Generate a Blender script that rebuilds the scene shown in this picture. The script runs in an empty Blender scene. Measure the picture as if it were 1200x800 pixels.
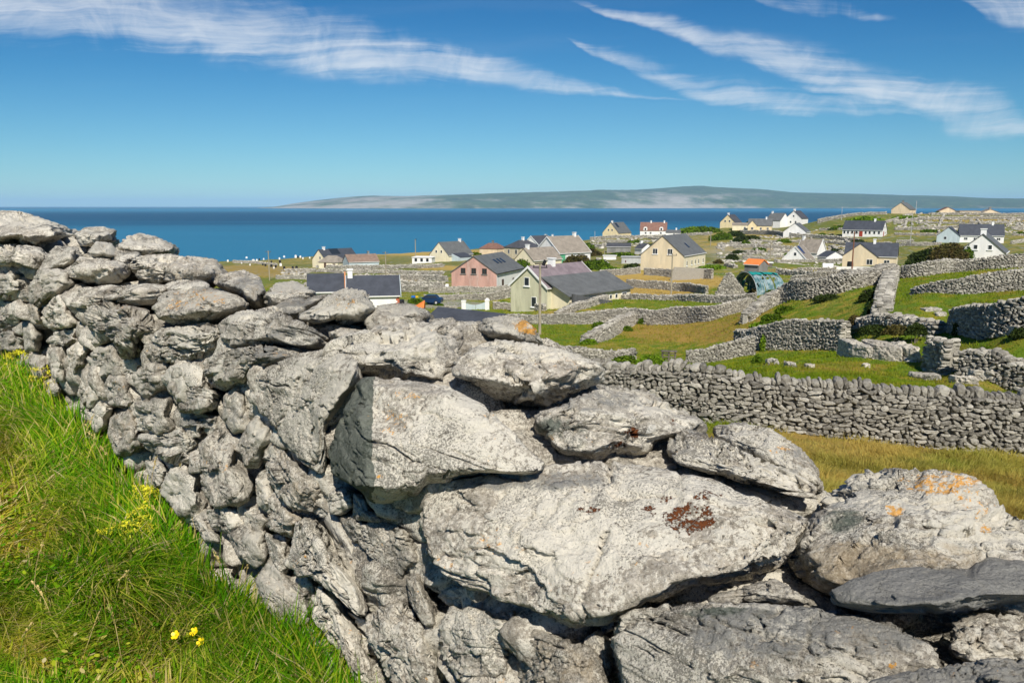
import bpy, bmesh, math, random
import numpy as np
from mathutils import Vector, Matrix

# ------------------------------------------------------------------ camera, world, sun, exposure
SC = bpy.context.scene
F = 950.0                      # focal length in pixels of a 1200 px wide frame
PITCH = math.atan(158.5 / F)
CAMZ = 27.0                    # eye height above the sea
cp, sp = math.cos(PITCH), math.sin(PITCH)
cam_d = bpy.data.cameras.new('camera')
cam = bpy.data.objects.new('camera', cam_d)
SC.collection.objects.link(cam)
cam.location = (0, 0, CAMZ)
cam.rotation_euler = (math.radians(90) - PITCH, 0, 0)
cam_d.sensor_width = 36
cam_d.lens = 36 * F / 1200
cam_d.clip_start = 0.05
cam_d.clip_end = 90000
SC.camera = cam

SUN_EL, SUN_H = 43.0, (0.15, -0.9887)
sun_dir = Vector((SUN_H[0] * math.cos(math.radians(SUN_EL)), SUN_H[1] * math.cos(math.radians(SUN_EL)), math.sin(math.radians(SUN_EL)))).normalized()
sd = bpy.data.lights.new('sun', 'SUN')
sd.energy = 5.0
sd.angle = math.radians(0.53)
sd.color = (1.0, 0.94, 0.84)
so = bpy.data.objects.new('sun', sd)
so.rotation_euler = sun_dir.to_track_quat('Z', 'Y').to_euler()
so.location = (20, -20, 90)
SC.collection.objects.link(so)

W = bpy.data.worlds.new('World')
SC.world = W
W.use_nodes = True
SC.view_settings.view_transform = 'Standard'
SC.view_settings.look = 'None'
SC.view_settings.gamma = 1
SC.view_settings.use_curve_mapping = False
SC.view_settings.exposure = 0.20
SC.cycles.max_bounces = 6
SC.cycles.diffuse_bounces = 3
SC.cycles.transparent_max_bounces = 8
SC.cycles.volume_bounces = 0


class NT:
    """tiny node-graph helper"""
    def __init__(s, tree):
        s.t = tree
        s.n = tree.nodes
        s.l = tree.links

    def node(s, kind, **kw):
        nd = s.n.new(kind)
        for k, v in kw.items():
            setattr(nd, k, v)
        return nd

    def put(s, sock, v):
        if v is None:
            return
        if hasattr(v, 'is_linked') or isinstance(v, bpy.types.NodeSocket):
            s.l.new(v, sock)
        else:
            if isinstance(v, (tuple, list)) and len(v) == 3 and sock.type == 'RGBA':
                v = (*v, 1)
            sock.default_value = v

    def math(s, op, a, b=None, c=None, clamp=False):
        nd = s.node('ShaderNodeMath', operation=op, use_clamp=clamp)
        s.put(nd.inputs[0], a)
        s.put(nd.inputs[1], b)
        s.put(nd.inputs[2], c)
        return nd.outputs[0]

    def vmath(s, op, a, b=None):
        nd = s.node('ShaderNodeVectorMath', operation=op)
        s.put(nd.inputs[0], a)
        s.put(nd.inputs[1], b)
        return nd.outputs[0]

    def noise(s, vec, scale, detail=4, rough=0.55, dist=0.0, lac=2.0):
        nd = s.node('ShaderNodeTexNoise')
        s.put(nd.inputs['Vector'], vec)
        nd.inputs['Scale'].default_value = scale
        nd.inputs['Detail'].default_value = detail
        nd.inputs['Roughness'].default_value = rough
        nd.inputs['Distortion'].default_value = dist
        nd.inputs['Lacunarity'].default_value = lac
        return nd.outputs['Fac']

    def voro(s, vec, scale, feature='F1', rnd=1.0):
        nd = s.node('ShaderNodeTexVoronoi', feature=feature)
        s.put(nd.inputs['Vector'], vec)
        nd.inputs['Scale'].default_value = scale
        nd.inputs['Randomness'].default_value = rnd
        return nd

    def step(s, v, a, b):
        """smooth ramp 0..1 of v between a and b (a may be > b)"""
        nd = s.node('ShaderNodeMapRange', interpolation_type='SMOOTHSTEP')
        s.put(nd.inputs['Value'], v)
        if a <= b:
            vals = (a, b, 0, 1)
        else:
            vals = (b, a, 1, 0)
        for k, x in zip(('From Min', 'From Max', 'To Min', 'To Max'), vals):
            nd.inputs[k].default_value = x
        return nd.outputs[0]

    def mix(s, f, a, b, blend='MIX'):
        nd = s.node('ShaderNodeMix', data_type='RGBA', blend_type=blend)
        s.put(nd.inputs[0], f)
        s.put(nd.inputs[6], a)
        s.put(nd.inputs[7], b)
        return nd.outputs[2]

    def ramp(s, f, stops):
        nd = s.node('ShaderNodeValToRGB')
        s.put(nd.inputs[0], f)
        e = nd.color_ramp.elements
        while len(e) < len(stops):
            e.new(0.5)
        for el, (p, c) in zip(e, stops):
            el.position = p
            el.color = (*c, 1)
        return nd.outputs[0]

    def attr(s, name):
        return s.node('ShaderNodeAttribute', attribute_name=name)

    def bump(s, h, strength, dist, normal=None):
        nd = s.node('ShaderNodeBump')
        nd.inputs['Strength'].default_value = strength
        nd.inputs['Distance'].default_value = dist
        s.put(nd.inputs['Height'], h)
        if normal is not None:
            s.put(nd.inputs['Normal'], normal)
        return nd.outputs[0]


def new_mat(name):
    m = bpy.data.materials.new(name)
    m.use_nodes = True
    t = NT(m.node_tree)
    b = m.node_tree.nodes['Principled BSDF']
    b.inputs['Roughness'].default_value = 0.9
    b.inputs['Specular IOR Level'].default_value = 0.25
    return m, t, b


# ------------------------------------------------------------------ sky with high cirrus
def build_world():
    t = NT(W.node_tree)
    for n in list(t.n):
        t.n.remove(n)
    out = t.node('ShaderNodeOutputWorld')
    bg = t.node('ShaderNodeBackground')
    sky = t.node('ShaderNodeTexSky', sky_type='NISHITA')
    sky.sun_disc = False
    sky.sun_elevation = math.radians(SUN_EL)
    sky.sun_rotation = math.atan2(SUN_H[0], SUN_H[1])
    sky.altitude = 20
    sky.air_density = 1.0
    sky.dust_density = 0.0
    sky.ozone_density = 3.0
    tc = t.node('ShaderNodeTexCoord')
    sep = t.node('ShaderNodeSeparateXYZ')
    t.put(sep.inputs[0], tc.outputs['Generated'])
    yy = t.math('MAXIMUM', sep.outputs[1], 0.05)
    X = t.math('DIVIDE', sep.outputs[0], yy)
    Z = t.math('DIVIDE', sep.outputs[2], yy)
    com = t.node('ShaderNodeCombineXYZ')
    t.put(com.inputs[0], X)
    t.put(com.inputs[1], Z)
    # slow warp of the cloud field
    nz = t.node('ShaderNodeTexNoise')
    t.put(nz.inputs['Vector'], com.outputs[0])
    nz.inputs['Scale'].default_value = 5
    nz.inputs['Detail'].default_value = 5
    warp = t.vmath('SUBTRACT', nz.outputs['Color'], (0.5, 0.5, 0.5))
    wsep = t.node('ShaderNodeSeparateXYZ')
    t.put(wsep.inputs[0], warp)

    def curve(pts, vscale):
        nd = t.node('ShaderNodeFloatCurve')
        xs = t.math('MULTIPLY_ADD', X, 0.5, 0.5)      # X -1..1 -> 0..1
        t.put(nd.inputs['Value'], xs)
        c = nd.mapping.curves[0]
        P = [(x * 0.5 + 0.5, v / vscale) for x, v in pts]
        P = [(0.0, P[0][1])] + P + [(1.0, P[-1][1])]
        while len(c.points) < len(P):
            c.points.new(0.5, 0.5)
        for q, (a, b) in zip(c.points, P):
            q.location = (a, b)
        nd.mapping.update()
        return t.math('MULTIPLY', nd.outputs[0], vscale)

    def px2(px, py):
        u, v = (px - 600) / F, (400 - py) / F
        y = cp + v * sp
        return u / y, (-sp + v * cp) / y

    total = None
    streaks = [
        ([(-60, -20, 55), (0, 12, 48), (100, 20, 42), (200, 34, 36), (300, 50, 32), (400, 66, 27), (500, 80, 21), (600, 95, 15), (680, 106, 9), (760, 114, 3)], 0.012, 1.0),
        ([(640, -5, 1), (720, 14, 5), (790, 36, 8), (860, 62, 12), (920, 82, 17), (1000, 108, 23), (1080, 126, 20), (1140, 142, 26), (1200, 152, 14), (1290, 165, 5)], 0.022, 0.95),
        ([(620, 30, 0.5), (700, 62, 6), (760, 84, 12), (820, 104, 14), (900, 124, 12), (980, 134, 10), (1060, 138, 5), (1120, 140, 1)], 0.022, 0.8),
        ([(860, 0, 0.5), (920, 10, 8), (980, 16, 8), (1040, 22, 3), (1090, 26, 0.5)], 0.02, 0.55),
        ([(1120, 0, 2), (1160, 12, 14), (1210, 18, 22), (1290, 24, 24)], 0.02, 0.8),
    ]
    for pts, wamp, amp in streaks:
        cz = [(px2(a, b)[0], px2(a, b)[1]) for a, b, w in pts]
        cw = [(px2(a, b)[0], w / F) for a, b, w in pts]
        C_ = curve(cz, 0.4)
        Wd = curve(cw, 0.1)
        zz = t.math('MULTIPLY_ADD', wsep.outputs[0], wamp * 3, Z)
        d = t.math('SUBTRACT', zz, C_)
        up = t.math('MULTIPLY_ADD', t.step(d, -0.001, 0.004), 0.9, 1.0)
        r = t.math('DIVIDE', t.math('ABSOLUTE', d), t.math('MULTIPLY', t.math('MAXIMUM', Wd, 0.0005), up))
        m = t.step(r, 1.35, 0.0)
        m = t.math('MULTIPLY', m, t.step(Wd, 0.0006, 0.005))
        m = t.math('MULTIPLY', m, amp)
        total = m if total is None else t.math('MAXIMUM', total, m)
    # fibres: noise stretched along the streak direction
    mp = t.node('ShaderNodeMapping')
    t.put(mp.inputs[0], t.vmath('ADD', com.outputs[0], t.vmath('MULTIPLY', warp, (0.05, 0.05, 0.0))))
    mp.inputs['Rotation'].default_value = (0, 0, math.radians(12))
    mp.inputs['Scale'].default_value = (2.4, 50, 1)
    f1 = t.noise(mp.outputs[0], 1.0, 9, 0.62, 0.9)
    f2 = t.noise(com.outputs[0], 11.0, 8, 0.62, 1.6)
    f3 = t.noise(mp.outputs[0], 3.6, 6, 0.6, 0.5)
    fib = t.math('ADD', t.math('ADD', t.math('MULTIPLY', f1, 0.5), t.math('MULTIPLY', f2, 0.35)), t.math('MULTIPLY', f3, 0.15))
    a = t.math('ADD', t.math('MULTIPLY', total, 0.95), t.math('MULTIPLY', t.math('SUBTRACT', fib, 0.5), 3.4))
    a = t.math('MULTIPLY', t.step(a, 0.06, 1.65), t.step(total, 0.0, 0.5))
    a = t.math('MULTIPLY', a, 0.80, clamp=True)
    # faint veil spread in the upper sky
    v1 = t.noise(mp.outputs[0], 0.35, 6, 0.6, 0.8)
    veil = t.math('MULTIPLY', t.math('MULTIPLY', t.step(v1, 0.50, 0.85), t.step(Z, 0.06, 0.2)), 0.05)
    a = t.math('MAXIMUM', a, veil)
    front = t.step(sep.outputs[1], 0.05, 0.2)
    a = t.math('MULTIPLY', a, front, clamp=True)
    zt = t.ramp(t.math('MULTIPLY', Z, 2.5), [(0.0, (0.72, 0.86, 1.0)), (0.25, (0.46, 0.72, 0.90)), (0.42, (0.28, 0.62, 0.85)), (0.60, (0.165, 0.53, 0.80)), (1.0, (0.14, 0.48, 0.78))])
    skyc = t.mix(1.0, t.mix(1.0, sky.outputs[0], zt, 'MULTIPLY'), SKY_TINT, 'MULTIPLY')
    col = t.mix(a, skyc, CLOUD_COL)
    t.put(bg.inputs[0], col)
    bg.inputs[1].default_value = SKY_STR
    t.l.new(bg.outputs[0], out.inputs[0])


SKY_STR = 0.108
SKY_TINT = (0.50, 0.69, 0.73)
CLOUD_COL = (7.2, 7.4, 7.6)
build_world()

# ------------------------------------------------------------------ scene helpers
COL = SC.collection
rng = np.random.default_rng(7)
random.seed(7)


def ray(px, py):
    """direction of a photograph pixel, scaled so that y = 1: (x, 1, z)"""
    u, v = (px - 600) / F, (400 - py) / F
    y = cp + v * sp
    return np.array([u / y, 1.0, (-sp + v * cp) / y])


def at(px, py, d):
    """world point on a pixel's ray at forward distance d (m)"""
    r = ray(px, py) * d
    return np.array([r[0], r[1], r[2] + CAMZ])


def project(P):
    P = np.asarray(P)
    x, y, z = P[:, 0], P[:, 1], P[:, 2] - CAMZ
    fw = y * cp - z * sp
    up = y * sp + z * cp
    fw = np.where(fw < 0.05, 0.05, fw)
    return 600 + F * x / fw, 400 - F * up / fw


def tag(o, label=None, cat=None, group=None, kind=None):
    if label:
        o['label'] = label
    if cat:
        o['category'] = cat
    if group:
        o['group'] = group
    if kind:
        o['kind'] = kind
    return o


def empty(name, loc):
    o = bpy.data.objects.new(name, None)
    o.location = loc
    o.empty_display_size = 0.3
    COL.objects.link(o)
    return o


def mesh_np(name, V, Fc, mat, parent=None, origin=None, smooth=False, attrs=None, mats=None, mi=None):
    """V (n,3) world verts, Fc (m,k) array or list of arrays; parent is an unrotated empty/object"""
    V = np.asarray(V, dtype=np.float64)
    if origin is None:
        if parent is not None:
            origin = world_loc(parent)
        else:
            origin = np.array([V[:, 0].mean(), V[:, 1].mean(), V[:, 2].min()])
    origin = np.asarray(origin, dtype=np.float64)
    me = bpy.data.meshes.new(name)
    if isinstance(Fc, np.ndarray):
        Fc = [Fc]
    me.vertices.add(len(V))
    me.vertices.foreach_set('co', (V - origin).astype(np.float32).ravel())
    loops = np.concatenate([f.ravel() for f in Fc]).astype(np.int32)
    sizes = np.concatenate([np.full(len(f), f.shape[1]) for f in Fc])
    starts = np.concatenate([[0], np.cumsum(sizes)[:-1]]).astype(np.int32)
    me.loops.add(len(loops))
    me.loops.foreach_set('vertex_index', loops)
    me.polygons.add(len(sizes))
    me.polygons.foreach_set('loop_start', starts)
    me.update(calc_edges=True)
    if smooth:
        me.polygons.foreach_set('use_smooth', np.ones(len(sizes), dtype=bool))
    else:
        me.polygons.foreach_set('use_smooth', np.zeros(len(sizes), dtype=bool))
    if attrs:
        for k, a in attrs.items():
            a = np.asarray(a, dtype=np.float32)
            if a.ndim == 1:
                at_ = me.attributes.new(k, 'FLOAT', 'POINT')
                at_.data.foreach_set('value', a)
            else:
                at_ = me.attributes.new(k, 'FLOAT_COLOR', 'POINT')
                at_.data.foreach_set('color', a.ravel())
    if mats:
        for m in mats:
            me.materials.append(m)
        me.polygons.foreach_set('material_index', np.asarray(mi, dtype=np.int32))
    else:
        me.materials.append(mat)
    o = bpy.data.objects.new(name, me)
    COL.objects.link(o)
    if parent is not None:
        o.parent = parent
        o.location = origin - world_loc(parent)
    else:
        o.location = origin
    return o


def world_loc(o):
    p = np.zeros(3)
    while o is not None:
        p += np.array(o.location)
        o = o.parent
    return p


# ------------------------------------------------------------------ numpy noise
def _hash(ix, iy, iz, seed):
    h = (ix * 374761393 + iy * 668265263 + iz * 2147483647 + seed * 974634777) & 0xFFFFFFFF
    h = ((h ^ (h >> 13)) * 1274126177) & 0xFFFFFFFF
    h = ((h ^ (h >> 16)) * 2246822519) & 0xFFFFFFFF
    return ((h ^ (h >> 15)) & 0xFFFFFF) / float(0xFFFFFF)


def vnoise(P, seed=0):
    i = np.floor(P).astype(np.int64)
    f = P - i
    f = f * f * f * (f * (f * 6 - 15) + 10)
    r = 0
    for dx in (0, 1):
        wx = f[:, 0] if dx else 1 - f[:, 0]
        for dy in (0, 1):
            wy = f[:, 1] if dy else 1 - f[:, 1]
            for dz in (0, 1):
                wz = f[:, 2] if dz else 1 - f[:, 2]
                r = r + wx * wy * wz * _hash(i[:, 0] + dx, i[:, 1] + dy, i[:, 2] + dz, seed)
    return r * 2 - 1


def fbm(P, octv=4, seed=0, gain=0.5, lac=2.03):
    a, s, r, tot = 1.0, 1.0, 0, 0
    for k in range(octv):
        r = r + a * vnoise(P * s + 17.3 * k, seed + k)
        tot += a
        a *= gain
        s *= lac
    return r / tot


_ico = {}


def ico(level):
    if level not in _ico:
        bm = bmesh.new()
        bmesh.ops.create_icosphere(bm, subdivisions=level, radius=1)
        V = np.array([v.co[:] for v in bm.verts])
        Fc = np.array([[v.index for v in f.verts] for f in bm.faces])
        bm.free()
        _ico[level] = (V, Fc)
    return _ico[level]


def hull_planes(P):
    bm = bmesh.new()
    vs = [bm.verts.new(p) for p in P]
    r = bmesh.ops.convex_hull(bm, input=vs)
    bmesh.ops.recalc_face_normals(bm, faces=bm.faces[:])
    N, D = [], []
    c = P.mean(0)
    for f in bm.faces:
        n = np.array(f.normal[:])
        q = np.array(f.verts[0].co[:])
        d = n @ (q - c)
        if f.calc_area() < 1e-9:
            continue
        if d < 0:
            n, d = -n, -d
        N.append(n)
        D.append(max(d, 1e-4))
    bm.free()
    return c, np.array(N), np.array(D)


def radial(dirs, N, D, k=10.0):
    """rounded radius of a convex hull along unit dirs (soft minimum over its planes)"""
    q = (dirs @ N.T) / D[None, :]
    q = np.maximum(q, 1e-6)
    m = q.max(1, keepdims=True)
    s = ((q / m) ** k).sum(1) ** (1.0 / k) * m[:, 0]
    # coplanar facets inflate the sum a little; undo on average
    return 1.0 / s


def vnormals(V, Fc):
    a, b, c = V[Fc[:, 0]], V[Fc[:, 1]], V[Fc[:, 2]]
    n = np.cross(b - a, c - a)
    N = np.zeros_like(V)
    for k in range(3):
        np.add.at(N, Fc[:, k], n)
    return N / np.maximum(np.linalg.norm(N, axis=1, keepdims=True), 1e-12)
# ------------------------------------------------------------------ terrain
# (pixel x, pixel y, forward distance) of ground points; the height follows from the camera ray
GP = [
    # field between the near wall and the middle wall
    (1200, 600, 13), (1100, 560, 15), (1000, 545, 15.5), (700, 500, 18.5), (830, 494, 19.6), (950, 508, 19.0), (1070, 520, 18.6), (1200, 533, 18.0), (1400, 555, 17.5), (560, 490, 19),
    # behind the middle wall
    (760, 452, 30), (900, 440, 34), (1000, 440, 33), (1110, 455, 28), (1200, 470, 24), (800, 428, 52), (650, 424, 56), (560, 424, 56),
    (840, 420, 58), (895, 412, 56), (1000, 404, 50), (940, 420, 45), (1100, 437, 38), (1200, 447, 34),
    (860, 402, 62), (1030, 372, 50), (1110, 384, 45), (1118, 392, 42), (1200, 394, 36), (1400, 400, 34), (1200, 418, 35),
    (1067, 345, 55), (1130, 345, 52), (1200, 341, 50), (1400, 340, 48), (1045, 324, 72), (1120, 320, 72), (1200, 314, 70), (1400, 312, 66),
    (900, 375, 64), (960, 348, 66), (870, 382, 66), (915, 352, 75), (1010, 335, 68),
    (700, 375, 92), (800, 378, 86), (885, 360, 84), (620, 392, 76), (700, 402, 68), (800, 402, 68), (600, 378, 92), (560, 400, 80),
    (700, 352, 115), (800, 350, 118), (890, 350, 100), (870, 345, 108), (640, 362, 126), (570, 363, 118), (520, 364, 118),
    (830, 348, 114), (780, 341, 135), (900, 332, 130), (760, 325, 172), (801, 317, 185), (840, 312, 195), (700, 340, 140),
    # village left
    (582, 339, 150), (528, 339, 152), (600, 350, 140), (500, 350, 130), (450, 362, 112), (400, 366, 108), (360, 366, 106), (560, 395, 75), (480, 390, 82),
    (420, 345, 150), (520, 335, 170), (420, 332, 190), (420, 322, 225), (520, 318, 230), (330, 340, 150), (330, 322, 220), (260, 330, 190), (200, 330, 190), (370, 314, 285), (440, 311, 285), (510, 307, 290), (550, 305, 285),
    (316, 329, 200), (300, 312, 340), (340, 308, 370),
    # shore
    (260, 306.5, 400), (300, 304.0, 425), (360, 301, 440), (450, 298, 460), (560, 292, 510), (640, 286, 560), (680, 283, 600), (100, 312, 370), (0, 315, 360), (-200, 318, 350),
    # village centre and right
    (600, 304, 235), (650, 308, 240), (683, 307, 245), (690, 318, 190), (740, 308, 215), (700, 300, 285), (740, 297, 300), (760, 285, 370), (724, 278, 430), (790, 276, 430), (840, 268, 430), (860, 281, 330), (860, 267, 425),
    (900, 308, 200), (900, 290, 300), (900, 272, 395), (948, 263, 420), (945, 277, 345), (945, 306, 262), (980, 306, 262), (998, 321, 150), (960, 258, 400), (950, 320, 150),
    (1000, 251, 400), (1050, 250, 400), (1030, 277, 322), (1036, 316, 212), (1062, 312, 210), (1090, 306, 160), (1140, 304, 150), (1190, 304, 145), (1120, 284, 288), (1180, 284, 285), (1100, 250.5, 405), (1160, 251.5, 400), (1210, 252, 400), (1400, 251, 420),
    (1080, 265, 350), (1160, 266, 345), (1250, 285, 280), (1250, 270, 340),
]
WP = []                                                   # world controls (x, y, drop below the eye)
for x, y, dr in [(-0.8, 3.02, 1.92), (-4.35, 6.77, 1.34), (-2.6, 4.9, 1.62), (-1.6, 2.2, 1.9), (-3.0, 2.5, 1.75), (-5.5, 4.5, 1.45), (-9, 8, 1.3), (-7, 12.5, 1.3), (-12, 14, 1.5), (-16, 20, 2.2),
                 (0, 1.2, 1.95), (1.6, 0.6, 2.0), (-2, 0.4, 1.85), (3.2, 3.0, 2.55), (0.4, 5.6, 2.6), (-3.0, 9.0, 2.3), (4.5, 7, 3.6), (1.5, 10, 3.9), (-6, 15, 3.4), (-2, 15, 4.3),
                 (8, 4, 3.2), (12, 9, 4.2), (-10, 30, 6.5), (-20, 34, 6.2), (-6, 40, 8.5), (0, 30, 7.6), (-14, 60, 10.5), (-35, 60, 9.0), (-30, 100, 12.5), (-70, 120, 12.5), (-20, 130, 14.5), (0, 45, 9.2),
                 (-120, 60, 8), (-150, 200, 15), (90, 20, 4), (160, 60, 3), (250, 100, 4), (-30, 4, 2), (60, 12, 3.6)]:
    WP.append((x, y, dr))
for az, r, dr in [(-60, 500, 30), (-35, 520, 31), (-20, 560, 31), (-5, 640, 31), (4, 760, 31), (14, 620, 30), (25, 640, 31), (35, 640, 31), (60, 640, 31), (-60, 900, 36), (-20, 900, 36), (20, 950, 36), (60, 900, 36), (14, 520, 16), (28, 520, 9), (20, 490, 12)]:
    a = math.radians(az)
    WP.append((r * math.sin(a), r * math.cos(a), dr))
_c = []
for px, py, d in GP:
    p = at(px, py, d)
    _c.append((p[0], p[1], CAMZ - p[2]))
_c = np.array(_c + WP)


def _q(x, y):
    r = np.sqrt(x * x + y * y + 1.0)
    az = np.arctan2(x, y)
    return np.stack([np.clip(az, -1.4, 1.4) * 1.6, np.log(r)], 1)


_Q = _q(_c[:, 0], _c[:, 1])


def _phi(A, B):
    d2 = ((A[:, None, :] - B[None, :, :]) ** 2).sum(2)
    return np.sqrt(d2 + 0.0009)


_n = len(_Q)
_A = np.zeros((_n + 3, _n + 3))
_A[:_n, :_n] = _phi(_Q, _Q) - np.eye(_n) * 0.0006
_A[:_n, _n] = 1
_A[:_n, _n + 1:] = _Q
_A[_n, :_n] = 1
_A[_n + 1:, :_n] = _Q.T
_w = np.linalg.solve(_A, np.concatenate([_c[:, 2], [0, 0, 0]]))


def ground_h(x, y):
    x = np.atleast_1d(np.asarray(x, float))
    y = np.atleast_1d(np.asarray(y, float))
    out = np.zeros(len(x))
    for i in range(0, len(x), 20000):
        q = _q(x[i:i + 20000], y[i:i + 20000])
        out[i:i + 20000] = _phi(q, _Q) @ _w[:_n] + _w[_n] + q @ _w[_n + 1:]
    r = np.sqrt(x * x + y * y)
    back = np.clip((np.abs(np.arctan2(x, y)) - 1.2) / 1.2, 0, 1)
    back = np.maximum(back * back * (3 - 2 * back), np.clip((1.6 - r) / 1.0, 0, 1))
    out = out * (1 - back) + (1.92 + 0.02 * r) * back
    bump = fbm(np.stack([x / 3.1, y / 3.1, 0 * x], 1), 3, 3) * np.clip(r * 0.004, 0.02, 0.22)
    return CAMZ - out + bump


# height lookup grid, for speed (log-polar)
_AZ = np.linspace(-1.25, 1.25, 500)
_LR = np.linspace(math.log(0.9), math.log(1100), 420)
_g = np.meshgrid(_AZ, _LR, indexing='ij')
_gx, _gy = (np.exp(_g[1]) * np.sin(_g[0])).ravel(), (np.exp(_g[1]) * np.cos(_g[0])).ravel()
_GH = ground_h(_gx, _gy).reshape(_g[0].shape)


def gh(x, y):
    x = np.atleast_1d(np.asarray(x, float))
    y = np.atleast_1d(np.asarray(y, float))
    r = np.sqrt(x * x + y * y)
    a = np.clip((np.arctan2(x, y) + 1.25) / 2.5 * 499, 0, 498.999)
    l = np.clip((np.log(np.maximum(r, 0.9)) - _LR[0]) / (_LR[-1] - _LR[0]) * 419, 0, 418.999)
    i, j = a.astype(int), l.astype(int)
    fa, fl = a - i, l - j
    return (_GH[i, j] * (1 - fa) * (1 - fl) + _GH[i + 1, j] * fa * (1 - fl) + _GH[i, j + 1] * (1 - fa) * fl + _GH[i + 1, j + 1] * fa * fl)


def hit(px, py, dmin=8.0, dmax=700.0, near=None):
    """first ground point on the pixel's ray beyond dmin; near = only look close to that distance"""
    r = ray(px, py)
    if near:
        dmin, dmax = near * 0.72, near * 1.4
    d = np.exp(np.linspace(math.log(dmin), math.log(dmax), 900))
    z = CAMZ + r[2] * d
    g = gh(r[0] * d, d)
    below = np.nonzero(z < g)[0]
    if len(below) == 0:
        k = np.argmin(z - g) if not near else np.argmin(np.abs(d - near))
    elif near:
        sg = np.nonzero(np.diff(np.sign(z - g)))[0]
        k = sg[np.argmin(np.abs(d[sg] - near))] if len(sg) else np.argmin(np.abs(d - near))
    else:
        k = below[0]
    return np.array([r[0] * d[k], d[k], g[k]])


# what grows where: ellipses in the photograph (cx, cy, rx, ry, dryness, lushness)
FIELDS = [
    # px, py, rx, ry, channel, value   (channels: dry / green / brown / gravel)
    (1000, 555, 420, 55, 'dry', 0.55), (1180, 590, 160, 50, 'dry', 0.5), (980, 520, 200, 22, 'dry', 0.62), (1150, 560, 130, 34, 'green', 0.5), (880, 505, 60, 14, 'green', 0.5),
    (940, 433, 170, 16, 'green', 0.7), (980, 432, 60, 6, 'brown', 0.5), (1090, 440, 60, 12, 'green', 0.8),
    (810, 388, 100, 18, 'brown', 0.8), (775, 400, 22, 5, 'green', 0.8), (880, 372, 40, 12, 'brown', 0.7),
    (650, 390, 70, 14, 'green', 0.95), (760, 360, 120, 9, 'green', 0.55), (700, 366, 80, 5, 'dry', 0.5),
    (770, 330, 80, 12, 'dry', 1.0), (740, 342, 70, 6, 'dry', 1.0),
    (960, 362, 70, 22, 'green', 0.85), (985, 355, 45, 14, 'dry', 0.35), (1090, 345, 90, 28, 'green', 1.0), (1090, 362, 90, 18, 'green', 1.0), (1170, 410, 60, 18, 'green', 0.95), (1160, 350, 80, 16, 'green', 0.9),
    (960, 309, 80, 4, 'green', 0.9), (960, 318, 90, 4, 'brown', 0.6),
    (300, 318, 60, 8, 'brown', 0.6), (350, 330, 60, 5, 'green', 1.0), (330, 305, 110, 8, 'green', 0.4), (330, 303, 110, 8, 'dry', 0.3),
    (500, 296, 100, 4, 'dry', 0.7), (460, 316, 30, 3, 'green', 0.9), (520, 314, 30, 3, 'dry', 0.6), (490, 332, 25, 3, 'green', 0.9), (470, 326, 60, 3, 'brown', 0.7),
    (560, 345, 60, 3, 'green', 0.5), (620, 367, 90, 4, 'green', 0.5), (640, 300, 60, 20, 'green', 0.3), (510, 357, 60, 4, 'gravel', 0.9),
    (1010, 262, 70, 10, 'green', 0.6), (1150, 258, 80, 3, 'brown', 0.5), (1090, 282, 60, 5, 'green', 0.5), (880, 285, 120, 12, 'dry', 0.25), (880, 295, 60, 10, 'gravel', 0.35), (930, 281, 90, 5, 'green', 0.4),
]


def field_attrs(P):
    px, py = project(P)
    n = len(P)
    ch = {'dry': np.zeros(n), 'green': np.zeros(n), 'brown': np.zeros(n), 'gravel': np.zeros(n)}
    w1 = fbm(P * [0.12, 0.12, 0], 3, 5)
    for cx, cy, rx, ry, k, v in FIELDS:
        q = np.sqrt(((px - cx) / rx) ** 2 + ((py - cy) / ry) ** 2) + 0.25 * w1
        m = np.clip((1.12 - q) / 0.3, 0, 1) * v
        ch[k] = np.maximum(ch[k], m)
    return ch


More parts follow.
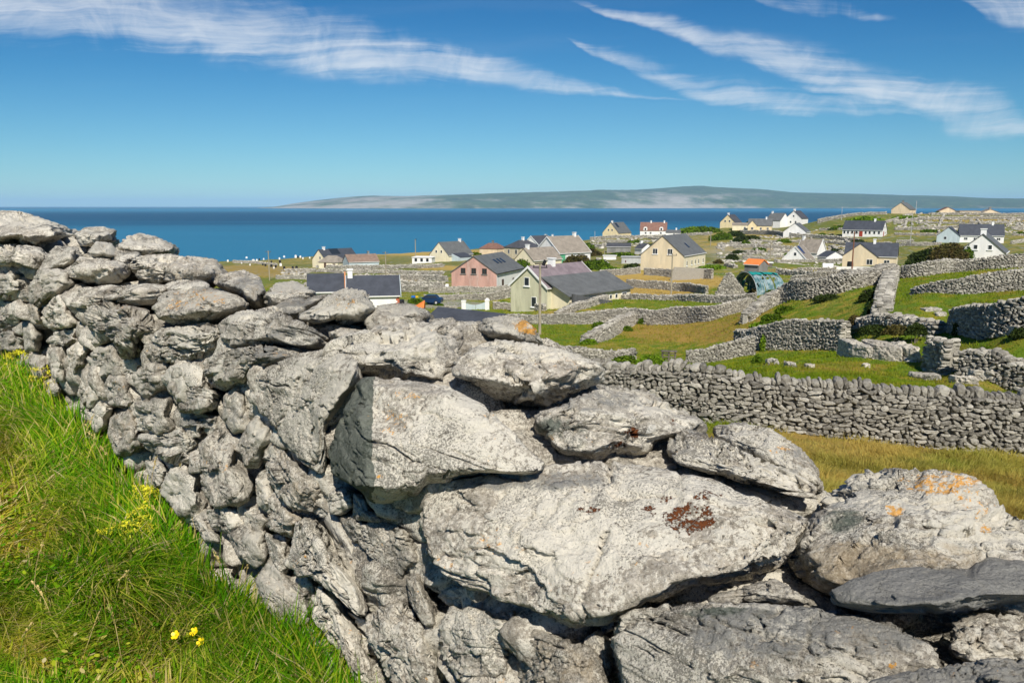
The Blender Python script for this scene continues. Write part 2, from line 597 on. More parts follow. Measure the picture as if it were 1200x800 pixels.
def grass_colour(t, pos, patchy=1.0):
    """procedural meadow colour: green, straw and brown by field and by patch"""
    a = {k: t.attr(k).outputs['Fac'] for k in ('dry', 'green', 'brown', 'gravel')}
    big = t.noise(pos, 0.09, 5, 0.6)
    mid = t.noise(pos, 0.9, 5, 0.65)
    fine = t.noise(pos, 9.0, 4, 0.7)
    g = t.mix(fine, (0.065, 0.145, 0.007), (0.205, 0.290, 0.014))
    g = t.mix(t.step(mid, 0.42, 0.68), g, (0.33, 0.285, 0.022))
    straw = t.mix(fine, (0.36, 0.235, 0.050), (0.62, 0.435, 0.115))
    brown = t.mix(fine, (0.34, 0.200, 0.040), (0.54, 0.350, 0.085))
    ysep = t.node('ShaderNodeSeparateXYZ')
    t.put(ysep.inputs[0], pos)
    farg = t.step(ysep.outputs[1], 120, 260)
    g = t.mix(t.math('MULTIPLY', farg, 0.65), g, t.mix(mid, (0.060, 0.085, 0.020), (0.165, 0.165, 0.045)))
    g = t.mix(t.math('MULTIPLY', t.step(t.noise(pos, 0.33, 5, 0.65), 0.54, 0.68), 0.55), g, (0.30, 0.20, 0.035))
    base = t.math('MULTIPLY', t.step(big, 0.42, 0.66), 0.45)
    dry = t.math('ADD', t.math('MULTIPLY', a['dry'], 1.25), base)
    dry = t.math('SUBTRACT', dry, t.math('MULTIPLY', a['green'], 0.55))
    dry = t.math('ADD', dry, t.math('MULTIPLY', t.math('SUBTRACT', mid, 0.5), 2.1), clamp=True)
    c = t.mix(dry, g, straw)
    br = t.math('ADD', t.math('MULTIPLY', a['brown'], 1.1), t.math('MULTIPLY', t.math('SUBTRACT', mid, 0.55), 1.6))
    br = t.math('MULTIPLY', br, t.step(a['brown'], 0.0, 0.25), clamp=True)
    c = t.mix(br, c, brown)
    gr = t.math('ADD', a['gravel'], t.math('MULTIPLY', t.math('SUBTRACT', fine, 0.5), 1.5))
    gr = t.math('MULTIPLY', gr, t.step(a['gravel'], 0.0, 0.2), clamp=True)
    return t.mix(gr, c, (0.36, 0.34, 0.30)), mid, fine


def mat_ground():
    m, t, b = new_mat('meadow_ground')
    pos = t.node('ShaderNodeNewGeometry').outputs['Position']
    c, mid, fine = grass_colour(t, pos)
    # grey limestone pavement breaking through far from the camera
    rk = t.noise(pos, 0.35, 6, 0.62)
    ys = t.node('ShaderNodeSeparateXYZ')
    t.put(ys.inputs[0], pos)
    far = t.step(ys.outputs[1], 95, 180)
    k = t.math('MULTIPLY', t.step(rk, 0.56, 0.62), far)
    k = t.math('MULTIPLY', k, t.math('SUBTRACT', 1.0, t.math('MULTIPLY', t.attr('green').outputs['Fac'], 0.9)), clamp=True)
    k = t.math('MULTIPLY', k, t.math('SUBTRACT', 1.0, t.attr('dry').outputs['Fac']), clamp=True)
    c = t.mix(k, c, t.mix(fine, (0.21, 0.20, 0.185), (0.40, 0.38, 0.34)))
    dk = t.noise(pos, 22, 4, 0.7)
    c = t.mix(t.step(dk, 0.62, 0.38), c, (0.035, 0.050, 0.012), 'MIX') if False else c
    t.put(b.inputs['Base Color'], c)
    h = t.math('ADD', t.math('MULTIPLY', fine, 0.5), t.noise(pos, 30, 4, 0.7))
    t.put(b.inputs['Normal'], t.bump(h, 0.9, 0.10))
    return m


def build_ground():
    azf = np.linspace(-0.80, 0.80, 620)
    azb = np.linspace(0.80, 2 * math.pi - 0.80, 70)[1:-1]
    az = np.concatenate([azf, azb])
    lr = np.exp(np.linspace(math.log(0.5), math.log(900), 330))
    A, R = np.meshgrid(az, lr, indexing='ij')
    x, y = (R * np.sin(A)).ravel(), (R * np.cos(A)).ravel()
    z = ground_h(x, y)
    z = np.maximum(z, -14)
    na, nr = len(az), len(lr)
    idx = np.arange(na * nr).reshape(na, nr)
    i2 = np.roll(idx, -1, 0)
    Q = np.stack([idx[:, :-1], i2[:, :-1], i2[:, 1:], idx[:, 1:]], -1).reshape(-1, 4)[:, ::-1]
    V = np.stack([x, y, z], 1)
    c = len(V)
    V = np.vstack([V, [[0, 0, ground_h(0, 0)[0]]]])
    T = np.stack([idx[:, 0], i2[:, 0], np.full(na, c)], 1)
    o = mesh_np('ground', V, [Q, T], mat_ground(), smooth=True, attrs=field_attrs(V), origin=(0, 0, 0))
    tag(o, 'rolling green and straw coloured island pasture running down to the shore', kind='structure')


def mat_sea():
    m, t, b = new_mat('sea_water')
    pos = t.node('ShaderNodeNewGeometry').outputs['Position']
    mp = t.node('ShaderNodeMapping')
    t.put(mp.inputs[0], pos)
    mp.inputs['Scale'].default_value = (0.00035, 0.0016, 1)
    n1 = t.noise(mp.outputs[0], 1.0, 5, 0.55, 0.3)
    sx = t.node('ShaderNodeSeparateXYZ')
    t.put(sx.inputs[0], pos)
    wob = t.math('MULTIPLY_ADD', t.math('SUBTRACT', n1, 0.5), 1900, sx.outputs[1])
    # cloud shadow and wind bands over the sound, painted into the water colour
    shade_band = t.math('MULTIPLY', t.step(wob, 850, 1600), t.step(wob, 5600, 2400))
    shade_band2 = t.math('MULTIPLY', t.step(sx.outputs[1], 7500, 8500), t.step(sx.outputs[1], 30000, 15000))
    shade_band = t.math('MAXIMUM', shade_band, t.math('MULTIPLY', shade_band2, 0.8))
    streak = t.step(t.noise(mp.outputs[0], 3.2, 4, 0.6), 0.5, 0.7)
    shade_band = t.math('ADD', shade_band, t.math('MULTIPLY', streak, 0.18), clamp=True)
    c = t.mix(shade_band, (0.024, 0.185, 0.315), (0.005, 0.065, 0.135))
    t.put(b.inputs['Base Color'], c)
    b.inputs['Roughness'].default_value = 0.42
    b.inputs['Specular IOR Level'].default_value = 0.32
    w = t.noise(pos, 0.22, 5, 0.7)
    w2 = t.noise(mp.outputs[0], 60, 3, 0.6)
    t.put(b.inputs['Normal'], t.bump(t.math('ADD', w, w2), 0.6, 3.0))
    return m


def build_sea():
    # rings of quads out to the horizon
    az = np.linspace(-math.pi, math.pi, 121)[:-1]
    rr = np.array([60, 200, 400, 800, 1600, 3200, 6400, 12800, 25600, 52000.0])
    A, R = np.meshgrid(az, rr, indexing='ij')
    V = np.stack([(R * np.sin(A)).ravel(), (R * np.cos(A)).ravel(), np.zeros(A.size)], 1)
    idx = np.arange(A.size).reshape(A.shape)
    i2 = np.roll(idx, -1, 0)
    Q = np.stack([idx[:, :-1], i2[:, :-1], i2[:, 1:], idx[:, 1:]], -1).reshape(-1, 4)[:, ::-1]
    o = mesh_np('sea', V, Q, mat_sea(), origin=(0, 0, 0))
    tag(o, 'calm blue sea with cloud shadow and wind bands painted in', kind='structure')


def build_hills():
    m, t, b = new_mat('far_hills')
    pos = t.node('ShaderNodeNewGeometry').outputs['Position']
    s = t.node('ShaderNodeSeparateXYZ')
    t.put(s.inputs[0], pos)
    n1 = t.noise(pos, 0.0016, 8, 0.68)
    n2 = t.noise(pos, 0.009, 6, 0.7)
    vc = t.voro(pos, 0.0045)
    fields = t.mix(vc.outputs['Distance'], (0.070, 0.120, 0.045), (0.030, 0.055, 0.028))
    fields = t.mix(t.step(n2, 0.55, 0.7), fields, (0.20, 0.20, 0.09))
    lime = t.mix(n2, (0.19, 0.185, 0.165), (0.50, 0.46, 0.40))
    # bare limestone on the western end and along the shore, pasture and heath above
    west = t.attr('lime').outputs['Fac']
    k = t.math('MULTIPLY', t.step(t.math('ADD', west, t.math('MULTIPLY', t.math('SUBTRACT', n1, 0.5), 2.4)), 0.25, 0.9), 1.0)
    c = t.mix(k, fields, lime)
    t.put(b.inputs['Base Color'], c)
    # ridge profile read off the photograph (px, top py, base py)
    prof = [(330, 241.5), (350, 238), (380, 234), (420, 229.5), (440, 228), (480, 228.5), (520, 227), (560, 226.5), (590, 225.5), (640, 224.5), (680, 222), (700, 220.5), (740, 221), (780, 220), (820, 219), (850, 220.5), (880, 222), (920, 226), (960, 227), (1010, 228), (1060, 229), (1120, 230), (1180, 231.5), (1240, 233), (1400, 236), (1600, 239)]
    nu, nv = 420, 46
    pxs = np.linspace(325, 1590, nu)
    top = np.interp(pxs, [p[0] for p in prof], [p[1] for p in prof])
    V, L = [], []
    for i, (px, tp) in enumerate(zip(pxs, top)):
        dn = 9800 + 700 * math.sin(px * 0.009) + 900 * max(0, (px - 900) / 500)
        hgt = max(6, (243.0 - tp) / F * (dn + 2300)) + 0
        for j in range(nv):
            v = j / (nv - 1)
            y = dn + 4600 * v
            prf = math.sin(math.pi * min(v, 1.0)) ** 0.8
            z = -6 + hgt * prf
            x = (px - 600) / F * (dn + 2300) * (1 + 0.0) + (y - dn - 2300) * (px - 600) / F * 0.6
            V.append((x, y, z))
            lw = float(np.clip((600 - px) / 110, 0, 1)) * 0.8 * (1 - 0.35 * prf)
            lw = max(lw, max(0.0, 1 - abs(px - 760) / 170) * 0.95 * (1 - prf) ** 0.6, 0.55 * (1 - prf) ** 5)
            L.append(lw)
    V = np.array(V)
    nz = fbm(V * [1 / 1500, 1 / 900, 0], 5, 11)
    V[:, 2] += nz * 0.16 * np.maximum(V[:, 2], 0)
    idx = np.arange(nu * nv).reshape(nu, nv)
    Q = np.stack([idx[:-1, :-1], idx[1:, :-1], idx[1:, 1:], idx[:-1, 1:]], -1).reshape(-1, 4)
    o = mesh_np('hills', V, Q, m, smooth=True, attrs={'lime': np.array(L)}, origin=(0, 9000, 0))
    tag(o, 'low limestone and pasture hills across the sound, faded by haze', kind='structure')


build_ground()
build_sea()
build_hills()


def build_haze():
    m = bpy.data.materials.new('sea_air')
    m.use_nodes = True
    t = NT(m.node_tree)
    for n in list(t.n):
        t.n.remove(n)
    out = t.node('ShaderNodeOutputMaterial')
    v = t.node('ShaderNodeVolumePrincipled')
    v.inputs['Color'].default_value = (0.42, 0.72, 1.0, 1)
    v.inputs['Density'].default_value = 4.0e-5
    v.inputs['Anisotropy'].default_value = -0.25
    t.l.new(v.outputs[0], out.inputs['Volume'])
    lo, hi = np.array([-30000, -3000, -40.0]), np.array([30000, 53500.0, 420])
    V = np.array([[(lo, hi)[i][0], (lo, hi)[j][1], (lo, hi)[k][2]] for i in (0, 1) for j in (0, 1) for k in (0, 1)])
    Q = np.array([[0, 1, 3, 2], [4, 6, 7, 5], [0, 4, 5, 1], [2, 3, 7, 6], [0, 2, 6, 4], [1, 5, 7, 3]])
    o = mesh_np('haze', V, Q, m, origin=(0, 0, 0))
    tag(o, 'thin blue sea haze over the whole view', kind='stuff')


build_haze()
# ------------------------------------------------------------------ limestone
def mat_limestone():
    m, t, b = new_mat('lichened_limestone')
    tc = t.node('ShaderNodeTexCoord').outputs['Object']
    oi = t.node('ShaderNodeObjectInfo').outputs['Random']
    off = t.node('ShaderNodeCombineXYZ')
    t.put(off.inputs[0], t.math('MULTIPLY', oi, 37.0))
    t.put(off.inputs[1], t.math('MULTIPLY', oi, 91.0))
    P = t.vmath('ADD', tc, off.outputs[0])
    geo = t.node('ShaderNodeNewGeometry')
    nz = t.node('ShaderNodeSeparateXYZ')
    t.put(nz.inputs[0], geo.outputs['Normal'])
    n_big = t.noise(P, 3.2, 6, 0.62, 0.3)
    n_mid = t.noise(P, 13.0, 6, 0.68, 0.4)
    n_fine = t.noise(P, 62.0, 6, 0.74)
    n_grain = t.noise(P, 240.0, 3, 0.7)
    # weathered grey base, warmer or cooler from stone to stone
    base = t.mix(t.step(n_mid, 0.30, 0.70), (0.245, 0.220, 0.180), (0.49, 0.443, 0.365))
    cool = t.mix(t.step(n_big, 0.35, 0.65), (0.23, 0.221, 0.196), (0.38, 0.356, 0.308))
    base = t.mix(t.math('MULTIPLY', t.step(oi, 0.2, 0.95), 0.6), base, cool)
    base = t.mix(t.math('MULTIPLY', t.step(n_fine, 0.42, 0.66), 0.55), base, (0.62, 0.585, 0.52))
    # dark pits and grime in the fine relief
    base = t.mix(t.math('MULTIPLY', t.step(n_fine, 0.45, 0.33), 0.75), base, (0.085, 0.080, 0.070))
    fl1 = t.noise(P, 118.0, 5, 0.72)
    fl2 = t.noise(t.vmath('ADD', P, (7.1, 3.3, 1.7)), 150.0, 5, 0.72)
    stain = t.step(t.math('ADD', t.noise(P, 2.4, 6, 0.7, 0.6), t.math('MULTIPLY', t.math('SUBTRACT', n_fine, 0.5), 0.35)), 0.54, 0.62)
    base = t.mix(t.math('MULTIPLY', stain, 0.42), base, t.mix(n_mid, (0.13, 0.118, 0.100), (0.26, 0.235, 0.195)))
    # crusts of pale lichen with lobed edges
    vor = t.voro(t.vmath('ADD', P, t.vmath('MULTIPLY', t.noise(P, 20, 3, 0.6), (0.05, 0.05, 0.05))), 9.0)
    pa = t.attr('pale').outputs['Fac']
    lm = t.math('ADD', t.noise(P, 6.0, 7, 0.72, 0.5), t.math('MULTIPLY', pa, 0.24))
    lm = t.math('ADD', lm, t.math('MULTIPLY', t.math('SUBTRACT', n_fine, 0.5), 0.75))
    pale = t.mix(n_grain, (0.50, 0.47, 0.395), (0.80, 0.76, 0.66))
    base = t.mix(t.math('MULTIPLY', t.step(lm, 0.500, 0.545), 0.88), base, pale)
    # round white rosettes
    ros = t.step(vor.outputs['Distance'], 0.155, 0.12)
    ros = t.math('MULTIPLY', ros, t.step(t.noise(P, 2.1, 3, 0.6), 0.58, 0.66))
    base = t.mix(t.math('MULTIPLY', ros, 0.8), base, (0.70, 0.69, 0.64))
    # salt-and-pepper crust: pale flecks and dark pits at the size of a lentil
    base = t.mix(t.math('MULTIPLY', t.step(t.math('ADD', fl1, t.math('MULTIPLY', t.math('SUBTRACT', n_mid, 0.5), 0.6)), 0.55, 0.61), 0.5), base, (0.72, 0.68, 0.59))
    base = t.mix(t.math('MULTIPLY', t.step(t.math('ADD', fl2, t.math('MULTIPLY', t.math('SUBTRACT', n_big, 0.5), 0.9)), 0.44, 0.375), 0.65), base, (0.060, 0.055, 0.046))
    # dark grey-green algae-stained patches
    da = t.attr('dark').outputs['Fac']
    dm = t.math('ADD', t.noise(P, 4.5, 6, 0.7), t.math('MULTIPLY', da, 0.45))
    dkc = t.mix(n_fine, (0.016, 0.024, 0.019), (0.135, 0.165, 0.140))
    base = t.mix(t.math('MULTIPLY', t.step(dm, 0.66, 0.78), 0.85), base, dkc)
    gs = t.attr('smooth_grey').outputs['Fac']
    sg = t.mix(n_mid, (0.185, 0.184, 0.172), (0.315, 0.308, 0.284))
    sg = t.mix(t.math('MULTIPLY', t.step(fl1, 0.55, 0.63), 0.45), sg, (0.46, 0.44, 0.385))
    sg = t.mix(t.math('MULTIPLY', t.step(fl2, 0.44, 0.37), 0.6), sg, (0.055, 0.052, 0.046))
    base = t.mix(t.step(t.math('ADD', t.math('ADD', gs, t.math('MULTIPLY', t.math('SUBTRACT', n_fine, 0.5), 1.6)), t.math('MULTIPLY', t.math('SUBTRACT', n_mid, 0.5), 2.2)), 0.45, 0.85), base, sg)
    # ochre iron stain / buff clay
    bu = t.attr('buff').outputs['Fac']
    bm_ = t.step(t.math('ADD', bu, t.math('MULTIPLY', t.math('SUBTRACT', n_mid, 0.5), 1.6)), 0.45, 0.8)
    base = t.mix(t.math('MULTIPLY', bm_, 0.6), base, t.mix(n_fine, (0.20, 0.145, 0.085), (0.55, 0.455, 0.31)))
    # orange lichen: marked crusts plus scattered spots
    oa = t.attr('orange').outputs['Fac']
    on = t.noise(P, 26.0, 5, 0.7, 0.4)
    bk = t.math('ADD', t.math('MULTIPLY', t.math('SUBTRACT', on, 0.5), 2.8), t.math('MULTIPLY', t.math('SUBTRACT', fl1, 0.5), 2.0))
    om = t.math('MULTIPLY', t.step(t.math('ADD', oa, bk), 0.74, 1.0), t.step(oa, 0.02, 0.2))
    sc_ = t.math('MULTIPLY', t.step(t.noise(P, 30.0, 4, 0.6), 0.66, 0.70), t.step(t.noise(P, 3.4, 4, 0.6), 0.54, 0.64))
    om = t.math('MAXIMUM', om, t.math('MULTIPLY', sc_, 0.55))
    base = t.mix(t.math('MULTIPLY', om, 0.85), base, t.mix(n_fine, (0.55, 0.24, 0.030), (0.82, 0.42, 0.055)))
    # red-brown moss tufts
    ra = t.attr('rust').outputs['Fac']
    rk = t.math('ADD', t.math('MULTIPLY', t.math('SUBTRACT', on, 0.5), 3.2), t.math('MULTIPLY', t.math('SUBTRACT', fl1, 0.5), 2.6))
    rm = t.math('MULTIPLY', t.step(t.math('ADD', ra, rk), 0.80, 1.0), t.step(ra, 0.02, 0.2))
    base = t.mix(rm, base, t.mix(n_grain, (0.035, 0.012, 0.006), (0.26, 0.085, 0.028)))
    tone = t.ramp(t.math('FRACT', t.math('MULTIPLY', oi, 7.31)), [(0.0, (0.88, 0.87, 0.85)), (0.4, (1.03, 1.025, 1.01)), (0.75, (1.13, 1.12, 1.10)), (1.0, (1.18, 1.165, 1.14))])
    base = t.mix(1.0, base, tone, 'MULTIPLY')
    t.put(b.inputs['Base Color'], base)
    b.inputs['Roughness'].default_value = 0.95
    b.inputs['Specular IOR Level'].default_value = 0.12
    h = t.math('ADD', t.math('MULTIPLY', n_mid, 1.0), t.math('MULTIPLY', n_fine, 0.55))
    h = t.math('ADD', h, t.math('MULTIPLY', t.math('ADD', fl1, fl2), 0.22))
    h = t.math('ADD', h, t.math('MULTIPLY', rm, 0.35))
    t.put(b.inputs['Normal'], t.bump(h, 1.0, 0.020))
    return m


M_LIME = mat_limestone()

# ------------------------------------------------------------------ the near wall
WN = np.array([0.726, 0.687])          # through the wall, away from the camera
WD = np.array([-0.687, 0.726])         # along the wall, away to the left
TS = np.array([-3, -1, 0, 1.1, 1.6, 2.0, 2.4, 2.8, 3.6, 5.0, 6.4, 7.8, 12.2, 16])
TD = np.array([1.3, 1.1, 1.0, 0.88, 0.78, 0.65, 0.53, 0.51, 0.44, 0.45, 0.31, 0.17, 0.07, 0.0])


def proxy(px, py):
    """where the ray meets the rough body of the near wall; returns point and 1 for face / 0 for top"""
    r = ray(px, py)
    k = r[0] * WN[0] + WN[1]
    nd = np.linspace(1.46, 2.5, 150)
    t = nd / k
    x, y, dr = r[0] * t, t, -r[2] * t
    s = x * WD[0] + y * WD[1]
    top = np.interp(s, TS, TD) + 0.20 * (1 - np.clip((nd - 1.50) / 0.45, 0, 1)) ** 2
    # batter: the face leans in by 6 cm per metre of height
    g = CAMZ - gh(x, y)
    face = 1.48 + 0.07 * np.clip(g - dr, 0, 2)
    inside = (dr > top) & (nd >= face)
    i = np.nonzero(inside)[0]
    j = i[0] if len(i) else len(nd) - 1
    P = np.array([x[j], y[j], CAMZ - dr[j]])
    return P, 1.0 if dr[j] > top[j] + 0.03 else 0.0


def in_poly(px, py, poly):
    inside = np.zeros(len(px), bool)
    n = len(poly)
    for i in range(n):
        x1, y1 = poly[i]
        x2, y2 = poly[(i + 1) % n]
        c = ((y1 > py) != (y2 > py)) & (px < (x2 - x1) * (py - y1) / ((y2 - y1) + 1e-9) + x1)
        inside ^= c
    return inside


def voro_np(P, seed):
    """lattice cells: distance to the border between the two nearest seeds, and a random number per cell"""
    b = np.floor(P - 0.5).astype(np.int64)
    f1 = np.full(len(P), 9.0)
    f2 = np.full(len(P), 9.0)
    rid = np.zeros(len(P))
    for dx in (0, 1):
        for dy in (0, 1):
            for dz in (0, 1):
                c = b + [dx, dy, dz]
                h = (_hash(c[:, 0], c[:, 1], c[:, 2], seed) * 16777215).astype(np.int64)
                j = np.stack([h & 255, (h >> 8) & 255, (h >> 16) & 255], 1) / 255.0
                d = np.sqrt(((P - c - 0.1 - 0.8 * j) ** 2).sum(1))
                near = d < f1
                f2 = np.where(near, f1, np.minimum(f2, d))
                rid = np.where(near, ((h * 2654435761) >> 8 & 1023) / 1023.0, rid)
                f1 = np.where(near, d, f1)
    return f2 - f1, rid


def rock_surface(hp, level, seed, k=9.0, bed=None, rough=1.0, crack=1.0, chips=1.0):
    """closed, rounded, fractured rock around the points hp"""
    c, N, D = hull_planes(hp)
    Nk, Dk = [], []
    for i in np.argsort(D):
        if all(N[i] @ q < 0.985 for q in Nk):
            Nk.append(N[i])
            Dk.append(D[i])
    r_ = np.random.default_rng(seed + 4000)
    cn = r_.normal(size=(int(26 * chips), 3))
    cn /= np.linalg.norm(cn, axis=1, keepdims=True)
    sup = ((hp - c) @ cn.T).max(0)
    cd = sup * r_.uniform(0.76, 0.97, len(cn))
    N2, D2 = np.vstack([np.array(Nk), cn]), np.concatenate([Dk, cd])
    U, Fc = ico(level)
    cov = np.cov((hp - hp.mean(0)).T)
    ev, E = np.linalg.eigh(cov)
    A = E @ np.diag(np.sqrt(np.maximum(ev, ev.max() * 0.03))) @ E.T
    d = U @ A.T
    d /= np.linalg.norm(d, axis=1, keepdims=True)
    r = radial(d, N2, D2, k * 4.5)
    V = c + d * r[:, None]
    L = float(np.sqrt(ev[-1] * ev[-2]) ** 0.5)       # half size, m
    L = max(L, 0.03)
    nb = E[:, 0] if bed is None else np.array(bed, float) / np.linalg.norm(bed)
    nb = nb if nb[2] > 0 else -nb
    o = np.array([seed * 3.17, seed * 1.31, -seed * 2.3])
    n = vnormals(V, Fc)
    # broad irregularity and chipped facets
    V = V + n * (L * 0.07 * rough * fbm(V / L * 0.9 + o, 3, seed))[:, None]
    fc = 0
    for sc_, am in ((0.9, 0.085), (2.2, 0.050)):
        fp = r_.normal(size=(int(22 * sc_ * sc_ + 10), 3))
        fp /= np.linalg.norm(fp, axis=1, keepdims=True)
        dd = d @ fp.T + 0.10 * fbm(V / L * 2 + o, 3, seed + 3)[:, None] * r_.normal(size=(1, len(fp)))
        jj = dd.argmax(1)
        tl = r_.normal(size=(len(fp), 3))
        fc = fc + am * ((tl[jj] * (d - fp[jj])).sum(1) * 1.4 + r_.uniform(-0.5, 0.5, len(fp))[jj])
    V = V + n * (L * rough * fc)[:, None]
    n = vnormals(V, Fc)
    side = 1 - np.abs(n @ nb)
    side = np.clip((side - 0.18) * 1.9, 0.03, 1)
    # bedding ledges, nearly straight and parallel
    ax1 = np.cross(nb, [0.3, 0.9, 0.1])
    ax1 /= np.linalg.norm(ax1)
    ax2 = np.cross(nb, ax1)
    F_ = np.stack([V @ ax1, V @ ax2, V @ nb], 1)
    wq = fbm(F_ / [0.45, 0.45, 0.3] + o, 2, seed + 9)
    wq2 = fbm(F_ / [0.10, 0.10, 0.06] + o, 2, seed + 29)
    for S, am, cw in ((0.060, 1.0, 0.060), (0.021, 0.45, 0.10)):
        q = F_[:, 2] / S + (0.55 * wq * 0.06 / S + 0.22 * wq2)
        cell = np.floor(q).astype(np.int64)
        fr = q - cell
        # each bed breaks off at its own places along its length
        brk = vnoise(np.stack([F_[:, 0] / (S * 3.2) + cell * 7.7, F_[:, 1] / (S * 3.2) - cell * 3.1, cell * 1.7], 1) + o, seed + 14)
        lay = _hash(cell, np.full(len(q), seed), np.zeros(len(q), np.int64), 3) - 0.5 + 0.9 * np.clip(brk * 4, -0.6, 0.6)
        edge = np.clip(fr / 0.10, 0, 1) * np.clip((1 - fr) / 0.10, 0, 1)
        msk = np.clip(fbm(F_ / 0.25 + o + 5, 2, seed + 4) * 4 + 0.5, 0, 1)
        V = V + n * (lay * 0.016 * am * edge * side * msk * rough * np.clip(L / 0.2, 0.3, 1.2))[:, None]
        gap = np.minimum(fr, 1 - fr)
        cm = np.clip(fbm(F_ / [0.22, 0.22, 0.035] + o + 9 * S, 2, seed + 8) * 6 - 0.8, 0, 1)
        cr = np.exp(-(gap / cw) ** 2) * cm * np.clip(side * 1.3, 0.05, 1)
        V = V - n * (cr * 0.026 * am * crack * np.clip(L / 0.15, 0.25, 1.3))[:, None]
    # blocky fracture: flat facets that break off in steps along joints and beds
    if level >= 5:
        for S, am, gw, gd in ((0.17, 0.027, 0.026, 0.014), (0.055, 0.011, 0.05, 0.005)):
            jit = np.stack([fbm(F_ / 0.07 + o + q_ * 13, 3, seed + 60 + q_, 0.6) for q_ in range(3)], 1)
            B_v = F_ / [S, S, S * 0.5] + jit * 0.32 * (0.12 / S) ** 0.4 + o
            gap_, rid = voro_np(B_v, seed + int(S * 1000))
            mk = np.clip(fbm(F_ / 0.3 + o + S * 70, 2, seed + 71) * 4 + 0.55, 0, 1)
            kk = rough ** 0.5 * np.clip(L / 0.2, 0.35, 1.15)
            V = V + n * ((rid - 0.5) * am * mk * np.clip(gap_ / 0.04, 0, 1) * kk)[:, None]
            gm = np.clip(fbm(F_ / 0.16 + o - S * 40, 2, seed + 73) * 5 + 0.1, 0, 1)
            V = V - n * (np.exp(-(gap_ / gw) ** 2) * gd * gm * crack * kk)[:, None]
    # a few straight joints across the beds
    for q_ in range(6):
        jn = ax1 * r_.normal() + ax2 * r_.normal() + nb * 0.25 * r_.normal()
        jn /= np.linalg.norm(jn)
        jd = (V - c) @ jn - r_.uniform(-0.6, 0.6) * L + 0.045 * fbm(V / 0.10 + o + q_, 4, seed + 41 + q_, 0.6)
        ex = np.clip(vnoise(V / (L * 0.8) + o + 50 * q_, seed + q_) * 5 - 0.3, 0, 1)
        V = V - n * (np.exp(-(jd / 0.0045) ** 2) * ex * 0.020 * crack * np.clip(L / 0.15, 0.25, 1.2))[:, None]
    # knobbly weathering
    V = V + n * (0.0080 * fbm(V / 0.045 + o, 4, seed + 2, 0.6) * rough * np.clip(L / 0.1, 0.4, 1.2))[:, None]
    if level >= 6:
        pit = fbm(V / 0.014 + o, 3, seed + 6, 0.6)
        V = V + n * (0.0042 * pit * rough)[:, None]
    return V, Fc


def oriented(V, Fc):
    c = V.mean(0)
    a, b, d = V[Fc[:50, 0]], V[Fc[:50, 1]], V[Fc[:50, 2]]
    return Fc


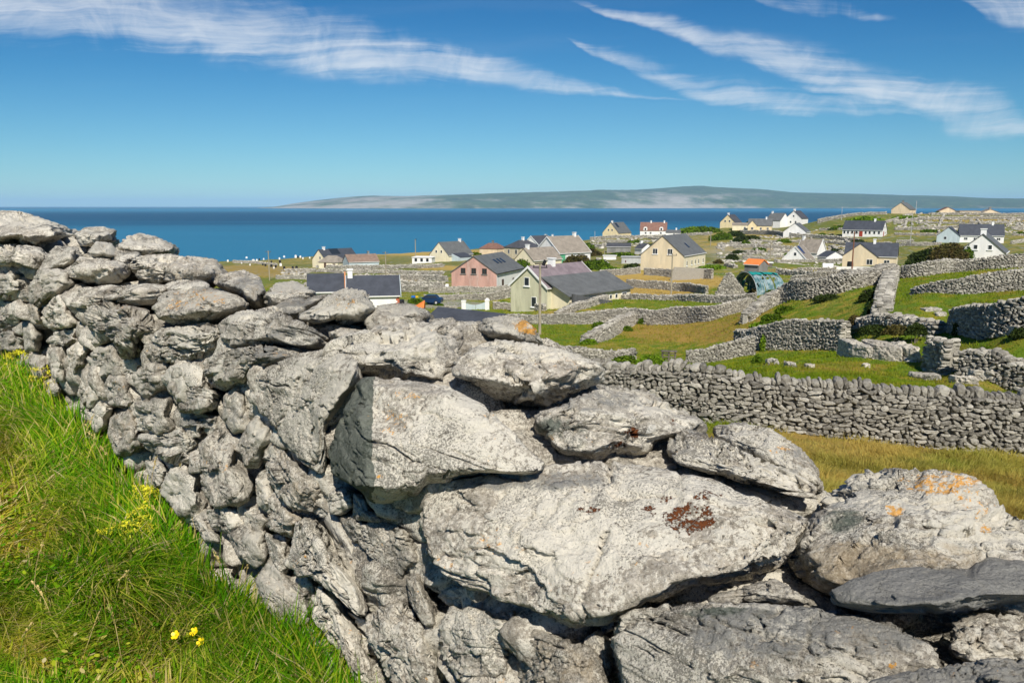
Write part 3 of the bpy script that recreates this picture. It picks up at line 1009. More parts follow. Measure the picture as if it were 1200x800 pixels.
# polygon outlines are traced round each rock where it shows; options:
#  dn = pull towards (-) or away from (+) the viewer in metres, th = thickness, ridge = points pulled forward
STONES = [
    # ---- big rocks of the near end
    dict(p=[(495, 590), (505, 570), (540, 560), (600, 552), (690, 540), (760, 543), (830, 552), (900, 572), (945, 592), (957, 608), (930, 648), (905, 672), (850, 682), (800, 692), (775, 712), (712, 744), (690, 742), (640, 725), (575, 708), (528, 690), (503, 665), (490, 625)],
         th=0.24, dn=-0.05, level=7, k=20, rough=0.55, chips=0.3, flat=1, bed=(-0.12, -0.25, 1), fr=[(712, 712, 0.07), (800, 662, 0.05), (560, 645, 0.03), (925, 606, 0.03), (640, 690, 0.05)], label='biggest flat slab, with red-brown moss tufts on top',
         marks=[('rust', (808, 607, 36, 20), 1), ('rust', (832, 580, 22, 8), .8), ('rust', (690, 597, 14, 5), .9), ('rust', (760, 600, 12, 10), .7), ('rust', (780, 585, 8, 8), .6), ('pale', (640, 590, 55, 25), 1), ('pale', (660, 640, 90, 40), .8), ('orange', (590, 635, 40, 22), .45), ('orange', (650, 690, 15, 10), .5), ('smooth_grey', (620, 562, 120, 14), .8), ('pale', (760, 590, 130, 30), .5), ('smooth_grey', (880, 665, 100, 40), .35)]),
    dict(p=[(712, 745), (740, 715), (790, 707), (850, 706), (960, 708), (1040, 718), (1090, 742), (1114, 762), (1110, 792), (1060, 812), (900, 850), (740, 850), (722, 795)],
         th=0.22, level=7, k=18, rough=0.5, chips=0.3, flat=1, bed=(0.1, 0.1, 1), marks=[('smooth_grey', (950, 740, 200, 40), .75), ('pale', (790, 780, 60, 40), 1), ('dark', (860, 718, 70, 8), .6), ('orange', (1046, 780, 8, 6), .8), ('orange', (1010, 745, 20, 8), .35)], label='long smooth grey slab along the lower edge'),
    dict(p=[(970, 716), (971, 694), (1020, 672), (1075, 664), (1125, 658), (1165, 640), (1210, 640), (1280, 655), (1300, 700), (1195, 709), (1110, 722), (1040, 726), (1000, 722)],
         th=0.16, dn=-0.10, level=6, k=18, rough=0.4, chips=0.4, flat=1, crack=0.6, bed=(0.1, -0.3, 1), marks=[('smooth_grey', (1120, 690, 260, 80), 1.2)], label='dark smooth grey slab with a blunt left end'),
    dict(p=[(912, 655), (925, 630), (944, 615), (950, 600), (975, 578), (992, 561), (1012, 552), (1050, 549), (1100, 550), (1135, 554), (1160, 570), (1178, 595), (1215, 610), (1280, 650), (1280, 720), (1100, 720), (1010, 712), (970, 706), (938, 690)],
         th=0.35, dn=0.02, level=7, k=11, rough=0.9, marks=[('orange', (1105, 566, 60, 18), 0.85), ('orange', (1140, 588, 28, 28), .65), ('orange', (1050, 597, 15, 8), .9), ('orange', (1155, 620, 10, 6), .8), ('pale', (1040, 575, 110, 26), 1), ('pale', (1150, 625, 60, 30), 1), ('buff', (1000, 665, 75, 35), 1), ('buff', (1090, 650, 90, 20), .6), ('dark', (985, 600, 40, 30), .25)], label='large pale boulder crusted with bright orange lichen'),
    dict(p=[(420, 442), (465, 444), (522, 451), (567, 471), (610, 507), (652, 545), (648, 556), (560, 566), (505, 578), (492, 598), (445, 600), (428, 581), (390, 563), (384, 530), (402, 480)],
         th=0.30, dn=-0.06, level=7, k=34, rough=0.30, chips=0.0, bed=(0.15, -0.1, 1), fr=[(436, 447, 0.20), (441, 520, 0.27), (441, 588, 0.22), (480, 590, 0.10), (560, 480, 0.06)],
         marks=[('orange', (462, 492, 20, 22), .6), ('orange', (475, 462, 22, 6), .6), ('orange', (445, 558, 5, 4), 1), ('pale', (450, 570, 25, 25), .9), ('pale', (530, 505, 60, 40), .6)], darkleft=439, label='wedge-shaped boulder with a dark green broken end'),
    dict(p=[(622, 489), (650, 479), (672, 465), (700, 456), (740, 460), (790, 470), (830, 492), (832, 506), (812, 514), (795, 518), (783, 530), (775, 538), (730, 537), (700, 546), (680, 549), (650, 538), (632, 522)],
         th=0.30, dn=0.03, level=6, k=12, rough=0.8, marks=[('smooth_grey', (700, 470, 70, 14), .6), ('rust', (741, 508, 9, 9), 1.1), ('rust', (725, 521, 14, 5), .9), ('rust', (787, 494, 4, 8), .8), ('pale', (770, 475, 30, 12), .9), ('buff', (660, 505, 40, 35), .35), ('dark', (660, 510, 40, 30), .3)], label='brownish domed boulder behind the flat slab'),
    dict(p=[(778, 536), (785, 512), (800, 503), (830, 508), (870, 528), (920, 545), (958, 562), (968, 576), (950, 584), (900, 572), (850, 560), (800, 551)],
         th=0.14, dn=-0.04, level=6, k=10, rough=1.5, marks=[('pale', (850, 540, 90, 25), .8)], label='striated slab tilted down to the right'),
    dict(p=[(832, 506), (862, 496), (900, 502), (940, 525), (958, 545), (967, 573), (900, 566), (850, 532)],
         th=0.22, dn=0.05, level=6, k=12, rough=0.6, marks=[('orange', (915, 528, 18, 6), .6), ('pale', (880, 520, 50, 20), .5), ('smooth_grey', (930, 540, 30, 18), .5)]),
    dict(p=[(520, 442), (545, 412), (580, 398), (620, 401), (660, 407), (700, 419), (714, 432), (705, 448), (672, 461), (645, 476), (600, 477), (575, 468), (552, 452)],
         th=0.24, dn=-0.05, level=6, k=10, rough=1.2, marks=[('orange', (660, 430, 40, 15), .4), ('pale', (620, 410, 70, 14), .9), ('dark', (620, 450, 50, 12), .3)], label='knobbly lichened rock overhanging a black gap'),
    dict(p=[(555, 388), (566, 374), (590, 369), (612, 371), (630, 385), (639, 404), (620, 409), (590, 402), (566, 398)],
         th=0.2, dn=0.05, level=6, k=11, rough=0.9, marks=[('orange', (622, 382, 24, 12), 1.1), ('pale', (590, 378, 40, 10), 1)], label='small rock rimmed with orange lichen'),
    dict(p=[(380, 412), (400, 396), (430, 388), (480, 378), (520, 371), (556, 375), (563, 392), (545, 425), (520, 450), (470, 452), (430, 445), (400, 440), (382, 428)],
         th=0.25, dn=0.02, level=6, k=11, rough=1.2, marks=[('pale', (450, 400, 80, 25), .8), ('orange', (520, 385, 25, 8), .4)]),
    dict(p=[(286, 445), (310, 432), (347, 414), (385, 406), (420, 418), (426, 445), (402, 485), (388, 508), (387, 556), (370, 553), (350, 538), (333, 518), (312, 490), (295, 468)],
         th=0.22, dn=-0.09, level=7, k=18, rough=0.6, crack=1.6, chips=0.5, flat=1, marks=[('pale', (360, 480, 80, 80), .55), ('orange', (395, 432, 10, 6), .5)], bed=(-0.62, -0.50, 0.60), label='big cracked slab leaning against the heap'),
    dict(p=[(240, 424), (260, 413), (305, 404), (352, 406), (352, 420), (300, 441), (285, 453), (265, 459), (252, 453), (241, 440)],
         th=0.16, dn=-0.04, level=6, k=12, rough=0.8, marks=[('smooth_grey', (310, 414, 50, 14), .7)]),
    dict(p=[(256, 380), (282, 366), (317, 363), (350, 374), (385, 392), (382, 404), (360, 409), (325, 405), (292, 409), (275, 411), (262, 401)],
         th=0.2, dn=-0.03, level=6, k=12, rough=1.0, marks=[('smooth_grey', (350, 392, 40, 14), .7), ('pale', (290, 372, 30, 8), .8)]),
    dict(p=[(345, 374), (370, 358), (385, 345), (405, 336), (428, 339), (442, 362), (432, 377), (410, 386), (390, 379), (372, 383), (358, 380)],
         th=0.22, dn=-0.10, level=6, k=10, rough=1.2, bed=(-0.45, -0.2, 0.8), marks=[('pale', (405, 360, 50, 30), 1.2), ('orange', (405, 354, 18, 10), .5)], label='tilted white rock standing proud of the wall top'),
    dict(p=[(318, 363), (340, 351), (375, 345), (390, 345), (372, 360), (352, 376), (335, 374)], th=0.15, dn=0.03, level=5, rough=1.0, marks=[('smooth_grey', (350, 360, 30, 15), .7)]),
    dict(p=[(310, 347), (325, 333), (345, 331), (365, 340), (370, 350), (345, 360), (320, 364), (312, 358)], th=0.18, dn=0.05, level=5, rough=0.8, marks=[('pale', (340, 340, 30, 10), 1), ('orange', (340, 345, 20, 8), .4)]),
    dict(p=[(430, 376), (445, 360), (470, 357), (495, 361), (507, 372), (500, 383), (480, 389), (455, 393), (436, 389)], th=0.18, dn=0.03, level=5, rough=1.0, marks=[('pale', (475, 364, 18, 5), 1.2)]),
    dict(p=[(386, 391), (400, 385), (425, 387), (434, 392), (415, 405), (392, 403)], th=0.15, dn=0.05, level=5),
    dict(p=[(430, 394), (455, 370), (475, 368), (486, 384), (470, 399), (440, 404)], th=0.15, dn=0.0, level=5, marks=[('smooth_grey', (455, 388, 22, 12), .6)]),
    dict(p=[(177, 362), (190, 344), (215, 336), (240, 335), (262, 339), (285, 345), (293, 356), (282, 369), (258, 377), (240, 383), (205, 383), (185, 376)],
         th=0.2, dn=-0.06, level=6, k=12, rough=0.8, marks=[('orange', (235, 350, 40, 14), .62), ('orange', (203, 358, 12, 8), .7), ('pale', (230, 346, 50, 14), 1.1)], label='rounded rock dappled with orange lichen'),
    dict(p=[(246, 332), (262, 321), (285, 317), (303, 324), (313, 345), (311, 362), (295, 363), (280, 348), (262, 341)], th=0.2, dn=0.02, level=6, rough=0.6, marks=[('smooth_grey', (290, 340, 25, 20), .7)]),
    dict(p=[(198, 312), (220, 302), (250, 304), (265, 320), (247, 336), (215, 337), (195, 330)], th=0.2, dn=0.03, level=5),
    dict(p=[(171, 400), (190, 385), (225, 382), (258, 389), (261, 405), (245, 419), (225, 426), (195, 429), (172, 419)], th=0.18, dn=-0.02, level=6, rough=1.2, crack=1.6, bed=(0, 0, 1)),
    dict(p=[(-30, 262), (0, 247), (20, 247), (45, 253), (75, 261), (97, 268), (90, 277), (66, 291), (45, 292), (20, 286), (-30, 290)], th=0.3, dn=-0.02, level=6, k=10, rough=1.2, marks=[('pale', (40, 258, 50, 10), .8)], label='broad weathered capstone at the top left corner'),
    dict(p=[(88, 276), (100, 268), (118, 266), (134, 269), (134, 281), (115, 288), (96, 288)], th=0.2, dn=0.06, level=5),
    dict(p=[(102, 296), (112, 283), (130, 284), (143, 300), (126, 309), (107, 305)], th=0.2, dn=-0.02, level=5, rough=0.5, marks=[('pale', (122, 295, 22, 14), 1.4)], label='small clean white block'),
    dict(p=[(138, 291), (150, 279), (165, 275), (185, 279), (206, 288), (206, 298), (175, 304), (150, 303)], th=0.2, dn=0.05, level=5, bed=(0, 0, 1), rough=1.1),
    dict(p=[(150, 312), (165, 300), (200, 298), (225, 302), (252, 310), (242, 322), (210, 329), (185, 333), (163, 329)], th=0.2, dn=0.0, level=6, bed=(0, 0, 1), rough=1.3),
    dict(p=[(85, 316), (95, 303), (120, 304), (149, 308), (150, 320), (140, 329), (115, 333), (92, 327)], th=0.2, level=5),
    dict(p=[(-30, 290), (20, 287), (50, 291), (62, 300), (62, 310), (50, 319), (25, 316), (0, 319), (-30, 320)], th=0.25, dn=-0.03, level=6, rough=1.3),
    dict(p=[(56, 300), (65, 290), (88, 290), (95, 301), (86, 313), (60, 323), (44, 323)], th=0.2, dn=-0.03, level=5, rough=1.2),
    dict(p=[(79, 350), (95, 338), (130, 337), (150, 334), (172, 330), (200, 332), (206, 345), (198, 356), (170, 357), (135, 360), (110, 364), (90, 367), (79, 360)], th=0.2, dn=-0.06, level=6, k=12, rough=0.9, bed=(0, 0, 1)),
    dict(p=[(37, 353), (36, 335), (48, 318), (80, 317), (91, 332), (80, 346), (60, 355), (45, 360)], th=0.2, dn=-0.02, level=5, marks=[('pale', (62, 328, 16, 12), 1)]),
    dict(p=[(-30, 326), (10, 321), (36, 324), (37, 341), (20, 350), (-30, 348)], th=0.2, dn=-0.03, level=5),
    dict(p=[(54, 362), (65, 348), (81, 345), (84, 365), (96, 379), (72, 384), (55, 374)], th=0.15, dn=-0.01, level=5),
    dict(p=[(99, 372), (105, 358), (130, 356), (172, 362), (180, 375), (196, 386), (182, 394), (172, 402), (170, 416), (160, 426), (145, 420), (130, 396), (106, 389)], th=0.2, dn=-0.05, level=6, rough=1.4, crack=1.6, marks=[('smooth_grey', (150, 385, 30, 20), .4), ('pale', (120, 370, 25, 12), .9), ('orange', (150, 360, 30, 5), .4)]),
    dict(p=[(98, 397), (110, 385), (129, 388), (131, 400), (115, 407), (100, 406)], th=0.12, dn=-0.02, level=4),
    # ---- darker stones deeper in, seen between the big slabs
    dict(p=[(690, 560), (720, 530), (780, 520), (850, 535), (930, 560), (965, 590), (940, 640), (860, 640), (740, 610)], th=0.3, dn=0.34, level=6),
    dict(p=[(575, 470), (620, 462), (700, 455), (720, 500), (690, 545), (640, 550), (600, 510)], th=0.2, dn=0.42, level=5),
    dict(p=[(690, 455), (760, 462), (800, 500), (790, 545), (720, 545), (680, 510)], th=0.2, dn=0.35, level=5),
    dict(p=[(900, 600), (960, 580), (1000, 590), (1000, 660), (980, 700), (900, 690)], th=0.2, dn=0.30, level=5),
    dict(p=[(960, 690), (1080, 690), (1240, 690), (1260, 740), (1150, 760), (1040, 750)], th=0.2, dn=0.28, level=5),
    dict(p=[(760, 690), (850, 660), (930, 660), (960, 700), (900, 730), (780, 725)], th=0.2, dn=0.28, level=5),
    dict(p=[(430, 560), (500, 570), (520, 640), (480, 690), (430, 650)], th=0.2, dn=0.18, level=5),
    dict(p=[(560, 400), (640, 400), (700, 425), (700, 455), (640, 470), (560, 450)], th=0.2, dn=0.35, level=5),
    dict(p=[(480, 385), (560, 378), (600, 410), (560, 440), (490, 440)], th=0.2, dn=0.35, level=5),
    dict(p=[(360, 372), (420, 372), (480, 378), (470, 400), (400, 410), (360, 395)], th=0.2, dn=0.3, level=5),
    # ---- face of the wall, middle
    dict(p=[(157, 441), (170, 428), (195, 425), (207, 430), (206, 446), (195, 456), (176, 469), (162, 456)], th=0.15, level=5),
    dict(p=[(187, 446), (200, 430), (225, 424), (241, 426), (243, 450), (266, 461), (263, 476), (236, 484), (212, 483), (204, 466)], th=0.2, dn=-0.05, level=6, rough=0.7, marks=[('pale', (215, 440, 30, 14), .8), ('smooth_grey', (235, 465, 30, 14), .5)]),
    dict(p=[(158, 476), (180, 468), (203, 467), (207, 485), (212, 501), (185, 508), (169, 496)], th=0.18, dn=-0.02, level=5, marks=[('pale', (185, 480, 25, 14), .9)]),
    dict(p=[(212, 488), (235, 484), (260, 485), (262, 499), (235, 503), (213, 501)], th=0.15, dn=0.04, level=5, marks=[('smooth_grey', (235, 492, 30, 10), .8)]),
    dict(p=[(263, 466), (275, 456), (289, 455), (291, 470), (301, 485), (295, 501), (275, 506), (263, 490)], th=0.15, level=5, rough=0.6, marks=[('smooth_grey', (280, 480, 20, 25), .6)]),
    dict(p=[(162, 512), (185, 508), (215, 502), (236, 510), (233, 526), (222, 541), (200, 541), (175, 527)], th=0.18, level=5),
    dict(p=[(232, 522), (248, 508), (262, 498), (280, 510), (280, 540), (300, 556), (303, 576), (280, 593), (252, 594), (238, 572)], th=0.2, dn=-0.03, level=6, bed=(0.7, -0.5, 0.3), marks=[('orange', (255, 540, 20, 22), .45)]),
    dict(p=[(281, 521), (290, 500), (300, 489), (318, 500), (326, 513), (312, 531), (305, 546), (290, 546)], th=0.15, dn=-0.05, level=5),
    dict(p=[(309, 531), (320, 517), (335, 520), (360, 540), (386, 553), (391, 571), (380, 591), (365, 601), (345, 598), (327, 581), (314, 560)], th=0.2, dn=-0.03, level=6, k=14, bed=(0.5, -0.5, 0.7), marks=[('buff', (360, 575, 28, 22), .5)]),
    dict(p=[(190, 577), (200, 550), (215, 544), (236, 550), (240, 570), (249, 593), (235, 606), (213, 602)], th=0.18, level=5, marks=[('pale', (212, 572, 22, 24), 1), ('orange', (228, 565, 10, 14), .4)]),
    dict(p=[(128, 442), (150, 441), (158, 456), (161, 471), (150, 479), (129, 471), (123, 455)], th=0.15, level=5, marks=[('orange', (140, 450, 14, 10), .4)]),
    dict(p=[(130, 492), (150, 480), (168, 500), (173, 521), (155, 534), (137, 531), (128, 510)], th=0.15, level=5, crack=1.5),
    dict(p=[(300, 563), (318, 561), (329, 580), (333, 596), (318, 601), (303, 591)], th=0.15, level=5),
    dict(p=[(315, 606), (330, 592), (350, 599), (361, 605), (345, 629), (318, 620)], th=0.15, dn=-0.02, level=5),
    dict(p=[(343, 612), (364, 603), (380, 618), (395, 648), (431, 690), (434, 723), (418, 720), (397, 699), (364, 676), (349, 679), (337, 660)], th=0.16, dn=-0.10, level=6, k=11, bed=(0.75, -0.4, 0.45), rough=1.2, crack=1.5, marks=[('pale', (385, 660, 50, 50), 1), ('orange', (350, 660, 14, 20), .5), ('orange', (392, 650, 18, 20), .35)], label='pale upended slab in the wall face'),
    dict(p=[(299, 681), (318, 652), (340, 672), (373, 690), (369, 729), (352, 741), (325, 726), (306, 702)], th=0.2, dn=-0.02, level=6, rough=0.7, marks=[('pale', (318, 690, 20, 30), .5)]),
    dict(p=[(310, 625), (325, 631), (338, 634), (341, 666), (330, 673), (317, 650)], th=0.12, level=5),
    dict(p=[(366, 692), (379, 688), (412, 721), (430, 745), (443, 782), (443, 812), (418, 798), (406, 771), (388, 753), (366, 729)], th=0.16, dn=-0.06, level=6, bed=(0.75, -0.4, 0.45), marks=[('orange', (415, 745, 14, 12), .5), ('pale', (395, 730, 30, 50), .6)]),
    dict(p=[(370, 777), (380, 762), (396, 767), (413, 795), (418, 825), (376, 825)], th=0.15, dn=-0.03, level=5),
    dict(p=[(396, 609), (412, 604), (442, 611), (492, 618), (498, 656), (472, 679), (457, 672), (433, 651), (411, 633)], th=0.2, dn=0.0, level=6, marks=[('buff', (460, 645, 35, 25), .3), ('orange', (407, 628, 8, 12), .4)]),
    dict(p=[(376, 606), (395, 600), (413, 632), (437, 655), (457, 681), (451, 702), (430, 694), (400, 652)], th=0.12, dn=0.04, level=5, bed=(0.75, -0.4, 0.45)),
    dict(p=[(428, 725), (445, 714), (466, 706), (490, 719), (510, 740), (519, 771), (514, 812), (480, 815), (455, 792), (444, 770), (430, 752)], th=0.16, dn=-0.05, level=6, bed=(0.75, -0.4, 0.45), rough=1.2, crack=1.5, marks=[('dark', (500, 775, 22, 25), .3)]),
    dict(p=[(476, 681), (489, 673), (500, 688), (513, 710), (513, 738), (496, 728), (481, 704)], th=0.12, dn=-0.02, level=5, marks=[('orange', (492, 695, 10, 15), .4)]),
    dict(p=[(512, 736), (525, 710), (548, 709), (605, 724), (621, 735), (609, 752), (601, 781), (598, 818), (555, 818), (517, 771)], th=0.2, dn=-0.03, level=6, k=14, rough=0.8, marks=[('pale', (560, 740, 50, 30), .5), ('orange', (590, 765, 12, 12), .35)], label='blocky pale stone under the flat slab'),
    dict(p=[(611, 745), (630, 732), (655, 741), (701, 752), (708, 766), (717, 786), (722, 822), (610, 822), (608, 775)], th=0.2, dn=-0.02, level=6, rough=1.1),
    dict(p=[(386, 580), (400, 571), (415, 577), (418, 591), (402, 602), (388, 601)], th=0.1, dn=-0.02, level=5, marks=[('pale', (402, 586, 18, 16), .8)]),
    dict(p=[(415, 580), (428, 581), (440, 600), (456, 606), (450, 611), (416, 608)], th=0.1, dn=-0.01, level=5, marks=[('pale', (420, 590, 10, 12), 1)]),
    dict(p=[(1117, 733), (1140, 721), (1210, 722), (1280, 745), (1280, 785), (1150, 788), (1114, 770)], th=0.15, dn=0.02, level=6, rough=1.2, marks=[('buff', (1160, 745, 60, 25), .5)]),
    dict(p=[(990, 812), (1060, 789), (1120, 780), (1160, 771), (1280, 775), (1280, 860), (1000, 860)], th=0.2, dn=-0.06, level=6, rough=0.8, marks=[('smooth_grey', (1130, 800, 200, 40), 1)]),
    dict(p=[(828, 704), (870, 690), (905, 679), (925, 688), (955, 705), (945, 716), (850, 714)], th=0.12, dn=0.08, level=5, marks=[('buff', (890, 695, 50, 14), .4)]),
    # ---- face of the wall, far left
    dict(p=[(-20, 392), (15, 388), (29, 395), (26, 411), (0, 417), (-20, 414)], th=0.15, level=5),
    dict(p=[(27, 386), (38, 377), (49, 392), (46, 411), (31, 410)], th=0.12, level=4),
    dict(p=[(31, 426), (42, 413), (56, 420), (59, 440), (44, 447)], th=0.12, level=4),
    dict(p=[(-20, 352), (12, 350), (28, 360), (28, 378), (10, 388), (-20, 386)], th=0.15, level=5),
    dict(p=[(28, 362), (40, 353), (52, 362), (54, 376), (40, 381)], th=0.12, level=4),
    dict(p=[(55, 401), (65, 390), (91, 384), (95, 400), (75, 407)], th=0.12, dn=-0.02, level=5),
    dict(p=[(79, 411), (95, 398), (105, 405), (101, 427), (85, 442)], th=0.12, level=5),
    dict(p=[(56, 410), (75, 407), (80, 425), (76, 446), (62, 440)], th=0.12, level=4),
    dict(p=[(103, 421), (115, 408), (135, 404), (149, 425), (141, 441), (115, 442)], th=0.12, level=5),
    dict(p=[(96, 447), (112, 442), (126, 449), (124, 468), (104, 478), (92, 463)], th=0.12, level=5),
    dict(p=[(100, 482), (118, 472), (131, 478), (127, 500), (113, 508)], th=0.12, level=5),
    dict(p=[(170, 541), (190, 542), (200, 551), (192, 572), (178, 566)], th=0.12, level=5),
    dict(p=[(242, 600), (262, 594), (283, 596), (290, 612), (270, 625), (250, 618)], th=0.12, level=5),
    dict(p=[(268, 628), (290, 612), (310, 622), (315, 650), (300, 664), (280, 650)], th=0.12, level=5),
    dict(p=[(240, 505), (246, 496), (262, 500), (250, 512)], th=0.1, dn=0.03, level=4),
    dict(p=[(225, 606), (240, 604), (252, 620), (262, 636), (240, 632)], th=0.1, level=5),
    dict(p=[(352, 742), (366, 731), (388, 754), (398, 768), (380, 764), (366, 764)], th=0.1, level=5),
    dict(p=[(400, 712), (418, 720), (436, 724), (430, 742), (412, 722)], th=0.1, dn=0.03, level=4),
    dict(p=[(456, 682), (475, 680), (482, 704), (470, 708), (455, 702)], th=0.1, dn=0.04, level=5),
]


def fit_outline(V, poly):
    nb = 72
    ang = np.linspace(-math.pi, math.pi, nb, endpoint=False)
    # area centroid of the outline
    x, y = poly[:, 0], poly[:, 1]
    x2, y2 = np.roll(x, -1), np.roll(y, -1)
    cr = x * y2 - x2 * y
    A = cr.sum() / 2
    cx, cy = ((x + x2) * cr).sum() / (6 * A), ((y + y2) * cr).sum() / (6 * A)
    R = np.zeros(nb)
    for i in range(len(poly)):
        ax, ay = poly[i] - (cx, cy)
        bx, by = poly[(i + 1) % len(poly)] - (cx, cy)
        ex, ey = bx - ax, by - ay
        ca, sa = np.cos(ang), np.sin(ang)
        den = ca * ey - sa * ex
        den = np.where(np.abs(den) < 1e-9, 1e-9, den)
        t = (ax * ey - ay * ex) / den
        u = (ax * sa - ay * ca) / den
        ok = (t > 0) & (u >= -1e-6) & (u <= 1 + 1e-6)
        R = np.where(ok, np.maximum(R, t), R)
    R = np.where(R < 2, np.median(R), R)
    # slide so that the middles agree first
    px, py = project(V)
    d = V[:, 1].mean()
    V = V + np.array([(cx - (px.max() + px.min()) / 2) / F * d, 0, -(cy - (py.max() + py.min()) / 2) / F * d])
    for it in range(2):
        px, py = project(V)
        qx, qy = px - cx, py - cy
        a = np.arctan2(qy, qx)
        r = np.hypot(qx, qy)
        k = ((a + math.pi) / (2 * math.pi) * nb).astype(int) % nb
        S = np.zeros(nb)
        np.maximum.at(S, k, r)
        S = np.where(S < 1, np.median(S), S)
        g = R / np.maximum(S, 1e-3)
        g = np.clip(g, 0.55, 1.8)
        g = (np.roll(g, 1) + 2 * g + np.roll(g, -1)) / 4
        t = (a + math.pi) / (2 * math.pi) * nb - 0.5
        i0 = np.floor(t).astype(int)
        fr = t - i0
        gg = g[i0 % nb] * (1 - fr) + g[(i0 + 1) % nb] * fr
        w = np.clip(r / (0.35 * R[k] + 1e-6), 0, 1)
        gg = 1 + (gg - 1) * w
        sx, sz = (gg - 1) * qx / F * V[:, 1], -(gg - 1) * qy / F * V[:, 1]
        V = V + np.stack([sx, np.zeros(len(V)), sz], 1)
    return V


def build_stone(spec, seed, parent):
    poly = spec['p']
    dn = spec.get('dn', 0.0)
    if not spec.get('label'):
        q0 = np.array(poly, float)
        poly = [tuple(v) for v in q0.mean(0) + (q0 - q0.mean(0)) * (1.12 if spec.get('level', 5) <= 5 else 1.05)]
    pts, fl = [], []
    for a, b in poly:
        P, f = proxy(a, b)
        pts.append(P)
        fl.append(f)
    pts = np.array(pts)
    # even out the depth jumps of the rough proxy: fit a gentle depth plane, then blend
    pq = np.array(poly, float)
    dep = pts[:, 1]
    ld = np.log(dep)
    M = np.c_[pq - pq.mean(0), np.ones(len(pq))]
    co, *_ = np.linalg.lstsq(M, ld, rcond=None)
    fit = M @ co
    res = np.clip(ld - fit, -0.05, 0.05)
    dep = np.exp(fit + res * 0.7)
    cd = dep.mean()
    dep = dep + dn
    pts = np.array([ray(a, b) * d + [0, 0, CAMZ] for (a, b), d in zip(poly, dep)])
    face = float(np.mean(fl))
    area = 0.0
    for i in range(len(poly)):
        x1, y1 = poly[i]
        x2, y2 = poly[(i + 1) % len(poly)]
        area += x1 * y2 - x2 * y1
    area = abs(area) / 2
    size = math.sqrt(area) / F * cd
    c = pts.mean(0)
    out = -np.array([WN[0], WN[1], 0]) * (0.35 + face) + np.array([0, 0, 1.0]) * (1.2 - face)
    vw = np.array([c[0], c[1], c[2] - CAMZ])
    vw /= np.linalg.norm(vw)
    out = out / np.linalg.norm(out) - vw * 0.6
    out /= np.linalg.norm(out)
    th = spec.get('th', 0.2)
    r_ = np.random.default_rng(seed)
    ring = c + (pts - c) * (0.74 + 0.16 * r_.random((len(pts), 1))) + out * size * (0.08 + 0.08 * r_.random((len(pts), 1)))
    back = c + (pts - c) * 0.93 - out * th * 0.7 + vw * th * 0.5
    back2 = c + (pts - c) * 0.55 - out * th * 1.1 + vw * th * 0.8
    if spec.get('flat'):
        ring = c + (pts - c) * 0.9 + out * size * 0.025
    hp = [pts, ring, back, back2]
    if 'fr' in spec:
        hp[1] = c + (pts - c) * 0.9 + out * size * 0.01
        ex = []
        for a, b, pull in spec['fr']:
            d = np.exp(np.array([a - pq[:, 0].mean(), b - pq[:, 1].mean(), 1]) @ co) + dn
            ex.append(ray(a, b) * (d - pull) + [0, 0, CAMZ])
        hp.append(np.array(ex))
    hp = np.vstack(hp)
    V, Fc = rock_surface(hp, spec.get('level', 5), seed, spec.get('k', 11.0), spec.get('bed'), spec.get('rough', 1.0), spec.get('crack', 1.0), spec.get('chips', 1.0))
    # stretch the rock sideways until its edge follows the traced outline
    V = fit_outline(V, pq)
    px, py = project(V)
    attrs = {k: np.zeros(len(V), np.float32) for k in ('rust', 'orange', 'pale', 'dark', 'smooth_grey', 'buff')}
    for k, (cx, cy, rx, ry), v in spec.get('marks', []):
        q = ((px - cx) / rx) ** 2 + ((py - cy) / ry) ** 2
        attrs[k] = np.maximum(attrs[k], v * np.clip(1.35 - q, 0, 1))
    if not spec.get('marks'):
        rr = np.random.default_rng(seed + 9)
        attrs['buff'] += rr.choice([0.0, 0.15, 0.35, 0.5])
        attrs['pale'] += rr.choice([0.0, 0.3, 0.6]) * (vnoise(V * 6 + seed, 3) > -0.1)
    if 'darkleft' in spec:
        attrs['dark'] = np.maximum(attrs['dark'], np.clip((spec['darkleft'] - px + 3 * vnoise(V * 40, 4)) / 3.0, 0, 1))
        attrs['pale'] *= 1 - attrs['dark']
    if spec.get('raw'):
        return V, Fc, attrs
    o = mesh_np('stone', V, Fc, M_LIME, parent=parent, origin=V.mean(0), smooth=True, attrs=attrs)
    if spec.get('label'):
        o['label'] = spec['label']
    return o


def rough_blob(c, dims, axes, seed, level=3):
    r_ = np.random.default_rng(seed)
    n = 12
    u = r_.normal(size=(n, 3))
    u /= np.abs(u).max(1, keepdims=True) * (0.9 + 0.2 * r_.random((n, 1)))
    hp = np.clip(u * 1.15, -1, 1) * np.array(dims) * 0.5
    hp = hp @ np.array(axes)
    return rock_surface(hp + c, level, seed, 9.0, None, 0.8, 0.5)


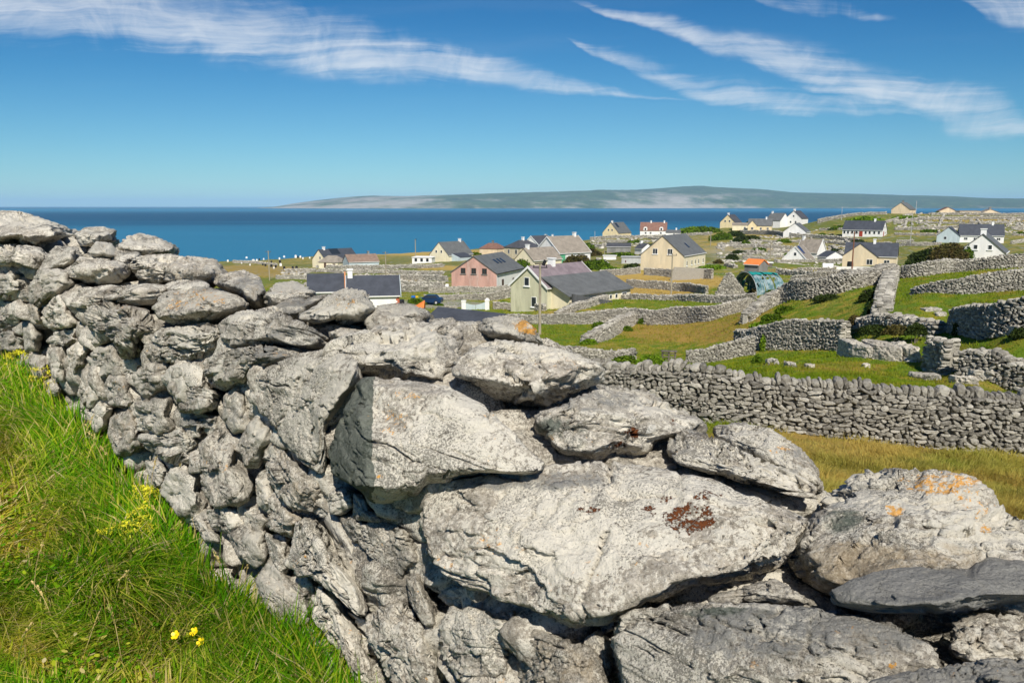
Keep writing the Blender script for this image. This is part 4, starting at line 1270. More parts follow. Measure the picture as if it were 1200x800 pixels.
def build_near_wall():
    loc = at(430, 560, 3.0)
    root = empty('dry_stone_wall', (-2.0, 4.0, float(gh(-2.0, 4.0)[0])))
    tag(root, 'rough wall of big lichened limestone rocks beside the long grass, nearest the camera', 'stone wall', kind='thing')
    # a second rank of stones wedged into the joints of the face
    r9 = np.random.default_rng(8)
    wedges = []
    for cx, cy, w_, h_ in [(20, 345, 60, 22), (70, 372, 40, 30), (60, 455, 26, 20), (120, 455, 40, 30), (150, 428, 40, 26), (200, 415, 60, 22), (250, 440, 36, 34), (180, 490, 50, 36), (222, 505, 40, 20), (262, 520, 30, 40), (215, 530, 50, 30), (300, 475, 30, 40), (320, 510, 36, 40), (278, 560, 30, 30), (300, 610, 40, 34), (340, 600, 40, 40), (330, 640, 30, 30), (360, 690, 30, 60), (385, 590, 40, 30), (420, 620, 50, 40), (460, 700, 60, 50), (500, 660, 40, 60), (545, 700, 60, 30), (610, 790, 50, 60), (600, 730, 60, 30), (700, 770, 40, 60), (240, 390, 50, 24), (130, 345, 60, 20), (100, 320, 50, 24), (30, 300, 50, 24), (150, 300, 40, 24), (220, 340, 60, 24), (320, 372, 40, 24), (60, 340, 36, 24), (290, 400, 50, 20), (240, 610, 40, 26)]:
        a_ = np.sort(r9.uniform(0, 2 * math.pi, 7))
        wedges.append(dict(p=[(cx + w_ * 0.5 * math.cos(t_) * r9.uniform(0.85, 1.15), cy + h_ * 0.5 * math.sin(t_) * r9.uniform(0.85, 1.15)) for t_ in np.linspace(0, 2 * math.pi, 9)[:-1]], th=0.12, dn=0.07, level=5, raw=1))
    for i, s in enumerate(STONES):
        build_stone(s, 101 + i, root)
    got = [build_stone(s, 501 + i, root) for i, s in enumerate(wedges)]
    offs = np.cumsum([0] + [len(g[0]) for g in got[:-1]])
    o = mesh_np('wedged_stones', np.vstack([g[0] for g in got]), np.vstack([g[1] + f for g, f in zip(got, offs)]), M_LIME, parent=root, smooth=True, attrs={k: np.concatenate([g[2][k] for g in got]) for k in got[0][2]})
    o['kind'] = 'stuff'
    # the packed inner rubble and the far side of the wall, seen through the gaps
    r_ = np.random.default_rng(5)
    VV, FF, off = [], [], 0
    ax = np.array([[WD[0], WD[1], 0], [WN[0], WN[1], 0], [0, 0, 1.0]])
    s = -1.2
    k = 0
    while s < 11.5:
        top = float(np.interp(s, TS, TD))
        for nd0 in (1.68, 1.95, 2.25):
            xy = WD * s + WN * nd0
            g = float(gh(xy[0], xy[1])[0])
            zt = CAMZ - top - 0.16 - (0.06 if nd0 < 1.8 else 0.0)
            z = g - 0.05
            while z < zt - 0.05:
                h = r_.uniform(0.12, 0.2)
                w = r_.uniform(0.22, 0.42)
                nn = nd0 + r_.uniform(-0.04, 0.04)
                p = WD * (s + r_.uniform(-0.1, 0.1)) + WN * nn
                ang = r_.uniform(-0.35, 0.35)
                ca, sa = math.cos(ang), math.sin(ang)
                ax2 = np.array([[ca, 0, sa], [0, 1, 0], [-sa, 0, ca]]) @ ax
                V, Fc = rough_blob(np.array([p[0], p[1], min(z + h / 2, zt - h * 0.3)]), (w, r_.uniform(0.28, 0.4), h * 1.25), ax2, 900 + k, 3 if s > 4 else 4)
                VV.append(V)
                FF.append(Fc + off)
                off += len(V)
                z += h * 0.92
                k += 1
        s += 0.24
    V, Fc = np.vstack(VV), np.vstack(FF)
    z0 = np.zeros(len(V))
    o = mesh_np('rubble_fill', V, Fc, M_LIME, parent=root, smooth=True, attrs={kk: z0 for kk in ('rust', 'orange', 'pale', 'dark', 'smooth_grey', 'buff')})
    o['kind'] = 'stuff'


build_near_wall()
# ------------------------------------------------------------------ field walls of packed stone
def mat_fieldstone():
    m, t, b = new_mat('fieldstone')
    geo = t.node('ShaderNodeNewGeometry')
    P = geo.outputs['Position']
    rnd = geo.outputs['Random Per Island']
    n1 = t.noise(P, 2.3, 5, 0.65)
    n2 = t.noise(P, 14.0, 5, 0.7)
    c = t.ramp(rnd, [(0.0, (0.20, 0.185, 0.155)), (0.35, (0.34, 0.315, 0.265)), (0.7, (0.46, 0.43, 0.36)), (1.0, (0.66, 0.62, 0.53))])
    c = t.mix(t.math('MULTIPLY', t.step(n2, 0.50, 0.64), 0.6), c, (0.58, 0.56, 0.50))
    c = t.mix(t.math('MULTIPLY', t.step(n2, 0.46, 0.34), 0.6), c, (0.10, 0.095, 0.085))
    c = t.mix(t.math('MULTIPLY', t.step(n1, 0.62, 0.72), 0.35), c, (0.30, 0.25, 0.17))
    t.put(b.inputs['Base Color'], c)
    b.inputs['Specular IOR Level'].default_value = 0.1
    t.put(b.inputs['Normal'], t.bump(t.math('ADD', n2, t.noise(P, 50, 4, 0.7)), 1.0, 0.05))
    return m


M_FIELD = mat_fieldstone()


def stone_templates(level, n, seed):
    out = []
    for i in range(n):
        r_ = np.random.default_rng(seed + i)
        pl = r_.normal(size=(16, 3))
        pl /= np.linalg.norm(pl, axis=1, keepdims=True)
        D = np.concatenate([np.full(6, 1.0) * r_.uniform(0.85, 1.0, 6), r_.uniform(0.95, 1.35, 16)])
        N = np.vstack([np.eye(3), -np.eye(3), pl])
        U, Fc = ico(level)
        r = radial(U, N, D, 26)
        V = U * r[:, None]
        V = V * (1 + 0.11 * fbm(V * 1.7 + i * 9, 2, i)[:, None])
        out.append((V * 0.5, Fc))
    return out


TPL = {3: stone_templates(3, 14, 40), 2: stone_templates(2, 14, 60), 1: stone_templates(1, 14, 80)}


def pack_stones(items, level):
    """items: arrays centre(n,3), dims(n,3), x-axis(n,3), tilt(n) -> V, F; z stays roughly up"""
    VV, FF, off = [], [], 0
    tpl = TPL[level]
    for i, (c, dm, ax, tl) in enumerate(items):
        V, Fc = tpl[i % len(tpl)]
        x = np.array(ax)
        z = np.array([0, 0, 1.0])
        y = np.cross(z, x)
        ca, sa = math.cos(tl), math.sin(tl)
        x2 = x * ca + z * sa
        z2 = -x * sa + z * ca
        if i % 3 == 1:
            V = V[:, [1, 0, 2]]
            Fc = Fc[:, ::-1]
        W_ = (V * dm) @ np.array([x2, y, z2]) + c
        VV.append(W_)
        FF.append(Fc + off)
        off += len(V)
    return np.vstack(VV), np.vstack(FF)


def resample(pts, step):
    pts = np.asarray(pts, float)
    seg = np.linalg.norm(np.diff(pts[:, :2], axis=0), axis=1)
    L = np.concatenate([[0], np.cumsum(seg)])
    n = max(2, int(L[-1] / step) + 1)
    s = np.linspace(0, L[-1], n)
    return np.stack([np.interp(s, L, pts[:, k]) for k in range(pts.shape[1])], 1), s


def stone_wall(name, path, label, size=0.22, level=1, coping=False, thick=0.5, seed=1, group='dry stone field walls', jag=1.0, tidy=0.3):
    """path: world points (x, y, height). Stones are packed course by course on both faces."""
    r_ = np.random.default_rng(seed)
    items = []
    if len(path) > 2 and name == 'field_wall':
        P0, _ = resample(path, 0.6)
        Pp = np.vstack([np.repeat(P0[:1], 4, 0), P0, np.repeat(P0[-1:], 4, 0)])
        path = np.stack([np.convolve(Pp[:, k_], np.ones(9) / 9, 'valid') for k_ in range(3)], 1)
    P, s = resample(path, size * 0.8)
    T = np.gradient(P[:, :2], axis=0)
    T /= np.maximum(np.linalg.norm(T, axis=1, keepdims=True), 1e-9)
    Nn = np.stack([-T[:, 1], T[:, 0]], 1)
    G = gh(P[:, 0], P[:, 1])
    tot = s[-1]
    wob = fbm(np.stack([s / 2.2, s * 0, s * 0 + seed], 1), 3, seed) * 0.10 * jag

    def loc(sv):
        x = np.interp(sv, s, P[:, 0])
        y = np.interp(sv, s, P[:, 1])
        h = np.interp(sv, s, P[:, 2]) * (1 + np.interp(sv, s, wob) * 1.2)
        g = np.interp(sv, s, G)
        t = np.array([np.interp(sv, s, T[:, 0]), np.interp(sv, s, T[:, 1])])
        return np.array([x, y]), h, g, t / np.linalg.norm(t)
    hmax = P[:, 2].max()
    capH = size * 1.25 if coping else 0.0
    for side in (-1, 1):
        z = -0.12
        while z < hmax * 1.25:
            ch = size * r_.uniform(0.32, 0.68)
            sv = r_.uniform(0, size)
            while sv < tot:
                w = size * r_.choice([0.5, 0.8, 1.1, 1.6]) * r_.uniform(0.8, 1.2)
                p, h, g, t = loc(sv + w / 2)
                if z + ch * 0.6 < h - capH:
                    nn = np.array([-t[1], t[0]])
                    off = side * (thick / 2 - 0.12 * thick * z / max(h, 0.3) - size * 0.30 + r_.uniform(-0.055, 0.04))
                    c = np.array([*(p + nn * off), g + z + ch / 2 + r_.uniform(-0.15, 0.15) * ch])
                    hh = ch * r_.uniform(0.95, 1.35)
                    tl = r_.normal() * tidy
                    if r_.random() < 0.12 * (1 + jag):
                        w2, hh = w * 0.75, ch * 1.5
                        tl += r_.normal() * 0.5
                    else:
                        w2 = w * 1.12
                    items.append((c, (w2, thick * 0.55, hh), (t[0], t[1], 0), tl))
                sv += w
            z += ch
    # top row: upright stones (coping) or loose rubble
    for row in ((-0.5, 0.5) if not coping else (0,)):
        sv = 0.0
        while sv < tot:
            w = size * (r_.choice([0.45, 0.6, 0.75, 1.0, 1.35]) * r_.uniform(0.85, 1.15) if coping else r_.uniform(0.5, 1.1))
            p, h, g, t = loc(sv + w / 2)
            nn = np.array([-t[1], t[0]])
            if coping:
                hh = size * r_.uniform(0.85, 2.0)
                c = np.array([*p, g + h - capH + hh * 0.35])
                items.append((c, (w * 1.12, thick * r_.uniform(0.6, 0.95), hh), (t[0], t[1], 0), r_.normal() * 0.26))
            else:
                hh = size * r_.uniform(0.5, 1.1)
                c = np.array([*(p + nn * row * thick * 0.45 * r_.uniform(0.6, 1.1)), g + h - size * 0.2 + r_.uniform(-0.3, 0.35) * size * jag])
                items.append((c, (w * 1.2, thick * r_.uniform(0.4, 0.6), hh), (t[0], t[1], 0), r_.normal() * 0.5 * jag))
            sv += w
    V, Fc = pack_stones(items, level)
    # dark hearting inside, so no daylight shows through
    n = len(P)
    hw = thick * 0.22
    hh = P[:, 2] * (1 + wob) - max(capH, size * 0.5)
    hh = np.maximum(hh, 0.1)
    Lf, Rt = P[:, :2] - Nn * hw, P[:, :2] + Nn * hw
    core = np.vstack([np.c_[Lf, G - 0.3], np.c_[Rt, G - 0.3], np.c_[Rt, G + hh], np.c_[Lf, G + hh]])
    q = []
    for i in range(n - 1):
        for a, b in ((0, 1), (1, 2), (2, 3), (3, 0)):
            q.append([a * n + i, b * n + i, b * n + i + 1, a * n + i + 1])
    q.append([0, n, 2 * n, 3 * n])
    q.append([n - 1, 4 * n - 1, 3 * n - 1, 2 * n - 1])
    Vall = np.vstack([V, core])
    o = mesh_np(name, Vall, [Fc, np.array(q) + len(V)], M_FIELD, smooth=False)
    tag(o, label, 'stone wall', group, 'thing')
    return o


def px_path(pts, near):
    """[(px, base py, height px)] -> world path on the ground; near = rough distance(s)"""
    out = []
    for i, (a, b, h) in enumerate(pts):
        nr = near[i] if isinstance(near, (list, tuple)) else near
        P = hit(a, b, near=nr)
        out.append((P[0], P[1], h / F * P[1] * 1.0))
    return out


FIELD_WALLS = [
    # (path, near, label, opts)
    ([(640, 484, 62), (700, 488, 64), (770, 492, 66), (830, 494, 66), (950, 507, 73), (1070, 520, 75), (1200, 532, 77), (1330, 545, 80)], 19, 'long tidy wall with upright coping stones across the straw coloured field', dict(size=0.175, level=2, coping=True, thick=0.55, tidy=0.30, jag=0.9)),
    ([(560, 424, 16), (600, 424, 16), (660, 423, 16), (700, 424, 16), (755, 424, 14)], 56, 'wall half hidden by brambles, left of the low timber gate', dict(size=0.2, level=2)),
    ([(792, 424, 8), (805, 425, 17), (830, 424, 20), (862, 419, 22), (893, 413, 22)], 57, 'curving wall right of the low timber gate, ending at the brambles', dict(size=0.2, level=2)),
    ([(860, 402, 17), (890, 410, 26), (905, 408, 32), (940, 407, 32), (975, 407, 32), (998, 406, 34)], [62, 58, 56, 54, 52, 50], 'stepped wall above the grassy hollow, left of the bare rock ledge', dict(size=0.22, level=2, thick=0.7)),
    ([(1000, 384, 9), (1030, 379, 8), (1060, 384, 12), (1080, 387, 14), (1112, 391, 14)], [50, 50, 48, 46, 44], 'pale tumbled wall on top of the bare rock ledge', dict(size=0.26, level=2, thick=0.9, jag=2.0)),
    ([(1078, 424, 30), (1090, 430, 36), (1112, 434, 38), (1122, 438, 36)], [42, 40, 39, 38], 'dark leaning wall stub below the tumbled ledge top', dict(size=0.26, level=2, thick=0.8, jag=1.4)),
    ([(1113, 440, 26), (1140, 443, 27), (1143, 444, 27), (1200, 447, 29), (1300, 450, 32)], [38, 36, 36, 35, 34], 'broken wall on big slabs at the right edge below the terrace', dict(size=0.26, level=2, thick=0.8, jag=1.2)),
    ([(1116, 386, 24), (1130, 392, 32), (1160, 394, 36), (1200, 394, 36), (1300, 396, 40)], [43, 41, 39, 36, 34], 'tall wall end standing on the right terrace', dict(size=0.22, level=2, thick=0.7)),
    ([(1064, 344, 4), (1085, 344, 10), (1100, 344, 16), (1130, 344, 20), (1165, 342, 24), (1200, 340, 27), (1300, 336, 30)], [56, 55, 54, 53, 52, 50, 48], 'wall growing out of the green slope and rising to the right', dict(size=0.2, level=2)),
    ([(1050, 326, 14), (1080, 325, 16), (1120, 321, 17), (1150, 317, 15), (1200, 314, 15), (1300, 311, 16)], [72, 72, 72, 71, 70, 68], 'wall in front of the dark bushes and the white gable', dict(size=0.24, level=1)),
    ([(1033, 374, 11), (1035, 360, 12), (1037, 348, 12), (1041, 335, 12), (1046, 322, 12)], [49, 53, 58, 64, 72], 'ridge wall running straight up between two green fields', dict(size=0.24, level=2, thick=1.0, jag=1.3)),
    ([(866, 383, 10), (885, 372, 13), (900, 362, 16), (915, 354, 20), (940, 351, 22), (975, 347, 22), (1005, 338, 20), (1030, 330, 18), (1048, 324, 14)], [64, 67, 70, 70, 69, 69, 69, 70, 72], 'pale wall climbing from the hay field to the ridge', dict(size=0.24, level=2, thick=0.9, jag=1.2)),
    ([(920, 336, 12), (950, 333, 12), (990, 328, 14), (1020, 321, 12), (1045, 318, 8)], [88, 88, 86, 84, 82], 'wall behind the climbing pale wall', dict(size=0.25, level=1, thick=0.8)),
    ([(560, 378, 9), (595, 378, 9), (650, 380, 12), (690, 380, 14), (735, 378, 17), (760, 381, 19), (800, 379, 20), (840, 375, 18), (885, 361, 12)], [92, 90, 89, 88, 87, 86, 86, 86, 86], 'long wavy wall between the green strip and the brown hay field', dict(size=0.22, level=2)),
    ([(676, 404, 8), (700, 402, 16), (720, 391, 16), (737, 381, 14), (750, 373, 9)], [70, 68, 74, 80, 85], 'short wall slanting down from the wavy wall to the bramble corner', dict(size=0.22, level=2, thick=0.8)),
    ([(650, 372, 5), (668, 366, 9), (690, 360, 9), (712, 352, 7)], [104, 106, 110, 114], 'pale wall slanting up beside the black lean-to wall', dict(size=0.25, level=1, thick=0.8)),
    ([(700, 352, 5), (740, 351, 6), (790, 352, 7), (830, 354, 8), (870, 354, 8), (892, 351, 9)], [116, 114, 110, 106, 102, 100], 'low pale wall in front of the ruined gable', dict(size=0.28, level=1, thick=0.9)),
    ([(731, 336, 9), (760, 338, 9), (800, 341, 10), (830, 344, 9)], [140, 134, 128, 122], 'dark wall dividing the mown straw field', dict(size=0.28, level=1)),
    ([(752, 322, 8), (775, 323, 8), (800, 325, 9), (837, 327, 12)], [176, 174, 168, 160], 'wall at the foot of the tall beige gable', dict(size=0.3, level=1)),
    ([(700, 322, 6), (725, 323, 7), (752, 320, 8)], [176, 176, 176], 'wall between the bushes and the straw field', dict(size=0.3, level=1)),
    ([(498, 344, 6), (540, 343, 7), (580, 343, 7), (604, 341, 7)], [142, 141, 141, 141], 'wall under the pink house', dict(size=0.3, level=1)),
    ([(492, 350, 5), (530, 352, 6), (570, 352, 8), (600, 348, 12)], [134, 133, 133, 138], 'wall between the two grass strips below the pink house', dict(size=0.3, level=1)),
    ([(573, 362, 8), (600, 363, 8), (640, 365, 8)], [120, 120, 119], 'wall under the sage green cottage', dict(size=0.28, level=1)),
    ([(516, 362, 4), (530, 363, 4), (540, 363, 5)], [118, 118, 118], 'low rubble wall left of the pale gate', dict(size=0.3, level=1)),
    ([(320, 327, 4), (345, 327, 5), (370, 328, 5), (405, 330, 5)], [200, 200, 198, 196], 'wall behind the brown field, nearest the dark slate roof', dict(size=0.4, level=1)),
    ([(335, 318, 3), (370, 319, 4), (410, 320, 4), (440, 320, 4), (480, 321, 4), (520, 322, 4)], [250, 248, 244, 240, 235, 230], 'wall third from the shore below the bungalows', dict(size=0.45, level=1, thick=0.8)),
    ([(370, 314, 3), (400, 315, 4), (440, 315, 4), (480, 314, 4), (520, 313, 4)], [280, 275, 270, 270, 268], 'wall behind the flower strip below the bungalows', dict(size=0.45, level=1, thick=0.8)),
    ([(415, 326, 4), (450, 327, 5), (490, 328, 6), (525, 330, 6)], [208, 206, 204, 200], 'pale wall left of the pink house, upper', dict(size=0.4, level=1, thick=0.8)),
    ([(430, 333, 4), (460, 334, 5), (490, 335, 5), (522, 336, 5)], [178, 176, 172, 168], 'pale wall left of the pink house, middle', dict(size=0.4, level=1, thick=0.8)),
    ([(460, 341, 6), (485, 342, 8), (505, 342, 8), (526, 341, 6)], [150, 149, 148, 147], 'dark broken wall left of the pink house', dict(size=0.4, level=1, thick=0.9, jag=1.6)),
    ([(272, 308, 3), (300, 309, 3), (325, 311, 2)], [360, 352, 345], 'brown wall at the graveyard edge', dict(size=0.5, level=1, thick=0.8)),
    ([(690, 279, 3), (730, 279, 3), (780, 278, 3), (835, 275, 3)], [430, 425, 420, 415], 'wall in front of the brown roofed house with dormers', dict(size=0.6, level=1, thick=0.9)),
    ([(866, 274, 4), (900, 275, 5), (925, 278, 5), (955, 279, 4), (1008, 284, 4)], [385, 370, 345, 335, 305], 'dark wall below the cream and white houses', dict(size=0.5, level=1, thick=0.9)),
    ([(858, 291, 4), (880, 290, 4), (905, 291, 4), (940, 293, 3)], [300, 298, 292, 285], 'tumbled wall on the stony pasture', dict(size=0.5, level=1, thick=1.0, jag=2.0)),
    ([(906, 307, 3), (950, 307, 3), (985, 307, 4), (1000, 306, 5)], [205, 205, 205, 205], 'low wall behind the bright green strip', dict(size=0.4, level=1, thick=0.9)),
    ([(930, 317, 3), (965, 317, 3), (982, 316, 3)], [165, 165, 165], 'short wall by the white trailer', dict(size=0.4, level=1, thick=0.8)),
    ([(956, 262, 5), (975, 258, 4), (1000, 253, 3), (1040, 251, 2.5)], [385, 385, 390, 395], 'wall running up the skyline of the green hill', dict(size=0.5, level=1, thick=1.0)),
    ([(1046, 270, 3), (1080, 269, 3), (1120, 267, 3), (1135, 267, 3)], [335, 335, 338, 338], 'wall right of the long white house', dict(size=0.5, level=1, thick=1.0)),
    ([(1046, 262, 3), (1075, 258, 3), (1110, 257, 3), (1160, 257, 3), (1220, 257, 3)], [360, 370, 375, 375, 375], 'wall across the far right pasture', dict(size=0.5, level=1, thick=1.0)),
    ([(1090, 252, 2.5), (1125, 252, 3), (1170, 253, 3), (1230, 253, 3)], [400, 398, 395, 395], 'wall along the skyline in front of the tan bungalows', dict(size=0.5, level=1, thick=1.0)),
    ([(1050, 288, 3), (1075, 288, 4), (1105, 287, 3)], [270, 270, 272], 'wall behind the dark bushes', dict(size=0.45, level=1, thick=0.8)),
    ([(960, 284, 3), (985, 287, 3), (1010, 290, 3), (1020, 296, 3)], [305, 292, 280, 262], 'dark wall below the driveway of the long white house', dict(size=0.45, level=1, thick=0.8)),
    ([(1184, 286, 3), (1200, 284, 4), (1240, 282, 4)], [280, 280, 280], 'wall at the far right beside the long dark roof', dict(size=0.45, level=1, thick=0.8)),
    ([(1030, 264, 2.5), (1050, 258, 2.5), (1068, 252, 2)], [365, 378, 392], 'pale wall climbing straight up the far hill', dict(size=0.5, level=1, thick=1.0)),
]


for i, (pts, near, label, opt) in enumerate(FIELD_WALLS):
    stone_wall('field_wall', px_path(pts, near), label, seed=300 + i, **opt)

# bare rock ledge and slabs
def rock_block(name, corners, near, hpx, depth, label, seed, level=5, mat=None):
    """a bedrock block: base pixels left to right, height in px, depth away from the viewer in m"""
    P = [hit(a, b, near=near) for a, b in corners]
    hp = []
    for p in P:
        h = hpx / F * p[1]
        hp += [p - [0, 0, 0.2], p + [0, 0.05, h * 0.96], p + [0, depth, h], p + [0, depth, -0.2]]
    V, Fc = rock_surface(np.array(hp), level, seed, 16, (0.05, 0, 1), 0.8, 1.2, 0.6)
    z0 = np.zeros(len(V))
    o = mesh_np(name, V, Fc, M_LIME, smooth=True, attrs={**{k: z0 for k in ('rust', 'orange', 'pale', 'dark', 'smooth_grey')}, 'buff': z0 + 0.25})
    tag(o, label, 'rock', 'bare limestone rocks in the pasture')
    return o


rock_block('bedrock_ledge', [(998, 419), (1022, 421), (1025, 421)], 48, 17, 2.2, 'pale blocky bedrock ledge under the tumbled wall, its left block', 501, 6)
rock_block('bedrock_ledge', [(1026, 421), (1050, 423), (1062, 424)], 47, 17, 2.2, 'pale blocky bedrock ledge under the tumbled wall, its cracked right block', 502, 6)
rock_block('bedrock_ledge', [(1060, 424), (1070, 424), (1080, 424)], 46, 18, 2.0, 'darker rounded end of the bedrock ledge', 503, 5)
rock_block('boulder', [(961, 409), (974, 409)], 51, 8, 0.8, 'pale round boulder built into the foot of the stepped wall', 504)
rock_block('boulder', [(975, 409), (990, 410)], 51, 8, 0.8, 'dull grey boulder next to the ledge at the wall foot', 505)
rock_block('boulder', [(900, 427), (914, 427)], 40, 6, 0.6, 'pale flat stone lying in the grassy hollow', 506)
rock_block('boulder', [(923, 430), (934, 431)], 38, 5, 0.6, 'grey stone among brown grass in the hollow', 507)
rock_block('boulder', [(946, 431), (956, 431)], 38, 4, 0.5, 'small grey stone right of the brown grass', 508)
rock_block('boulder', [(1014, 431), (1021, 431)], 38, 4, 0.5, 'lone small stone in the green turf under the ledge', 509)
rock_block('boulder', [(1085, 365), (1108, 365)], 48, 3, 1.0, 'flat slab showing through the terrace turf', 510)
rock_block('boulder', [(1099, 371), (1111, 370)], 46, 4, 0.6, 'pale slab lying above the tumbled wall end', 511)
rock_block('boulder', [(1142, 393), (1172, 392)], 38, 10, 0.9, 'long flat foundation slab under the tall wall end', 512)
rock_block('boulder', [(1173, 394), (1198, 394)], 37, 11, 0.9, 'blocky foundation slab at the right edge terrace', 513)
rock_block('boulder', [(1142, 446), (1165, 448)], 34.5, 13, 0.8, 'grey upright slab at the foot of the broken wall', 514)
rock_block('boulder', [(1166, 448), (1230, 449)], 34.3, 13, 0.8, 'long grey slab at the foot of the broken wall', 515)
rock_block('boulder', [(1070, 443), (1105, 445)], 30, 5, 0.7, 'pale loose slab lying behind the coping stones', 516)
rock_block('boulder', [(1120, 449), (1150, 452)], 28, 8, 0.7, 'heap of pale rock behind the coping stones', 517)

# the maze of low tumbled walls on the far stony pastures
FAR = [
    [(846, 262), (870, 262)], [(960, 270), (1000, 269)], [(1046, 275), (1075, 276), (1104, 276)], [(1100, 272), (1104, 282)], [(1135, 262), (1180, 262)], [(1185, 268), (1230, 268)],
    [(1186, 276), (1230, 277)], [(1060, 266), (1064, 254)], [(1100, 266), (1106, 253)], [(1145, 258), (1150, 265)], [(1180, 266), (1188, 256)], [(1075, 262), (1130, 262)],
    [(700, 284), (735, 284)], [(760, 280), (790, 282)], [(690, 288), (712, 290)], [(770, 284), (774, 290)], [(842, 288), (866, 287)], [(862, 296), (895, 297)],
    [(900, 296), (930, 296)], [(885, 290), (888, 298)], [(925, 284), (955, 286)], [(955, 300), (990, 299)], [(975, 290), (990, 300)], [(880, 283), (915, 284)],
    [(908, 302), (935, 302)], [(870, 303), (900, 304)], [(990, 282), (1000, 290)], [(1050, 284), (1070, 283)], [(1020, 287), (1045, 286)], [(700, 306), (712, 312)],
    [(850, 312), (862, 314)], [(910, 322), (960, 324)], [(1010, 268), (1012, 262)], [(680, 296), (700, 298)],
]
for i, seg in enumerate(FAR):
    near = float(np.interp(seg[0][1], [253, 262, 270, 280, 290, 300, 310, 322], [395, 375, 340, 315, 285, 245, 190, 130]))
    p_ = px_path([(a, b, 700.0 / near) for a, b in seg], near)
    stone_wall('field_wall', p_, 'low tumbled grey wall in the maze of far stony pastures', size=0.45, level=1, thick=0.9, seed=700 + i, group='far pasture walls', jag=1.8)


def scattered(name, label, boxes, seed):
    r_ = np.random.default_rng(seed)
    items = []
    for x0, x1, y0, y1, near, n, sz in boxes:
        for k in range(n):
            px, py = r_.uniform(x0, x1), r_.uniform(y0, y1)
            d = near * r_.uniform(0.9, 1.1)
            q = ray(px, 300)
            x, y = q[0] * d, d
            cl = fbm(np.array([[x / 9, y / 9, 0.0]]), 3, 5)[0]
            if cl < -0.05:
                continue
            s_ = sz * r_.uniform(0.4, 1.4)
            a = r_.uniform(0, 6.28)
            items.append((np.array([x, y, gh(x, y)[0] + s_ * 0.1]), (s_ * 1.5, s_, s_ * 0.6), (math.cos(a), math.sin(a), 0), r_.normal() * 0.3))
    V, Fc = pack_stones(items, 1)
    tag(mesh_np(name, V, Fc, M_FIELD), label, kind='stuff')


scattered('loose_stones', 'loose limestone littering the stony pastures', [
    (840, 1000, 280, 305, 290, 700, 1.1), (840, 1000, 280, 305, 240, 500, 0.9), (690, 800, 275, 300, 380, 400, 1.2), (1045, 1200, 255, 280, 360, 700, 1.2), (330, 520, 300, 330, 240, 500, 0.9), (330, 520, 310, 345, 180, 350, 0.7), (850, 1000, 255, 290, 340, 400, 1.1)], 3)
# ------------------------------------------------------------------ buildings
def paint(name, col, var=0.12, scale=1.2, rough=0.85, streak=None, fine=9.0, bump=0.0):
    m, t, b = new_mat(name)
    P = t.node('ShaderNodeNewGeometry').outputs['Position']
    mp = t.node('ShaderNodeMapping')
    t.put(mp.inputs[0], P)
    mp.inputs['Scale'].default_value = (1, 1, 0.25)
    n = t.noise(mp.outputs[0], scale, 6, 0.65)
    n2 = t.noise(P, fine, 4, 0.7)
    dk = tuple(c * (1 - var * 2.2) for c in col)
    lt = tuple(min(c * (1 + var), 0.95) for c in col)
    c = t.mix(t.step(n, 0.3, 0.7), dk, lt)
    c = t.mix(t.math('MULTIPLY', t.step(n2, 0.45, 0.62), 0.3), c, lt)
    if streak:
        c = t.mix(t.math('MULTIPLY', t.step(t.noise(mp.outputs[0], scale * 1.7, 5, 0.7, 0.3), 0.52, 0.66), 0.75), c, streak)
    t.put(b.inputs['Base Color'], c)
    b.inputs['Roughness'].default_value = rough
    t.put(b.inputs['Normal'], t.bump(n2, 0.3, 0.01 + bump))
    return m


def slate(name, col, var=0.18, course=0.28, rough=0.6):
    """roof covering with faint courses following height"""
    m, t, b = new_mat(name)
    P = t.node('ShaderNodeNewGeometry').outputs['Position']
    s = t.node('ShaderNodeSeparateXYZ')
    t.put(s.inputs[0], P)
    z = t.math('FRACT', t.math('MULTIPLY', s.outputs[2], 1 / course / 0.6))
    n = t.noise(P, 0.9, 6, 0.65)
    n2 = t.noise(P, 5.0, 4, 0.7)
    dk, lt = tuple(c * (1 - var) for c in col), tuple(min(1, c * (1 + var * 1.3)) for c in col)
    c = t.mix(t.step(n, 0.3, 0.7), dk, lt)
    c = t.mix(t.math('MULTIPLY', t.step(n2, 0.5, 0.7), 0.4), c, tuple(min(1, k * 1.5) for k in col))
    c = t.mix(t.math('MULTIPLY', t.step(z, 0.16, 0.0), 0.35), c, tuple(k * 0.55 for k in col))
    t.put(b.inputs['Base Color'], c)
    b.inputs['Roughness'].default_value = rough
    return m


